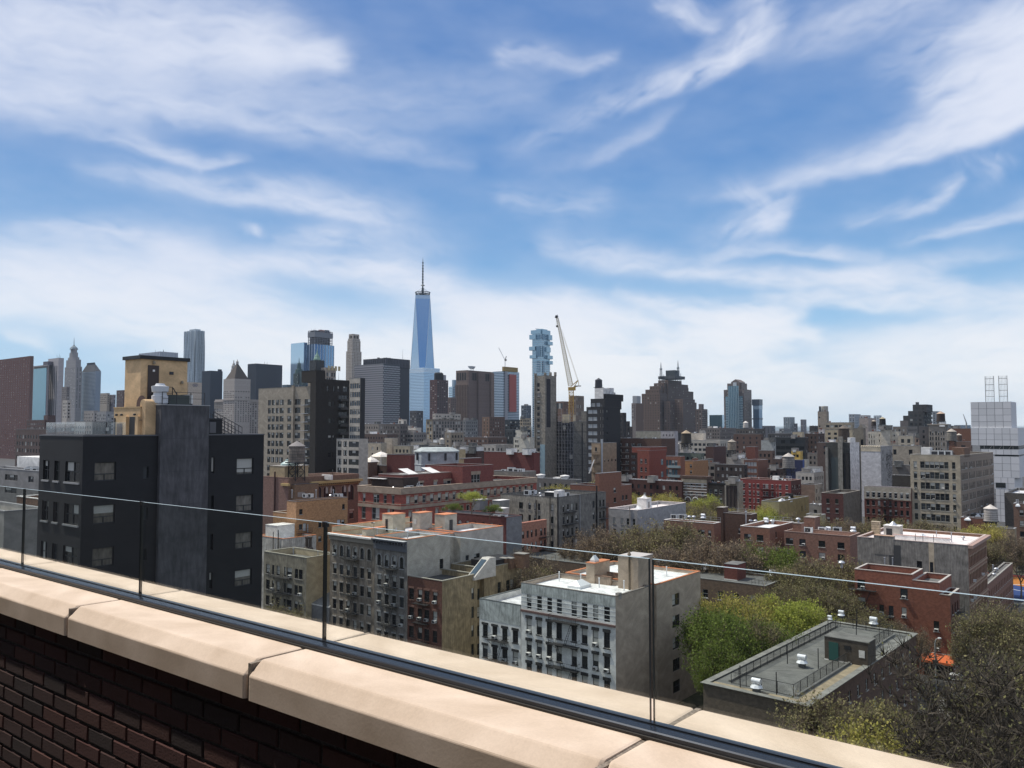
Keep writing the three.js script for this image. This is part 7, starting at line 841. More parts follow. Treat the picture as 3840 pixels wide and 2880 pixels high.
{ // construction tower, crane and neighbours at the centre
 const con=c3(0.30,0.29,0.26,'streaks'),net=c3(0.036,0.038,0.05),d=480; let t=building({name: 'construction_tower',category: 'tower',label: 'bare concrete tower under construction with open floors and a ragged top',x: [2008,2044,2086],y: 1408,d,wall: con,side: c3(0.27,0.265,0.245,'streaks'),par: 0.4,roof: MT.tarlight,cope: con,lod: 1,front: [{px: [[2014,2024]],py: 1500,rows: 17,h: 2.3,top: 4.2,pitch: 3.45,sill: false,type: 'fixed',glass: MT.black,frame: con}]});
 part(t,'slab_edge',new Geo().box(-t.W - 0.5,0,-1.5,-t.W - 0.01,t.H + 1.5,0.6),con); part(t,'dark_shaft',new Geo().box(0.01,t.H - 30,rightZ(t,2064,1450),0.08,t.H - 1.8,rightZ(t,2049,1450)),net); for (const p of [2046,2066,2084]) part(t,'column_stub',new Geo().box(-0.9,t.H,rightZ(t,p,1400) - 0.8,0.05,t.H + rr(1.4,3),rightZ(t,p,1400) + 0.6),con); for (let i=0; i<14; i++) part(t,'floor_slab',new Geo().box(frontX(t,2012,1500),t.H - 10 - i*3.45,0.01,frontX(t,2026,1500),t.H - 9.7 - i*3.45,0.5),c3(0.36,0.34,0.3));
 part(t,'blue_glazing',new Geo().box(frontX(t,2026,1700),4,0.01,frontX(t,2044,1700),EYE + ray(2035,1667)[1]*d,0.2),mat([0.28,0.38,0.42],null,0.25,0.3)); part(t,'netting_panel',new Geo().box(frontX(t,2016,1440),t.H - 12.5,0.02,frontX(t,2026,1440),t.H - 9,0.2),MT.grey);
 const H2=EYE + ray(2100,1545)[1]*500,w=building({name: 'scaffolded_building',category: 'building',label: 'dark netted scaffold building joined to the concrete construction tower',x: [2044.6,2152,2155],y: 1582,d: 486,wall: net,par: 0.3,roof: MT.tar,front: [{n: 8,m0: 1,m1: 1,w: 2.2,h: 2.4,rows: 12,top: 2,pitch: 3.45,type: 'fixed',sill: false,lod: 0,lit: 0.05}]});
 {const g=new Geo(); for (let i=0; i<=10; i++){const x=-w.W + w.W*i / 10; g.bar([x,0,1.0],[x,w.H + rr(2,9),1.0],0.09).bar([x,0,0.1],[x,w.H + rr(1,6),0.1],0.09);}for (let j=0; j<26; j++){const y=2 + j*2; if (y<w.H + 7) g.bar([-w.W,y,1.0],[j>24?-w.W*0.3 : 0,y,1.0],0.07);}for (let i=0; i<10; i++) for (let j=0; j<6; j++){const x0=-w.W + w.W*i / 10,x1=-w.W + w.W*(i + 1) / 10,y=4 + j*7; g.bar(i % 2?[x0,y,1.02] : [x1,y,1.02],i % 2?[x1,y + 5,1.02] : [x0,y + 5,1.02],0.05,3);}part(w,'scaffold',g,mat([0.34,0.34,0.36],null,0.5)).userData.kind='stuff'; part(w,'debris_netting',new Geo().box(-w.W,w.H,0.2,-w.W*0.55,w.H + 8,0.8),c3(0.08,0.075,0.07)); part(w,'pale_formwork',new Geo().box(frontX(w,2110,1560),w.H - 0.4,-1,frontX(w,2135,1560),w.H + 4.4,0.3).box(frontX(w,2150,1560),w.H - 1,-1,0.5,w.H + 4,0.2),c3(0.55,0.52,0.42));}
 t=building({name: 'construction_wing',category: 'building',label: 'blank grey concrete wing with a dark vertical slot right of the scaffold',x: [2150,2199,2203],y: 1580,d: 470,wall: c3(0.15,0.155,0.155,'streaks'),par: 0.3}); part(t,'vertical_slot',new Geo().box(frontX(t,2181,1600),2,0.01,frontX(t,2185,1600),t.H - 1,0.08),MT.black); for (let i=0; i<8; i++) part(t,'floor_joint',new Geo().box(-t.W,t.H - 6 - i*6.4,0.01,0,t.H - 5.8 - i*6.4,0.04),net); mass(t,{wall: c3(0.2,0.2,0.19,'streaks'),y0: t.H - 1,par: 0.3,y: 1540},t.W*0.42,6,EYE + ray(2180,1542)[1]*470,0,-0.5,t.fit);
 { // the large yellow crane: mast, machinery deck, raised lattice jib, A-frame, pendant ropes
 const D=500,P=(px,py)=>{const p=at(px,py,D); return [p.x,p.y,p.z];},b=P(2142,1500),o=thing('tower_crane','large yellow luffing tower crane with raised lattice jib above the construction site','crane',[b[0],0,b[2]],0),L=(px,py)=>{const p=P(px,py); return [p[0] - b[0],p[1],p[2] - b[2]];},yel=mat([0.50,0.30,0.07],null,0.55),pale=mat([0.55,0.47,0.33],null,0.55);
 const lattice=(g,A,B,s0,s1,n,r=0.13)=>{const a=new THREE.Vector3(...A),v=new THREE.Vector3(...B).sub(a),dir=v.clone().normalize(),u=new THREE.Vector3(0,0,1),x=dir.clone().cross(u).normalize(),c=(f,i)=>{const s=lerp(s0,s1,f); return a.clone().addScaledVector(v,f).addScaledVector(x,(i===0||i===3?-1 : 1)*s).addScaledVector(u,(i<2?-1 : 1)*s).toArray();}; for (let i=0; i<4; i++){g.bar(c(0,i),c(1,i),r*1.4); for (let k=0; k<n; k++){g.bar(c(k / n,i),c((k + 1) / n,(i + 1) % 4),r*0.75,3); g.bar(c(k / n,i),c(k / n,(i + 1) % 4),r*0.6,3);}}};
 const m=new Geo(); lattice(m,[0,20,0],L(2142,1462),1.3,1.3,26,0.16); part(o,'mast',m,yel); const j=new Geo(); lattice(j,L(2140,1446),L(2090,1192),1.35,0.55,34,0.13); part(o,'lattice_jib',j,pale); part(o,'jib_head',new Geo().bar(L(2082,1186),L(2092,1190),0.9,6).bar(L(2090,1180),L(2090,1192),0.25),MT.darksteel);
 part(o,'machinery_deck',new Geo().bar(L(2133,1456),L(2172,1447),0.35).box(-1.8,L(0,1464)[1],-1.6,2.6,L(0,1452)[1],1.6),yel); part(o,'a_frame',new Geo().bar(L(2140,1450),L(2168,1426),0.35).bar(L(2150,1455),L(2168,1426),0.28).bar(L(2168,1426),L(2171,1447),0.2),yel); part(o,'counterweight',new Geo().box(L(2150,0)[0],L(0,1449)[1],-1.4,L(2172,0)[0],L(0,1446)[1],1.4),mat([0.3,0.29,0.27],null)); const r=new Geo(); r.bar(L(2168,1426),L(2106,1235),0.09,3).bar(L(2166,1426),L(2112,1262),0.09,3).bar(L(2086,1192),L(2086,1222),0.08,3); part(o,'pendant_rope',r,pale); part(o,'hook_block',new Geo().lathe(L(2086,0)[0],0,[[0,L(0,1228)[1]],[0.75,L(0,1226)[1]],[0.75,L(0,1221)[1]],[0,L(0,1219)[1]]],8),MT.black);}
 mid('red brown brick block behind the yellow crane mast',[2085,2112,2150],1505,900,c3(0.15,0.10,0.08,'brick'),null,{f:{rows: 3,w: 3,h: 6,pitch: 20},r:{rows: 3}}); mid('tall brown brick tower with a chamfered dark roof behind the crane',[2136,2160,2190],1484,1000,c3(0.17,0.14,0.12,'brick'),null,{f:{rows: 6},r:{rows: 6,h: 4,pitch: 9}});
 {const S=PL.slate,o={wall: mat([0.035,0.038,0.045],'brick'),side: mat([0.028,0.031,0.037],'brick'),roof: MT.tar,cope: c3(0.10,0.10,0.11)}; t=building({label: 'dark slate apartment building with white window groups and a white rooftop',x: [2199,2262,2326],y: 1526,d: 420,...o,lod: 1,front: [{px: [[2205,2222],[2223,2239]],py: 1560,rows: 9,h: 1.9,top: 1.4,pitch: 3.66,type: 'triple',sill: false,glass: mat([0.32,0.34,0.36],null,0.3),frame: MT.frameWhite},{px: [[2250,2253],[2259,2262]],py: 1540,rows: 9,h: 1.7,top: 1.4,pitch: 3.66,sill: false,glass: MT.grey}],right: [{px: [[2275,2278]],py: 1540,rows: 9,h: 1.2,top: 1.6,pitch: 3.66,sill: false}]});
 const hy=(py)=>EYE + ray(2262,py)[1]*420; mass(t,{...o,y0: t.H - 1,y: 1490,lod: 1,front: [{px: [[2217,2232],[2236,2250]],py: 1505,rows: 1,h: 2,top: 2,pitch: 5,type: 'triple',glass: mat([0.34,0.36,0.38],null,0.3),sill: false}]},frontX(t,2262,1500) - frontX(t,2210,1500),t.D,hy(1495),0.04,0.02 - 1.2,t.fit); mass(t,{...o,y0: hy(1495) - 1,y: 1480,par: 0.3},frontX(t,2262,1480) - frontX(t,2251,1480),t.D,hy(1477),0.08,-3,t.fit); block(t,'white_rooftop',MT.white,frontX(t,2220,1470),-10,frontX(t,2252,1470),-2.5,hy(1495) - 0.5,hy(1454)); block(t,'white_rooftop',MT.silver,frontX(t,2245,1460),-12,-1,-8,hy(1478),hy(1452)); const p=world(t,frontX(t,2245,1450,-5),hy(1454),-5); waterTank('dark water tank on the white rooftop of the slate building',p,1.0,MT.darksteel,MT.darksteel,0.3); railing(t,[[-t.W,-0.3],[-1,-0.3]],t.H,1.1,MT.steel,3); clutter(t,6,[0.0,0.3,0.4,0.9],'hp',hy(1477));}
 [['dark stepped tower edge right of the slate building',[2320,2338,2346],1548,600,c3(0.035,0.037,0.042)],['dark lower step right of the slate building',[2336,2352,2362],1580,620,c3(0.05,0.048,0.05)],['brown block below the dark steps',[2340,2356,2372],1600,700,c3(0.09,0.075,0.07)]].forEach(([l,x,y,d,w])=>mid(l,x,y,d,w));
 // tan, brown and red houses at the centre
 t=mid('tan stucco tenement with rows of small square windows right of the slate tower',[2218,2252,2312],1662,372,c3(0.33,0.26,0.19),c3(0.30,0.25,0.19),{f:{n: 1,rows: 1},lod: 1,right: [{px: [[2266,2270],[2279,2284],[2292,2297],[2306,2311]],py: 1700,rows: 3,h: 1.2,top: 7.2,pitch: 6.4,sill: false}]}); fireEscape(t,-t.W*0.5,t.W*0.9,[0,1,2,3,4].map((k)=>t.H - 5 - k*4)); part(t,'flue',new Geo().bar([0.3,5,-0.6],[0.3,t.H + 1.8,-0.6],0.45,8),MT.steel);
 t=mid('dark brown brick apartment building with balconies and bright window groups',[2310,2480,2532],1645,420,c3(0.095,0.06,0.05,'brick'),null,{lod: 1,front: [{px: [[2322,2334],[2345,2358],[2368,2383],[2391,2406]],py: 1665,rows: 7,h: 1.5,top: 2.6,pitch: 3.05,type: 'triple',sill: false,frame: MT.frameWhite}],blankR: 1}); for (let i=0; i<7; i++) part(t,'balcony',new Geo().box(-t.W*0.97,t.H - 4.6 - i*3.05,0.01,-t.W*0.70,t.H - 4.35 - i*3.05,1.2),c3(0.3,0.28,0.26)); clutter(t,5,[0.3,0.1,0.9,0.6],'hp');
 mid('long pale grey roof storey behind the brown apartment building',[2384,2478,2484],1617,470,c3(0.30,0.31,0.285),null,{blankF: 1,blankR: 1}); mid('pale lavender block with four square windows beside the grey roof storey',[2478,2529,2534],1617,440,c3(0.38,0.39,0.44),null,{front: [{px: [[2487,2490],[2498,2501],[2510,2513],[2521,2524]],py: 1625,rows: 1,h: 1.1,top: 1.6,pitch: 9,sill: false}],blankR: 1});
 t=mid('bright red brick block with stepped top beside the glass balconies',[2390,2434,2498],1690,362,c3(0.20,0.065,0.05,'brick'),c3(0.20,0.06,0.045,'brick'),{lod: 1,front: [{px: [[2401,2409],[2418,2425]],py: 1730,rows: 3,h: 1.9,top: 3.6,pitch: 3.7,frame: MT.frameWhite}],right: [{px: [[2479,2488]],py: 1730,rows: 3,h: 2.6,top: 4,pitch: 5.5,glass: mat([0.2,0.3,0.33],null,0.2),sill: false}]}); mass(t,{wall: c3(0.20,0.06,0.045,'brick'),y0: t.H - 1,par: 0.4,y: 1680,roof: MT.tarlight},9,t.D,t.H + 1.4,0.03,-0.6,t.fit);
 t=mid('red framed house with glass balconies between the red block and the orange house',[2497,2552,2556],1712,352,c3(0.20,0.09,0.065,'brick'),null,{lod: 1,front: [{px: [[2498,2506],[2508,2518],[2519,2529],[2530,2540]],py: 1730,rows: 4,h: 2.8,top: 1.6,pitch: 3.9,glass: GL.teal,sill: false}],blankR: 1}); for (let i=0; i<3; i++) part(t,'balcony',new Geo().box(-t.W*0.8,t.H - 4.9 - i*3.9,0.01,0,t.H - 3.9 - i*3.9,1.2),mat([0.25,0.3,0.3],null,0.2));
 t=building({label: 'red brown brick building with a tall plain block and blank street wall',x: [2232,2247,2330],y: 1776,d: 255,wall: c3(0.19,0.095,0.068,'brick'),side: c3(0.175,0.088,0.064,'brick'),roof: MT.tarlight,lod: 1,right: [{px: [[2301,2310]],py: 1830,rows: 3,h: 1.5,top: 4.8,pitch: 3.1}]});{const z=rightZ(t,2330,1790),x1=-t.W; mass(t,{wall: c3(0.185,0.09,0.066,'brick'),lod: 1,y: 1830,right: [{px: [[2332,2340],[2345,2353]],py: 1858,rows: 3,h: 1.5,top: 3.2,pitch: 3.1}],roof: MT.tarlight},9,z - rightZ(t,2369,1830),t.H - 4.3,0,z,t.fit); mass(t,{wall: c3(0.185,0.09,0.066,'brick'),y: 1824,roof: MT.tar},-(frontX(t,2134,1824) - x1),9,t.H - 3.8,x1,-0.6,t.fit); part(t,'terrace_screen',new Geo().quad([-3.9,t.H - 0.05,0.05],[-2.0,t.H + 4.2,0.05],[-1.6,t.H + 4.2,0.05],[-3.4,t.H - 0.05,0.05]),MT.white);}
 t=mid('low grey roof with white mushroom vents behind the yellow green trees',[1990,2160,2168],1800,332,c3(0.14,0.14,0.145),null,{f:{rows: 3},blankR: 1,roof: MT.tarlight}); for (const [px,s] of [[2028,4],[2118,4]]){const x=frontX(t,px,1795,-4); part(t,'mushroom_vent',new Geo().lathe(x,-4,[[1.6,t.H - 0.9],[1.6,t.H + 0.8],[2.0,t.H + 0.9],[1.9,t.H + 1.3],[0,t.H + 1.6]],12),MT.white);}part(t,'sloped_hatch',new Geo().box(frontX(t,2060,1795),t.H - 0.9,-5,frontX(t,2085,1795),t.H + 0.5,-2.5),MT.white);
}
{ // right half
 const rows=[
 ['long low dark brick row with a white roof edge behind the park trees',[2310,2556,2562],1806,330,c3(0.075,0.035,0.032,'brick'),null,{f:{rows: 4,sp: 3},roof: MT.whiteroof,cope: MT.silver}],
 ['brown and white striped corner house with pale arches',[2556,2650,2654],1797,325,c3(0.13,0.10,0.085,'brick'),null,{f:{rows: 5,sp: 2.2,frame: MT.frameWhite},cope: c3(0.09,0.06,0.05),copeW: 0.5,copeH: 1.0}],
 ['dark narrow house with a white roof left of the pillared building',[2650,2718,2722],1818,322,c3(0.07,0.06,0.055,'brick'),null,{f:{rows: 5,sp: 2,frame: MT.frameWhite},roof: MT.whiteroof,cope: MT.black,copeW: 0.5,copeH: 0.6}],
 ['pillared grey building with tall dark bays beside the bright red building',[2717,2770,2774],1806,318,c3(0.27,0.26,0.24),null,{front: [{n: 3,m0: 0.6,m1: 0.6,w: 1.5,h: 18,rows: 1,top: 1.6,pitch: 30,sill: false,type: 'fixed',glass: c3(0.05,0.04,0.04)}],blankR: 1,roof: MT.silver}],
 ['brown brick building with three ribbons of white framed windows',[2790,2841,2880],1726,402,c3(0.15,0.075,0.058,'brick'),c3(0.16,0.08,0.062,'brick'),{lod: 1,front: [{px: [[2793,2803],[2804,2814],[2815,2825],[2826,2837]],py: 1740,rows: 4,h: 1.9,top: 1.0,pitch: 3.1,frame: MT.frameWhite,glass: mat([0.3,0.31,0.33],null,0.3),sill: false,type: 'triple'}],blankR: 1}],
 ['tall dark red chimney block above the ribbon window building',[2797,2832,2842],1676,430,c3(0.16,0.065,0.052,'brick'),null,{blankF: 1,blankR: 1}],
 ['dark brick building dotted with pale window heads',[2680,2790,2794],1744,394,c3(0.045,0.036,0.036,'brick'),null,{f:{rows: 6,sp: 2.4,w: 1.0,h: 1.5,lit: 0.5,top: 1.4}}],
 ['grey block with ribbon windows behind the dotted dark building',[2638,2685,2690],1735,410,c3(0.20,0.19,0.18),null,{f:{rows: 4,w: 2,sp: 2.4,lit: 0.4}}],
 ['light grey roof house with a black doorway above the dotted dark building',[2728,2790,2796],1718,420,c3(0.36,0.355,0.34),null,{blankF: 1,blankR: 1,roof: MT.silver}],
 ['orange brick house with square windows beside the glass balconies',[2552,2598,2656],1729,378,c3(0.34,0.19,0.095,'brick'),c3(0.30,0.17,0.09,'brick'),{lod: 1,front: [{px: [[2555,2563],[2587,2595]],py: 1750,rows: 3,h: 1.4,top: 1.5,pitch: 2.7}],blankR: 1}],
 ['verdigris green cornice building with small dark arches',[2530,2628,2634],1700,436,c3(0.13,0.17,0.155),null,{f:{rows: 3,sp: 3,w: 1.5,h: 1.8,arch: true}}],
 ['tall maroon block with an antenna behind the green cornice building',[2646,2676,2722],1675,440,c3(0.085,0.05,0.048,'brick'),null,{blankF: 1,blankR: 1}],
 ['long white loft with a sunlit roof strip at centre right',[2582,2700,2752],1652,520,c3(0.42,0.42,0.40),null,{f:{rows: 4,w: 2,sp: 3},roof: MT.whiteroof}],
 ['plain pale beige roof block above the long white loft',[2584,2637,2640],1624,540,c3(0.46,0.44,0.40),null,{blankF: 1,blankR: 1}],
 ['small white houses left of the long white loft',[2530,2562,2582],1655,500,c3(0.55,0.55,0.54),null,{blankF: 1,roof: MT.whiteroof}],
 ['broad brown brick loft with few windows right of the long white loft',[2750,2853,2858],1628,570,c3(0.105,0.07,0.062,'brick'),null,{f:{rows: 4,sp: 5}}],
 ['grey office rows at the foot of the stepped brown tower',[2630,2700,2760],1605,800,c3(0.16,0.15,0.15),null,{f:{rows: 4}}],
 ['pale teal low glass roofs right of the broad brown loft',[2854,2900,2908],1652,520,c3(0.36,0.40,0.42),null,{blankF: 1}],
 ['wide dark glass office block with ribbon bands',[2906,3020,3030],1640,540,c3(0.030,0.036,0.042),c3(0.05,0.04,0.04),{f:{rows: 4,w: 3,sp: 3.2,h: 2.2,pitch: 4,lit: 0}}],
 ['cream plant rooms on the wide dark glass office',[2972,3008,3014],1620,556,c3(0.46,0.42,0.33),null,{blankF: 1,blankR: 1}],
 ['dark brown brick block right of the dark glass office',[3018,3068,3092],1626,560,c3(0.075,0.055,0.05,'brick'),null,{f:{rows: 4}}],
 ['bright yellow block with dark openings',[2967,3001,3005],1692,470,mat([0.60,0.44,0.13],'plaster'),null,{f:{n: 2,rows: 2,w: 1.4},blankR: 1}],
 ['deep blue painted wall below the bright yellow block',[2946,3012,3018],1726,440,mat([0.025,0.035,0.10],'plaster'),null,{blankF: 1,blankR: 1}],
 ['narrow blue and white striped wall right of the deep blue wall',[3010,3024,3027],1724,436,c3(0.42,0.42,0.38),null,{blankF: 1,blankR: 1}],
 ['maroon row left of the deep blue wall',[2900,2942,2950],1722,450,c3(0.09,0.065,0.062,'brick'),null,{f:{rows: 2}}],
 ['dark brick house with a white pergola roof in front of the blue wall',[2878,2926,2930],1758,400,c3(0.065,0.045,0.043,'brick'),null,{f:{rows: 3},roof: MT.whiteroof}],
 ['white cottage like house with small windows below the blue wall',[2984,3052,3090],1773,385,c3(0.46,0.46,0.45),c3(0.35,0.34,0.32),{f:{n: 4,rows: 2,w: 1.1}}],
 ['white corrugated fence house right of the blue and white wall',[3026,3076,3082],1752,420,c3(0.55,0.55,0.54),null,{blankF: 1,blankR: 1}],
 ['tan house with a dark blank wall right of the bright red building',[3004,3055,3085],1818,345,c3(0.23,0.17,0.14),c3(0.25,0.24,0.225),{blankF: 1,f:{},r:{rows: 3}}],
 ['low olive yellow building in front of the bright red building',[2855,2922,3033],1882,300,c3(0.35,0.33,0.19),c3(0.33,0.28,0.14),{lod: 1,front: [{px: [[2896,2920]],py: 1900,rows: 2,h: 2,top: 3.6,pitch: 4,type: 'triple'}],right: [{px: [[3006,3009],[3019,3022]],py: 1890,rows: 2,h: 1.9,top: 3.2,pitch: 4}]}],
 ['white roofed low houses right of the olive yellow building',[3034,3082,3086],1893,300,c3(0.24,0.24,0.235),null,{f:{rows: 2},roof: MT.whiteroof}],
 ['low tan wall house below the white roofed houses',[3022,3081,3084],1932,262,c3(0.33,0.31,0.22),null,{blankF: 1,blankR: 1,roof: MT.whiteroof}],
 ['dark maroon brick tenement with a streaked grey side wall',[3080,3162,3226],1852,290,c3(0.085,0.036,0.034,'brick'),c3(0.155,0.14,0.125,'streaks'),{lod: 1,f:{rows: 5,sp: 2.6},blankR: 1,cope: c3(0.3,0.29,0.27)}],
 ['big blank white wall building with a cream top band',[3228,3302,3346],1675,385,c3(0.54,0.57,0.63),c3(0.36,0.37,0.39,'streaks'),{blankF: 1,r:{rows: 3,sp: 6}}],
 ['beige tower with a water cylinder on top at right',[3066,3100,3108],1543,650,c3(0.29,0.265,0.235),c3(0.25,0.23,0.205),{front: [{n: 1,m0: 0.6,m1: 5,w: 1,h: 1.3,rows: 5,top: 4,pitch: 7}],blankR: 1}],
 ['white lower storey of the beige tower',[3070,3089,3092],1610,640,c3(0.55,0.55,0.58),null,{f:{n: 1,rows: 1},blankR: 1}],
 ['beige factory with long window rows right of the beige tower',[3092,3196,3204],1584,600,c3(0.30,0.28,0.235),null,{f:{rows: 5,w: 2.4,sp: 3.2}}],
 ['cream front annexe of the beige factory',[3094,3196,3204],1612,570,c3(0.42,0.38,0.29),null,{f:{rows: 3,sp: 4,w: 2}}],
 ['gabled grey stone building right of the beige factory',[3200,3238,3246],1606,520,c3(0.20,0.19,0.165),null,{front: [{n: 3,m0: 5,m1: 1,w: 1.6,h: 9,rows: 1,top: 7,pitch: 20}],blankR: 1}],
 ['tall pale taupe slab behind the gabled grey building',[3222,3256,3286],1568,640,c3(0.35,0.325,0.32),null,{blankF: 1,r:{n: 1,rows: 1}}],
 ['white painted loft with scattered small windows and red lettering',[3254,3371,3376],1618,480,c3(0.52,0.51,0.46),null,{lod: 1,front: [{px: [[3257,3261],[3267,3270],[3276,3279]],py: 1630,rows: 2,h: 2.4,top: 1.4,pitch: 3.5,type: 'dh'},{px: [[3296,3299],[3312,3317],[3351,3356]],py: 1640,rows: 3,h: 1.3,top: 1.5,pitch: 3.3,type: 'fixed'}],blankR: 1}],
 ['raised white stair block of the white painted loft',[3303,3338,3342],1606,482,c3(0.52,0.51,0.46),null,{blankF: 1,blankR: 1}],
 ['cream annexe with dark windows right of the white loft',[3368,3424,3430],1634,470,c3(0.42,0.40,0.345),null,{f:{rows: 3,sp: 3.4,w: 1.6,h: 2.2}}],
 ['taupe tower block behind the mottled grey side wall',[3345,3450,3456],1672,420,c3(0.34,0.32,0.28),null,{front: [{px: [[3350,3362],[3408,3422]],py: 1700,rows: 3,h: 2.6,top: 2,pitch: 6,type: 'pair'}],blankR: 1}],
 ['small red banded house right of the cream annexe',[3422,3456,3480],1636,500,c3(0.30,0.24,0.21),null,{f:{rows: 3}}],
 ['grey loft with square windows and grand cornice left of the brick wall',[3482,3548,3554],1594,470,c3(0.29,0.275,0.255),c3(0.15,0.145,0.145),{lod: 1,front: [{px: [[3486,3492],[3495,3500],[3507,3513],[3517,3522],[3527,3532],[3536,3541]],py: 1620,rows: 5,h: 2.0,top: 3.6,pitch: 3.1,frame: MT.frameDark}],blankR: 1,cope: c3(0.35,0.33,0.3),copeW: 0.6,copeH: 0.6}],
 ['dark blue grey fire escape wall left of the grey loft',[3446,3480,3484],1600,480,c3(0.11,0.11,0.12),null,{f:{rows: 5,sp: 4}}],
 ['long low red brown brick wall left of the metal mesh museum',[3556,3640,3644],1607,520,c3(0.165,0.085,0.06,'brick'),null,{blankF: 1,blankR: 1}],
 ['brown brick house with dark openings below the long brick wall',[3584,3640,3646],1656,430,c3(0.17,0.12,0.105,'brick'),null,{f:{rows: 3,sp: 4,w: 2}}],
 ['grey low roofs between the white wall and the grey loft building',[3346,3412,3420],1745,360,c3(0.16,0.16,0.16),null,{blankF: 1,roof: MT.whiteroof}],
 ['black roofed sheds left of the grey loft building',[3345,3412,3418],1784,330,c3(0.05,0.05,0.05),null,{blankF: 1,roof: MT.silver}],
 ['grey and red tenement row with eight white framed windows',[3240,3416,3420],1831,300,c3(0.13,0.05,0.042,'brick'),null,{lod: 1,par: 0.4,front: [{px: [[3249,3260],[3270,3281],[3291,3301],[3313,3322],[3334,3343],[3354,3364],[3376,3386],[3397,3408]],py: 1850,rows: 1,h: 1.9,top: 2.0,pitch: 3,frame: mat([0.6,0.6,0.57],null),head: 0.2,stone: mat([0.6,0.6,0.57],null)},{px: [[3249,3260],[3270,3281],[3291,3301],[3313,3322],[3334,3343],[3354,3364],[3376,3386],[3397,3408]],py: 1880,rows: 4,h: 1.9,top: 5.0,pitch: 3.1}],blankR: 1,roof: MT.silver}],
 ['low brick garage with arched gates right of the grey loft building',[3603,3706,3712],1946,262,c3(0.16,0.075,0.055,'brick'),null,{f:{n: 3,rows: 1,w: 5,h: 3,top: 4,arch: false}}],
 ['dark low warehouse roof behind the low brick garage',[3640,3728,3735],1932,290,c3(0.04,0.04,0.042),null,{blankF: 1,roof: MT.tar}],
 ['dark grey brick building in front of the metal mesh museum base',[3766,3860,3900],1852,300,c3(0.10,0.095,0.09,'brick'),null,{blankF: 1,roof: MT.silver}],
 ['brown brick house at the right edge with a white side edge',[3800,3900,3910],1893,250,c3(0.15,0.10,0.08,'brick'),null,{f:{rows: 6,sp: 3}}],
 ['tan low wall with graffiti green panels by the street at right',[3706,3804,3808],1984,240,c3(0.26,0.23,0.16),null,{blankF: 1,roof: MT.tar}],
 ['grey roof row with pale parapets left of the narrow concrete tower',[3028,3096,3100],1700,500,c3(0.2,0.19,0.18),null,{f:{rows: 2}}],
 ['brown loft wall behind the narrow concrete tower',[3064,3120,3160],1660,470,c3(0.10,0.075,0.07,'brick'),c3(0.11,0.10,0.13),{f:{rows: 2,sp: 5},r:{rows: 2}}],
 ['dark bulkhead row on the right horizon behind the white loft',[3330,3400,3440],1600,620,c3(0.19,0.18,0.17),null,{f:{rows: 2}}],
 ['low brown rooftops left of the beige tower on the horizon',[3035,3056,3070],1597,900,c3(0.05,0.05,0.055),null,{blankF: 1}],
 ['grey water tank house roof behind the broad brown loft',[2760,2830,2870],1608,700,c3(0.09,0.085,0.085),null,{f:{rows: 1}}],
 ['dark roofs below the blue grey horizon tower',[2880,2960,3000],1626,750,c3(0.07,0.072,0.078),null,{f:{rows: 2}}],
 ['grey brown block behind the tall maroon block',[2700,2740,2760],1690,470,c3(0.28,0.27,0.25),null,{f:{rows: 3}}],
 ['pale grey house with dark openings left of the ribbon window building',[2752,2790,2800],1700,450,c3(0.36,0.35,0.33),null,{f:{rows: 2,n: 3}}],
 ['brown roofs right of the dark red chimney block',[2840,2896,2905],1690,460,c3(0.12,0.085,0.075,'brick'),null,{f:{rows: 2}}]];
 const T={}; for (const [l,x,y,d,w,s,o] of rows){const t=mid(l,x,y,d,w,s,o); T[l]=t; if (d>340?rnd()<0.7 : rnd()<0.5) clutter(t,3 + Math.floor(rnd()*5),[0.08,0.08,0.92,0.8],d>300?'bhpcv' : 'hpvk',t.H - (o.par??0.9));}
 {const t=T['grey and red tenement row with eight white framed windows'],hm=t.H - 4.4; const gm=c3(0.34,0.325,0.29),e=[[3240,3240],[3249,3260],[3270,3281],[3291,3301],[3313,3322],[3334,3343],[3354,3364],[3376,3386],[3397,3408],[3416,3416]].map((q)=>q.map((p)=>clamp(frontX(t,p,1850),-t.W,0))),fg=new Geo(); fg.box(-t.W,t.H - 1.8,0.004,0,t.H - 0.02,0.05).box(-t.W,hm,0.004,0,t.H - 4.05,0.05); for (let i=0; i + 1<e.length; i++) if (e[i + 1][0] - e[i][1]>0.1) fg.box(e[i][1] + 0.1,t.H - 4.05,0.004,e[i + 1][0] - 0.1,t.H - 1.8,0.05); part(t,'grey_render',fg,gm); part(t,'string_course',new Geo().box(-t.W,hm - 0.12,0.01,0,hm,0.15),gm); fireEscape(t,frontX(t,3322,1860),4.5,[0,1,2,3].map((k)=>t.H - 4 - 3.1*k));}
 {const t=T['brown and white striped corner house with pale arches']; for (let i=0; i<5; i++) part(t,'white_stripe',new Geo().box(-t.W,t.H - 2.0 - i*1.1,0.01,-0.02,t.H - 1.75 - i*1.1,0.06),MT.white); part(t,'cream_band',new Geo().box(-t.W,t.H - 1.6,0.01,0,t.H - 0.2,0.12),PL.beige); for (const f of [0.25,0.55]){const g=new Geo(),r=1.1,x=-t.W*(1 - f),y=t.H - 8.5; for (let i=0; i<8; i++){const a=Math.PI*i / 8,b=Math.PI*(i + 1) / 8,P=(q,w)=>[x - Math.cos(w)*q,y + Math.sin(w)*q,0.12]; g.quad(P(r,a),P(r,b),P(r + 0.35,b),P(r + 0.35,a));}part(t,'pale_arch',g,MT.white);}}
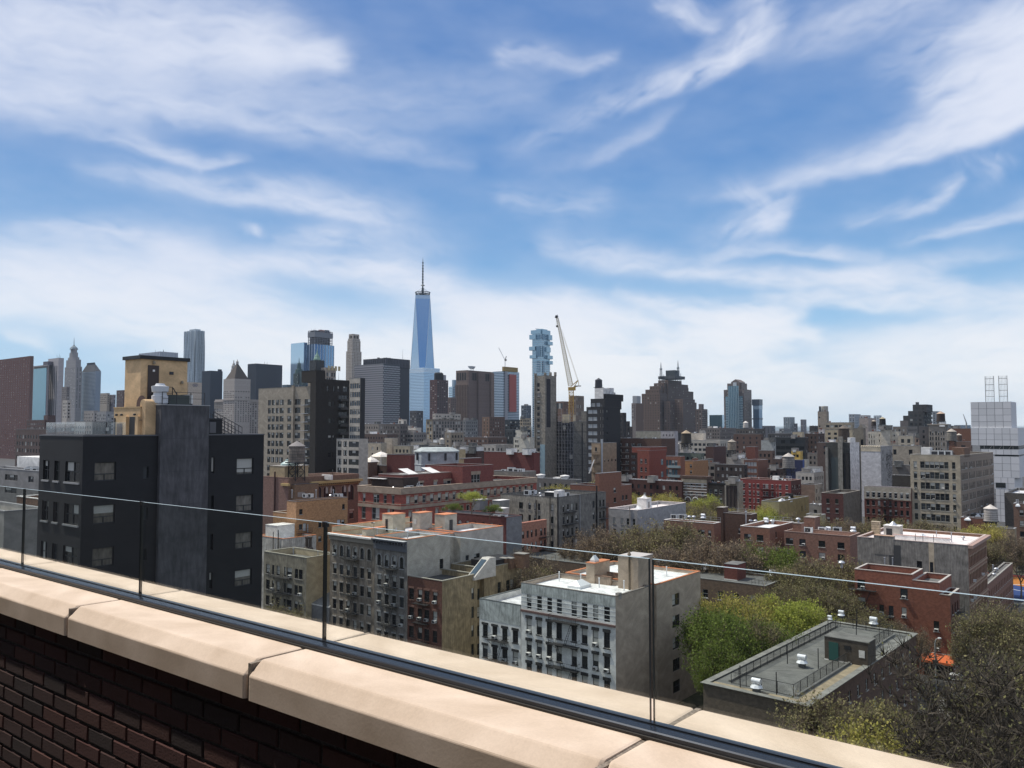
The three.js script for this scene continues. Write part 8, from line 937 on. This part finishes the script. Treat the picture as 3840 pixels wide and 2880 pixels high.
 {const t=T['big blank white wall building with a cream top band']; part(t,'cream_band',new Geo().box(-t.W + 0.05,t.H - 2.3,0.01,0,t.H - 0.02,0.08),c3(0.58,0.54,0.44)); const g=new Geo(); for (let i=0; i<9; i++) g.lathe(-t.W*(i + 0.5) / 9,-0.2,[[0.55,t.H],[0.45,t.H + 0.35],[0,t.H + 0.5]],6); part(t,'scalloped_edge',g,c3(0.6,0.56,0.46)); part(t,'ivy',(()=>{const q=new Geo(); for (let i=0; i<260; i++){const z=rightZ(t,rr(3322,3345),1720),y=t.H - rr(3,26)*rnd() - 3,s=rr(0.2,0.6); q.tri([0.1 + rnd()*0.3,y,z],[0.1 + rnd()*0.4,y + s,z - s],[0.2,y - s*0.5,z - s]);}return q;})(),c3(0.03,0.03,0.028)).userData.kind='stuff';}
 {const t=T['white painted loft with scattered small windows and red lettering'],g=new Geo(),x0=frontX(t,3337,1660),x1=frontX(t,3359,1660),y=EYE + ray(3348,1663)[1]*480; for (let r=0; r<1; r++) for (let i=0; i<9; i++){const w=(x1 - x0) / 10.5,a=x0 + i*(x1 - x0) / 9; if (i===4) continue; g.box(a,y,0.01,a + w*0.35,y + 1.3,0.05); if (i % 3 !==1) g.box(a + w*0.35,y + 0.9,0.01,a + w*0.8,y + 1.3,0.05); if (i % 2) g.box(a + w*0.35,y,0.01,a + w*0.8,y + 0.35,0.05);}part(t,'red_lettering',g,c3(0.42,0.12,0.09));}
 {const t=T['narrow blue and white striped wall right of the deep blue wall']; part(t,'blue_stripe',new Geo().box(-t.W,0,0.01,-t.W*0.55,t.H,0.06),mat([0.05,0.09,0.27],'plaster'));}
 {const t=T['beige tower with a water cylinder on top at right'],hy=EYE + ray(3090,1523)[1]*650; part(t,'water_cylinder',new Geo().lathe(-t.W*0.42,-4.6,[[2.6,t.H],[2.6,hy],[0,hy + 0.3]],12),c3(0.36,0.37,0.36)); part(t,'flue',new Geo().bar([-t.W*0.82,t.H,-2],[-t.W*0.82,hy,-2],0.8,8),MT.darksteel);}
 {const t=T['gabled grey stone building right of the beige factory'],h=t.H; part(t,'gable',new Geo().tri([-t.W*0.62,h,0],[0.2,h,0],[-t.W*0.25,h + 2.6,0]).quad([0.2,h,0],[0.2,h,-8],[-t.W*0.25,h + 2.6,-8],[-t.W*0.25,h + 2.6,0]).quad([-t.W*0.62,h,-8],[-t.W*0.62,h,0],[-t.W*0.25,h + 2.6,0],[-t.W*0.25,h + 2.6,-8]),c3(0.22,0.21,0.185));}
 {const t=T['low olive yellow building in front of the bright red building'],p=local(t,2945,1868,t.H - 0.9); part(t,'roof_hatch',new Geo().box(p[0],t.H - 0.9,p[1] - 3,p[0] + 2,t.H + 0.9,p[1]),MT.black); part(t,'glazed_slope',new Geo().quad([p[0] - 2.5,t.H - 0.5,p[1]],[p[0] - 0.05,t.H + 0.8,p[1]],[p[0] - 0.05,t.H + 0.8,p[1] - 3],[p[0] - 2.5,t.H - 0.5,p[1] - 3]),MT.white);}
 // the bright red building with white windows
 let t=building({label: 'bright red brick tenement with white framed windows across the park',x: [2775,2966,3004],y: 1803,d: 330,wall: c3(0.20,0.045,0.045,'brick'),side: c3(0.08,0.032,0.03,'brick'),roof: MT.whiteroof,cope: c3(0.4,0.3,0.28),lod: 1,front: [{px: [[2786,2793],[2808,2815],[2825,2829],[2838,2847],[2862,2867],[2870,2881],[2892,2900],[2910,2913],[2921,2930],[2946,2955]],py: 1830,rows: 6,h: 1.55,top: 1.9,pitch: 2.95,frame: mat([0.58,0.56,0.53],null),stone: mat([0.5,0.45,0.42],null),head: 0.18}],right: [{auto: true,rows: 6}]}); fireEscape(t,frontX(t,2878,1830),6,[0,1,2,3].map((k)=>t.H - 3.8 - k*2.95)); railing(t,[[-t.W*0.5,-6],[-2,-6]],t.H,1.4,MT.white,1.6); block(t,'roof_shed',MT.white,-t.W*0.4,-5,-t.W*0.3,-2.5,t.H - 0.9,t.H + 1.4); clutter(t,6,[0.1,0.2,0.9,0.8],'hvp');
 // narrow tower under construction: pale piers, dark netted front, white sheeted side
 t=building({name: 'construction_tower',category: 'tower',label: 'narrow tower under construction with dark netting and a white sheeted edge',x: [3096,3187,3222],y: 1660,d: 330,wall: c3(0.055,0.06,0.062),side: c3(0.72,0.76,0.82,'streaks'),par: 0.3,roof: MT.tarlight,cope: c3(0.3,0.3,0.29)}); for (const [a,b,h,m] of [[3098,3107,-2,c3(0.24,0.245,0.24)],[3146,3162,2.4,c3(0.27,0.275,0.26,'streaks')]]) part(t,'pale_pier',new Geo().box(frontX(t,a,1700),0,0.01,frontX(t,b,1700),t.H + h,1.2),m); part(t,'dark_debris_net',new Geo().box(frontX(t,3166,1700),0,0.01,frontX(t,3184,1700),t.H - 4,0.9),c3(0.02,0.02,0.022)); part(t,'glass_front',new Geo().box(frontX(t,3118,1700),6,0.01,frontX(t,3144,1700),t.H - 6,0.4),mat([0.07,0.085,0.085],null,0.2)); part(t,'white_sheet_top',new Geo().box(-1,t.H,rightZ(t,3207,1660),0.1,t.H + 2.0,-0.3),MT.white); part(t,'black_strip',new Geo().box(-3,0,-t.D - 0.8,0.15,t.H - 1.5,-t.D - 0.02),MT.black);
 const p=world(t,frontX(t,3154,1660,-3),t.H + 2.4,-3); waterTank('dark brown wooden water tank behind the narrow construction tower',world(t,frontX(t,3165,1660,-8),t.H - 0.3,-8),1.15,c3(0.075,0.06,0.05,'streaks'),c3(0.12,0.11,0.1),1.2);
 const tank=(l,px,py,d,s,m,r)=>{const q=at(px,py,d); waterTank(l,q.toArray(),s,m??MT.woodgrey,r??MT.woodgrey,2.2);};
 tank('pale grey water tank above the dotted dark brick building',2745,1708,430,1.15,c3(0.30,0.27,0.23,'streaks'),c3(0.28,0.27,0.25)); tank('steel grey water tank beside the deep blue wall',2958,1783,405,1.5,c3(0.25,0.255,0.265,'streaks'),c3(0.4,0.4,0.4)); tank('brown water tank with a conical straw roof left of the long white loft',2574,1686,500,1.6,c3(0.06,0.055,0.045),c3(0.32,0.27,0.2)); tank('small silver water tank left of the straw roofed tank',2538,1700,480,0.9,c3(0.42,0.42,0.41),c3(0.5,0.5,0.48)); tank('big grey metal water tank with a cone roof left of the museum',3570,1674,430,1.25,c3(0.24,0.24,0.225,'streaks'),c3(0.35,0.34,0.32)); tank('small brown water tank with a pale cone roof beside the big grey tank',3597,1664,440,0.75,c3(0.12,0.085,0.07),c3(0.42,0.4,0.37)); tank('dark brown water tank with a pinkish cone roof above the grey loft',3529,1599,500,1.25,c3(0.05,0.035,0.03),c3(0.42,0.34,0.28)); tank('dark water tank with a yellowish roof on the white loft',3310,1607,520,1.0,c3(0.02,0.02,0.02),c3(0.35,0.33,0.25)); tank('small dark water tank with a pale roof left of the yellowish one',3277,1607,560,0.8,c3(0.05,0.04,0.035),c3(0.35,0.32,0.28)); tank('white capped water tank on the horizon right of the gabled tower',2797,1616,800,1.3,c3(0.6,0.6,0.6),c3(0.65,0.65,0.65));
 tank('silver domed tank beside the low brick garage',3717,1984,250,1.0,c3(0.4,0.4,0.41),c3(0.5,0.5,0.5));
}
{ // left edge, seen beside and through the black building's railing
 let t=mid('grey corrugated building with rooftop machines at the far left edge',[-60,146,152],1768,150,c3(0.21,0.22,0.235),null,{lod: 1,front: [{px: [[18,66],[106,126]],py: 1790,rows: 1,h: 1.1,top: 1.0,pitch: 4,type: 'triple',sill: false},{px: [[18,62]],py: 1840,rows: 2,h: 1.0,top: 3.5,pitch: 3,type: 'pair',sill: false}],blankR: 1,roof: MT.silver}); for (let i=0; i<9; i++) hvac(t,-rr(0.8,7.5),t.H - 0.9,-rr(0.8,4),rr(0.9,1.3),rnd()); block(t,'roof_storey',MT.white,-t.W,-14,-5.5,-6,t.H - 0.9,t.H + 2); block(t,'roof_storey',PL.lightgrey,-5.5,-14,-0.5,-8,t.H - 0.9,t.H + 2.4,MT.white);
 t=mid('brown brick building with a white roof left of the black building',[62,144,149],1872,118,BR.brown,null,{lod: 1,f:{rows: 5,sp: 2.2},blankR: 1,roof: MT.whiteroof,cope: MT.white}); t=mid('lower dark brick building with rows of windows at far left',[-40,134,139],1935,108,c3(0.10,0.075,0.065,'brick'),null,{lod: 1,f:{rows: 6,sp: 2.1,lit: 0.3},blankR: 1,roof: MT.whiteroof,cope: PL.lightgrey}); mid('pale wall house at the bottom left corner behind the glass',[-160,16,20],1920,80,c3(0.36,0.37,0.37),null,{f:{rows: 3},blankR: 1});
}

// ---------------------------------------------------------------- streets, park, trees, cars
{
 const G=(name,g,m,label,y=0)=>{const o=struct(name,g,m,label); o.rotation.y=GRID; o.position.y=y; return o;};
 G('road',new Geo().quad([-25,0.008,30],[-11,0.008,30],[-11,0.008,-420],[-25,0.008,-420]).quad([-160,0.008,-262],[-25,0.008,-262],[-25,0.008,-274],[-160,0.008,-274]),mat([0.115,0.115,0.115],'asphalt'),'grey asphalt avenue running past the brick corner building');
 G('pavement',new Geo().box(-29.2,0,-420,-25,0.14,30).box(-11,0,-420,-6.5,0.14,30),mat([0.27,0.265,0.25],'asphalt'),'pale concrete pavements along the avenue');
 G('park_ground',new Geo().quad([-190,0.012,-276],[-30,0.012,-276],[-30,0.012,-330],[-190,0.012,-330]).quad([-80,0.012,-85],[-34,0.012,-85],[-34,0.012,-150],[-80,0.012,-150]),mat([0.10,0.10,0.05],'asphalt'),'earth and thin grass under the park trees');
 const lines=new Geo(); for (let i=0; i<40; i++) lines.box(-18.1,0.012,20 - i*9,-17.9,0.016,24 - i*9); lines.box(-23.1,0.012,-420,-22.95,0.016,30).box(-13.1,0.012,-420,-12.95,0.016,30); for (let i=0; i<9; i++) lines.box(-24.4 + i*1.5,0.012,-104,-23.8 + i*1.5,0.016,-100); G('road_marking',lines,mat([0.6,0.6,0.58],null),'white lane lines and crossing on the avenue').userData.kind='structure';
 const court=document.createElement('canvas'); court.width=court.height=256; const c=court.getContext('2d'); c.fillStyle='#274b8e'; c.fillRect(0,0,256,256); c.fillStyle='#d98a2b'; c.beginPath(); c.arc(128,60,58,0,7); c.fill(); c.fillStyle='#c9b348'; c.fillRect(0,150,256,40); c.fillStyle='#274b8e'; c.beginPath(); c.arc(110,190,50,0,7); c.fill(); c.strokeStyle='#e8e8e8'; c.lineWidth=4; c.strokeRect(16,16,224,224); c.beginPath(); c.arc(128,128,34,0,7); c.stroke(); c.fillStyle='#c8502e'; c.fillRect(0,0,256,22);
 const ct=new THREE.CanvasTexture(court); ct.colorSpace=THREE.SRGBColorSpace; const cp=onGround(3850,2205),cm=new THREE.Mesh(new THREE.PlaneGeometry(30,40).rotateX(-Math.PI / 2),new THREE.MeshStandardMaterial({map: ct,roughness: 0.9,color: 0xbbbbbb})); cm.name='sports_court'; cm.position.set(cp.x,0.02,cp.z); cm.rotation.y=GRID; cm.receiveShadow=true; cm.userData={label: 'painted blue and orange sports court at the right edge',kind: 'structure'}; scene.add(cm);
}
const LEAF={olive: [[0.15,0.135,0.062],[0.105,0.098,0.05],[0.18,0.155,0.08]],yellow: [[0.235,0.21,0.055],[0.17,0.16,0.045],[0.28,0.24,0.075]],green: [[0.085,0.11,0.025],[0.06,0.08,0.02],[0.115,0.145,0.035]],brown: [[0.21,0.155,0.10],[0.15,0.112,0.075],[0.23,0.185,0.115]],lime: [[0.20,0.215,0.045],[0.15,0.17,0.035],[0.25,0.255,0.06]],bare: [[0.10,0.095,0.045],[0.075,0.065,0.04],[0.12,0.11,0.05]]};
const leafMat=(c)=>new THREE.MeshPhysicalMaterial({color: new THREE.Color().setRGB(...c.map((v)=>Math.min(0.6,v*1.75))),roughness: 0.95,transmission: 0.35,thickness: 0,specularIntensity: 0.1});
const BARK=mat([0.17,0.14,0.11],'streaks'),BARKD=mat([0.075,0.063,0.052],'streaks');
// a unit tree, 1 high: limbs that fork into twigs, and leaf-sized faces in clumps about the twig ends
function treeShape(kind,leaves,depth,spread,leaf,twig){
 const wood=new Geo(),crown=new Geo(),ends=[];
 const grow=(p,d,len,r,k)=>{
 const q=p.clone().addScaledVector(d,len),mid=p.clone().lerp(q,0.5).add(new THREE.Vector3(rr(-1,1),rr(-0.3,0.5),rr(-1,1)).multiplyScalar(len*0.09));
 wood.bar(p.toArray(),mid.toArray(),r,k<2?6 : 3,r*0.82).bar(mid.toArray(),q.toArray(),r*0.82,k<2?6 : 3,r*0.6);
 if (k>=depth - 1) ends.push(mid,q); if (k===depth) return;
 const n=k===0?5 : k<3?3 : 2; for (let i=0; i<n; i++){const a=rnd()*6.283,up=k===0?rr(0.55,1.1) : rr(-0.05,0.75),v=new THREE.Vector3(Math.cos(a)*spread,up,Math.sin(a)*spread).normalize().lerp(d,k===0?0.15 : 0.42).normalize(); grow(k===0?p.clone().lerp(q,rr(0.65,1)) : q,v,len*(k===0?rr(0.72,0.95) : rr(0.6,0.82)),r*0.55,k + 1);}
 };
 grow(new THREE.Vector3(0,0,0),new THREE.Vector3(rr(-0.05,0.05),1,rr(-0.05,0.05)).normalize(),0.30,kind==='bare'?0.012 : 0.019,0);
 let top=0; for (const e of ends) top=Math.max(top,e.y);
 for (let i=0; i<leaves; i++){
 const e=pick(ends),s=leaf*rr(0.6,1.4),c=e.clone().add(new THREE.Vector3(rr(-1,1),rr(-0.8,1),rr(-1,1)).multiplyScalar(0.075)),u=new THREE.Vector3(rr(-1,1),rr(-0.7,0.7),rr(-1,1)).normalize(),w=u.clone().cross(new THREE.Vector3(rr(-1,1),rr(-1,1),rr(-1,1)).normalize()).normalize();
 crown.cur(Math.floor(rnd()*3)); const P=(a,b)=>c.clone().addScaledVector(u,a*s).addScaledVector(w,b*s*0.7).toArray(); crown.quad(P(-1,0),P(0,-1),P(1,0),P(0,1));
 }
 crown.cur(3); for (let i=0; i<twig; i++){const e=pick(ends),a=new THREE.Vector3(rr(-1,1),rr(-0.2,1.2),rr(-1,1)).normalize(),b=e.clone().addScaledVector(a,rr(0.05,0.12)),t=a.clone().cross(new THREE.Vector3(rr(-1,1),rr(-1,1),rr(-1,1))).normalize().multiplyScalar(0.0022); crown.tri(e.clone().add(t).toArray(),e.clone().sub(t).toArray(),b.toArray());}
 const k=1 / (top + 0.05); const gw=wood.build().scale(k,k,k),gc=crown.build().scale(k,k,k); return{wood: gw,crown: gc,mats: [...LEAF[kind].map((x)=>leafMat(x)),kind==='bare'?BARKD : BARK],bark: kind==='bare'?BARKD : BARK};
}
const KINDS={olive: [5000,5,1,0.0095,3000],yellow: [7500,5,1,0.0105,900],green: [8000,5,0.95,0.0105,600],brown: [3400,5,1.05,0.0085,4600],lime: [7500,5,1,0.011,500],bare: [900,4,0.7,0.006,2600]};
const PROTO={}; for (const k in KINDS){seed=77 + k.length*13 + k.charCodeAt(0); PROTO[k]=[0,1,2].map(()=>treeShape(k,...KINDS[k]));}
seed=4242;
const LOOK={olive: 'olive budding tree',yellow: 'yellow green budding tree',green: 'leafy green tree',brown: 'brown twiggy tree',lime: 'bright lime green tree',bare: 'nearly bare dark branched tree'};
const treeCount={},groups={},ORD=['','second','third','fourth','fifth','sixth','seventh','eighth','ninth','tenth'];
function tree(px,py,d,kind,place,wide=1){
 const v=pick(PROTO[kind]),p=at(px,py,d),H=Math.max(3,p.y),n=(treeCount[kind + place]=(treeCount[kind + place]??0) + 1),t=thing('tree',LOOK[kind] + ' ' + place,'tree',[p.x,0,p.z],rnd()*6.283,LOOK[kind] + 's ' + place); (groups[kind + place]??=[]).push([px,t,kind,place]);
 part(t,'trunk',v.wood,v.bark); part(t,'crown',v.crown,v.mats); t.scale.set(H*wide*0.72,H,H*wide*0.72); return t;
}
const wood=(place,d,list,wide)=>list.forEach(([px,py,k,w])=>tree(px,py,d + rr(-3,3),k,place,(w??1)*(wide??1)*rr(0.9,1.1)));
wood('behind the weathered grey tenement',302,[[2018,1834,'yellow'],[2052,1814,'yellow'],[2088,1824,'yellow'],[2128,1816,'yellow'],[2164,1810,'yellow'],[2200,1800,'yellow'],[2232,1812,'yellow'],[2262,1840,'yellow']]);
wood('below the long dark brick row',298,[[2385,1850,'yellow'],[2422,1847,'yellow'],[2458,1852,'yellow'],[2492,1845,'yellow'],[2530,1855,'yellow'],[2566,1868,'olive'],[2602,1872,'yellow'],[2640,1852,'lime',0.8],[2680,1866,'olive'],[2716,1884,'yellow'],[2752,1900,'olive'],[2800,1894,'brown'],[2838,1905,'brown']]);
wood('in the second park row',272,[[2418,1880,'yellow'],[2476,1880,'olive'],[2538,1890,'yellow'],[2598,1898,'olive'],[2658,1905,'olive'],[2708,1912,'yellow'],[2760,1920,'olive'],[2856,1888,'yellow'],[2884,1902,'lime',0.8],[2926,1908,'brown'],[2962,1916,'olive'],[3004,1922,'brown'],[3042,1936,'olive']]);
wood('before the far right tenement row',240,[[3094,1930,'olive'],[3140,1946,'brown'],[3182,1952,'brown'],[3222,1942,'brown'],[3266,1932,'olive'],[3304,1946,'olive'],[3350,1948,'yellow'],[3398,1944,'olive'],[3440,1954,'brown'],[3480,1948,'olive'],[3526,1966,'brown'],[3572,1985,'olive'],[3616,1962,'yellow'],[3662,1955,'yellow']]);
wood('by the far right street',205,[[3694,2012,'olive'],[3736,2024,'olive'],[3778,2006,'bare'],[3822,1996,'brown'],[3700,2050,'brown'],[3850,2040,'olive']]);
wood('beside the weathered grey tenement',192,[[2206,1990,'brown'],[2246,1976,'brown'],[2290,1956,'brown'],[2336,1966,'olive'],[2372,1978,'brown'],[2412,1984,'brown'],[2452,1962,'olive'],[2496,1938,'olive',1.2],[2540,1952,'olive',1.1],[2582,1984,'brown'],[2230,2030,'brown'],[2310,2030,'olive']]);
wood('below the white roofed brick blocks',178,[[2622,2012,'brown'],[2662,2030,'brown'],[2702,2014,'brown'],[2744,2008,'brown'],[2786,2010,'brown'],[2826,2020,'brown'],[2866,2022,'green',0.9],[2902,2044,'green'],[2930,2086,'green'],[2480,2030,'brown'],[2560,2040,'brown']]);
wood('behind the pale grey tenement wall',164,[[1838,2066,'brown'],[1876,2050,'brown'],[1916,2046,'brown'],[1956,2052,'brown'],[1998,2088,'brown']]); wood('before the fenced long low block',150,[[1952,2112,'brown'],[1996,2120,'olive'],[2046,2120,'brown'],[2096,2130,'olive'],[2150,2140,'brown'],[2210,2140,'olive']]);
wood('left of the stepped brick building',160,[[2950,2118,'olive'],[2992,2092,'olive'],[3034,2086,'olive'],[3078,2080,'olive'],[3122,2086,'olive'],[3162,2084,'olive'],[3194,2092,'olive']]); wood('nearest left of the stepped brick building',149,[[2936,2185,'olive'],[2986,2176,'olive'],[3042,2172,'olive'],[3100,2182,'olive'],[3152,2200,'olive'],[3188,2214,'olive']]);
wood('before the long low brick block',136,[[2650,2236,'yellow'],[2692,2242,'yellow'],[2742,2226,'yellow'],[2792,2216,'yellow'],[2840,2232,'yellow'],[2882,2242,'olive'],[2932,2234,'lime'],[2980,2242,'lime'],[3030,2256,'lime',0.9],[3064,2280,'lime',0.8]]);
wood('beside the nearest low block',119,[[2660,2290,'green'],[2722,2286,'green'],[2782,2302,'green'],[2842,2294,'olive'],[2902,2312,'green'],[2960,2330,'green']]); wood('at the foot of the tan side wall',113,[[2650,2380,'green',0.8],[2706,2384,'green',0.8],[2632,2440,'green',0.6]]);
wood('under the stepped brick building',134,[[3130,2306,'olive'],[3182,2294,'olive'],[3250,2292,'olive'],[3312,2302,'olive'],[3372,2314,'brown'],[3420,2336,'brown']],0.9);
wood('before the six storey tenement',128,[[3652,2384,'olive'],[3692,2352,'olive'],[3742,2306,'olive'],[3792,2290,'olive'],[3836,2252,'olive'],[3720,2236,'olive'],[3772,2250,'brown']]);
wood('at the foot of the nearest low block',88,[[3205,2596,'olive'],[3262,2606,'olive'],[3352,2640,'olive'],[3300,2650,'yellow',0.8],[3440,2640,'bare',0.8]],1.1); wood('below the coping at bottom right',74,[[3180,2700,'yellow',0.8],[3252,2726,'yellow',0.8],[3500,2716,'bare'],[3402,2760,'olive'],[3330,2750,'olive']],1.1);
wood('rising over the avenue at right',78,[[3690,2410,'bare'],[3790,2380,'bare'],[3640,2520,'bare'],[3850,2400,'olive',0.8]],1.05); wood('near the camera at the right edge',62,[[3830,2480,'bare'],[3740,2640,'bare']],1.1);
wood('before the small grey stucco building',140,[[1040,2256,'olive'],[1082,2272,'olive'],[1122,2294,'olive']],1.1);
for (const l of Object.values(groups)) if (l.length>1) l.sort((a,b)=>a[0] - b[0]).forEach(([,t,k,p],i)=>{t.userData.label=(i?i===l.length - 1?'rightmost' : ORD[i] + ' from left' : 'leftmost') + ' of the ' + LOOK[k] + 's ' + p;});
for (const [px,py,y,s,k,l] of [[1770,1893,20.6,5.2,'lime','bright green shrub on the planted roof terrace'],[1688,1910,20.6,3.6,'green','small dark green shrub at the left of the planted roof terrace'],[1838,1915,20.6,3.6,'green','dark green shrub beside the white roof shed']]){const p=at(px,py + 18,188),t=thing('shrub',l,'shrub',[p.x,p.y - 1,p.z]),v=PROTO[k][1]; part(t,'stem',v.wood,v.bark); part(t,'foliage',v.crown,v.mats); t.scale.set(s*1.2,s,s*1.2);}
{ // cars and a street lamp
 const sec=(pts,w,m,g=new Geo())=>{for (let i=0; i<pts.length; i++){const a=pts[i],b=pts[(i + 1) % pts.length]; g.quad([a[0],a[1],w],[b[0],b[1],w],[b[0],b[1],-w],[a[0],a[1],-w]);}for (let i=1; i + 1<pts.length; i++) g.tri([...pts[0],w],[...pts[i + 1],w],[...pts[i],w]).tri([...pts[0],-w],[...pts[i],-w],[...pts[i + 1],-w]); return g;};
 const body=sec([[-2.2,0.35],[-2.28,0.7],[-2.1,0.95],[-1.0,1.02],[0.9,1.02],[2.0,0.9],[2.3,0.7],[2.25,0.35]].reverse(),0.88).build(),cabin=sec([[-1.75,1.0],[-1.1,1.45],[0.2,1.48],[1.1,1.0]].reverse(),0.72).build(),roof=sec([[-1.15,1.44],[-1.0,1.5],[0.1,1.52],[0.3,1.46]].reverse(),0.74).build(),wheel=new THREE.CylinderGeometry(0.33,0.33,0.22,14).rotateX(Math.PI / 2);
 const make=(px,py,turn,col,label)=>{const p=onGround(px,py),t=thing('parked_car',label,'car',[p.x,0.02,p.z],turn),m=mat(col,null,0.35); part(t,'body',body,m); part(t,'windows',cabin,MT.glass); part(t,'roof',roof,m); for (const [x,z] of [[-1.4,0.8],[1.4,0.8],[-1.4,-0.8],[1.4,-0.8]]) part(t,'wheel',wheel,MT.black,[x,0.33,z]);};
 make(3774,2106,0.1,[0.6,0.6,0.6],'white car parked left of the two by the right edge'); make(3826,2114,0.1,[0.62,0.62,0.6],'white car at the right edge behind the bare tree'); make(3700,2098,0.1,[0.05,0.05,0.055],'dark car parked left of the two white cars'); make(3838,2132,0.1,[0.03,0.035,0.05],'dark blue car below the white car at the right edge'); make(3650,2620,GRID + Math.PI / 2,[0.55,0.56,0.57],'silver car on the avenue under the bare trees'); make(3585,2560,GRID + Math.PI / 2,[0.6,0.6,0.6],'white car by the crossing near the orange awning'); make(3770,2740,GRID + Math.PI / 2,[0.04,0.04,0.045],'black car on the avenue in the bottom right corner');
 const d=132,b=at(3510,2570,d),t=thing('street_lamp','tall grey street lamp with a curved arm in front of the orange awning','street lamp',[b.x,0,b.z],0),y=at(3510,2412,d).y,m=mat([0.3,0.31,0.31],null,0.5); part(t,'pole',new Geo().bar([0,0,0],[0,y,0],0.13,8,0.09),m); part(t,'arm',new Geo().bar([0,y,0],[0.15,y + 0.55,0],0.07,6).bar([0.15,y + 0.55,0],[0.55,y + 0.8,0],0.06,6),m); part(t,'lamp_head',new Geo().lathe(0.75,0,[[0,y + 0.68],[0.3,y + 0.72],[0.26,y + 0.86],[0,y + 0.92]],8),mat([0.6,0.6,0.6],null,0.4)); part(t,'signal_box',new Geo().box(-0.25,y - 3.4,-0.2,0.35,y - 2.6,0.2),MT.iron);
}
renderer.render(scene,camera);
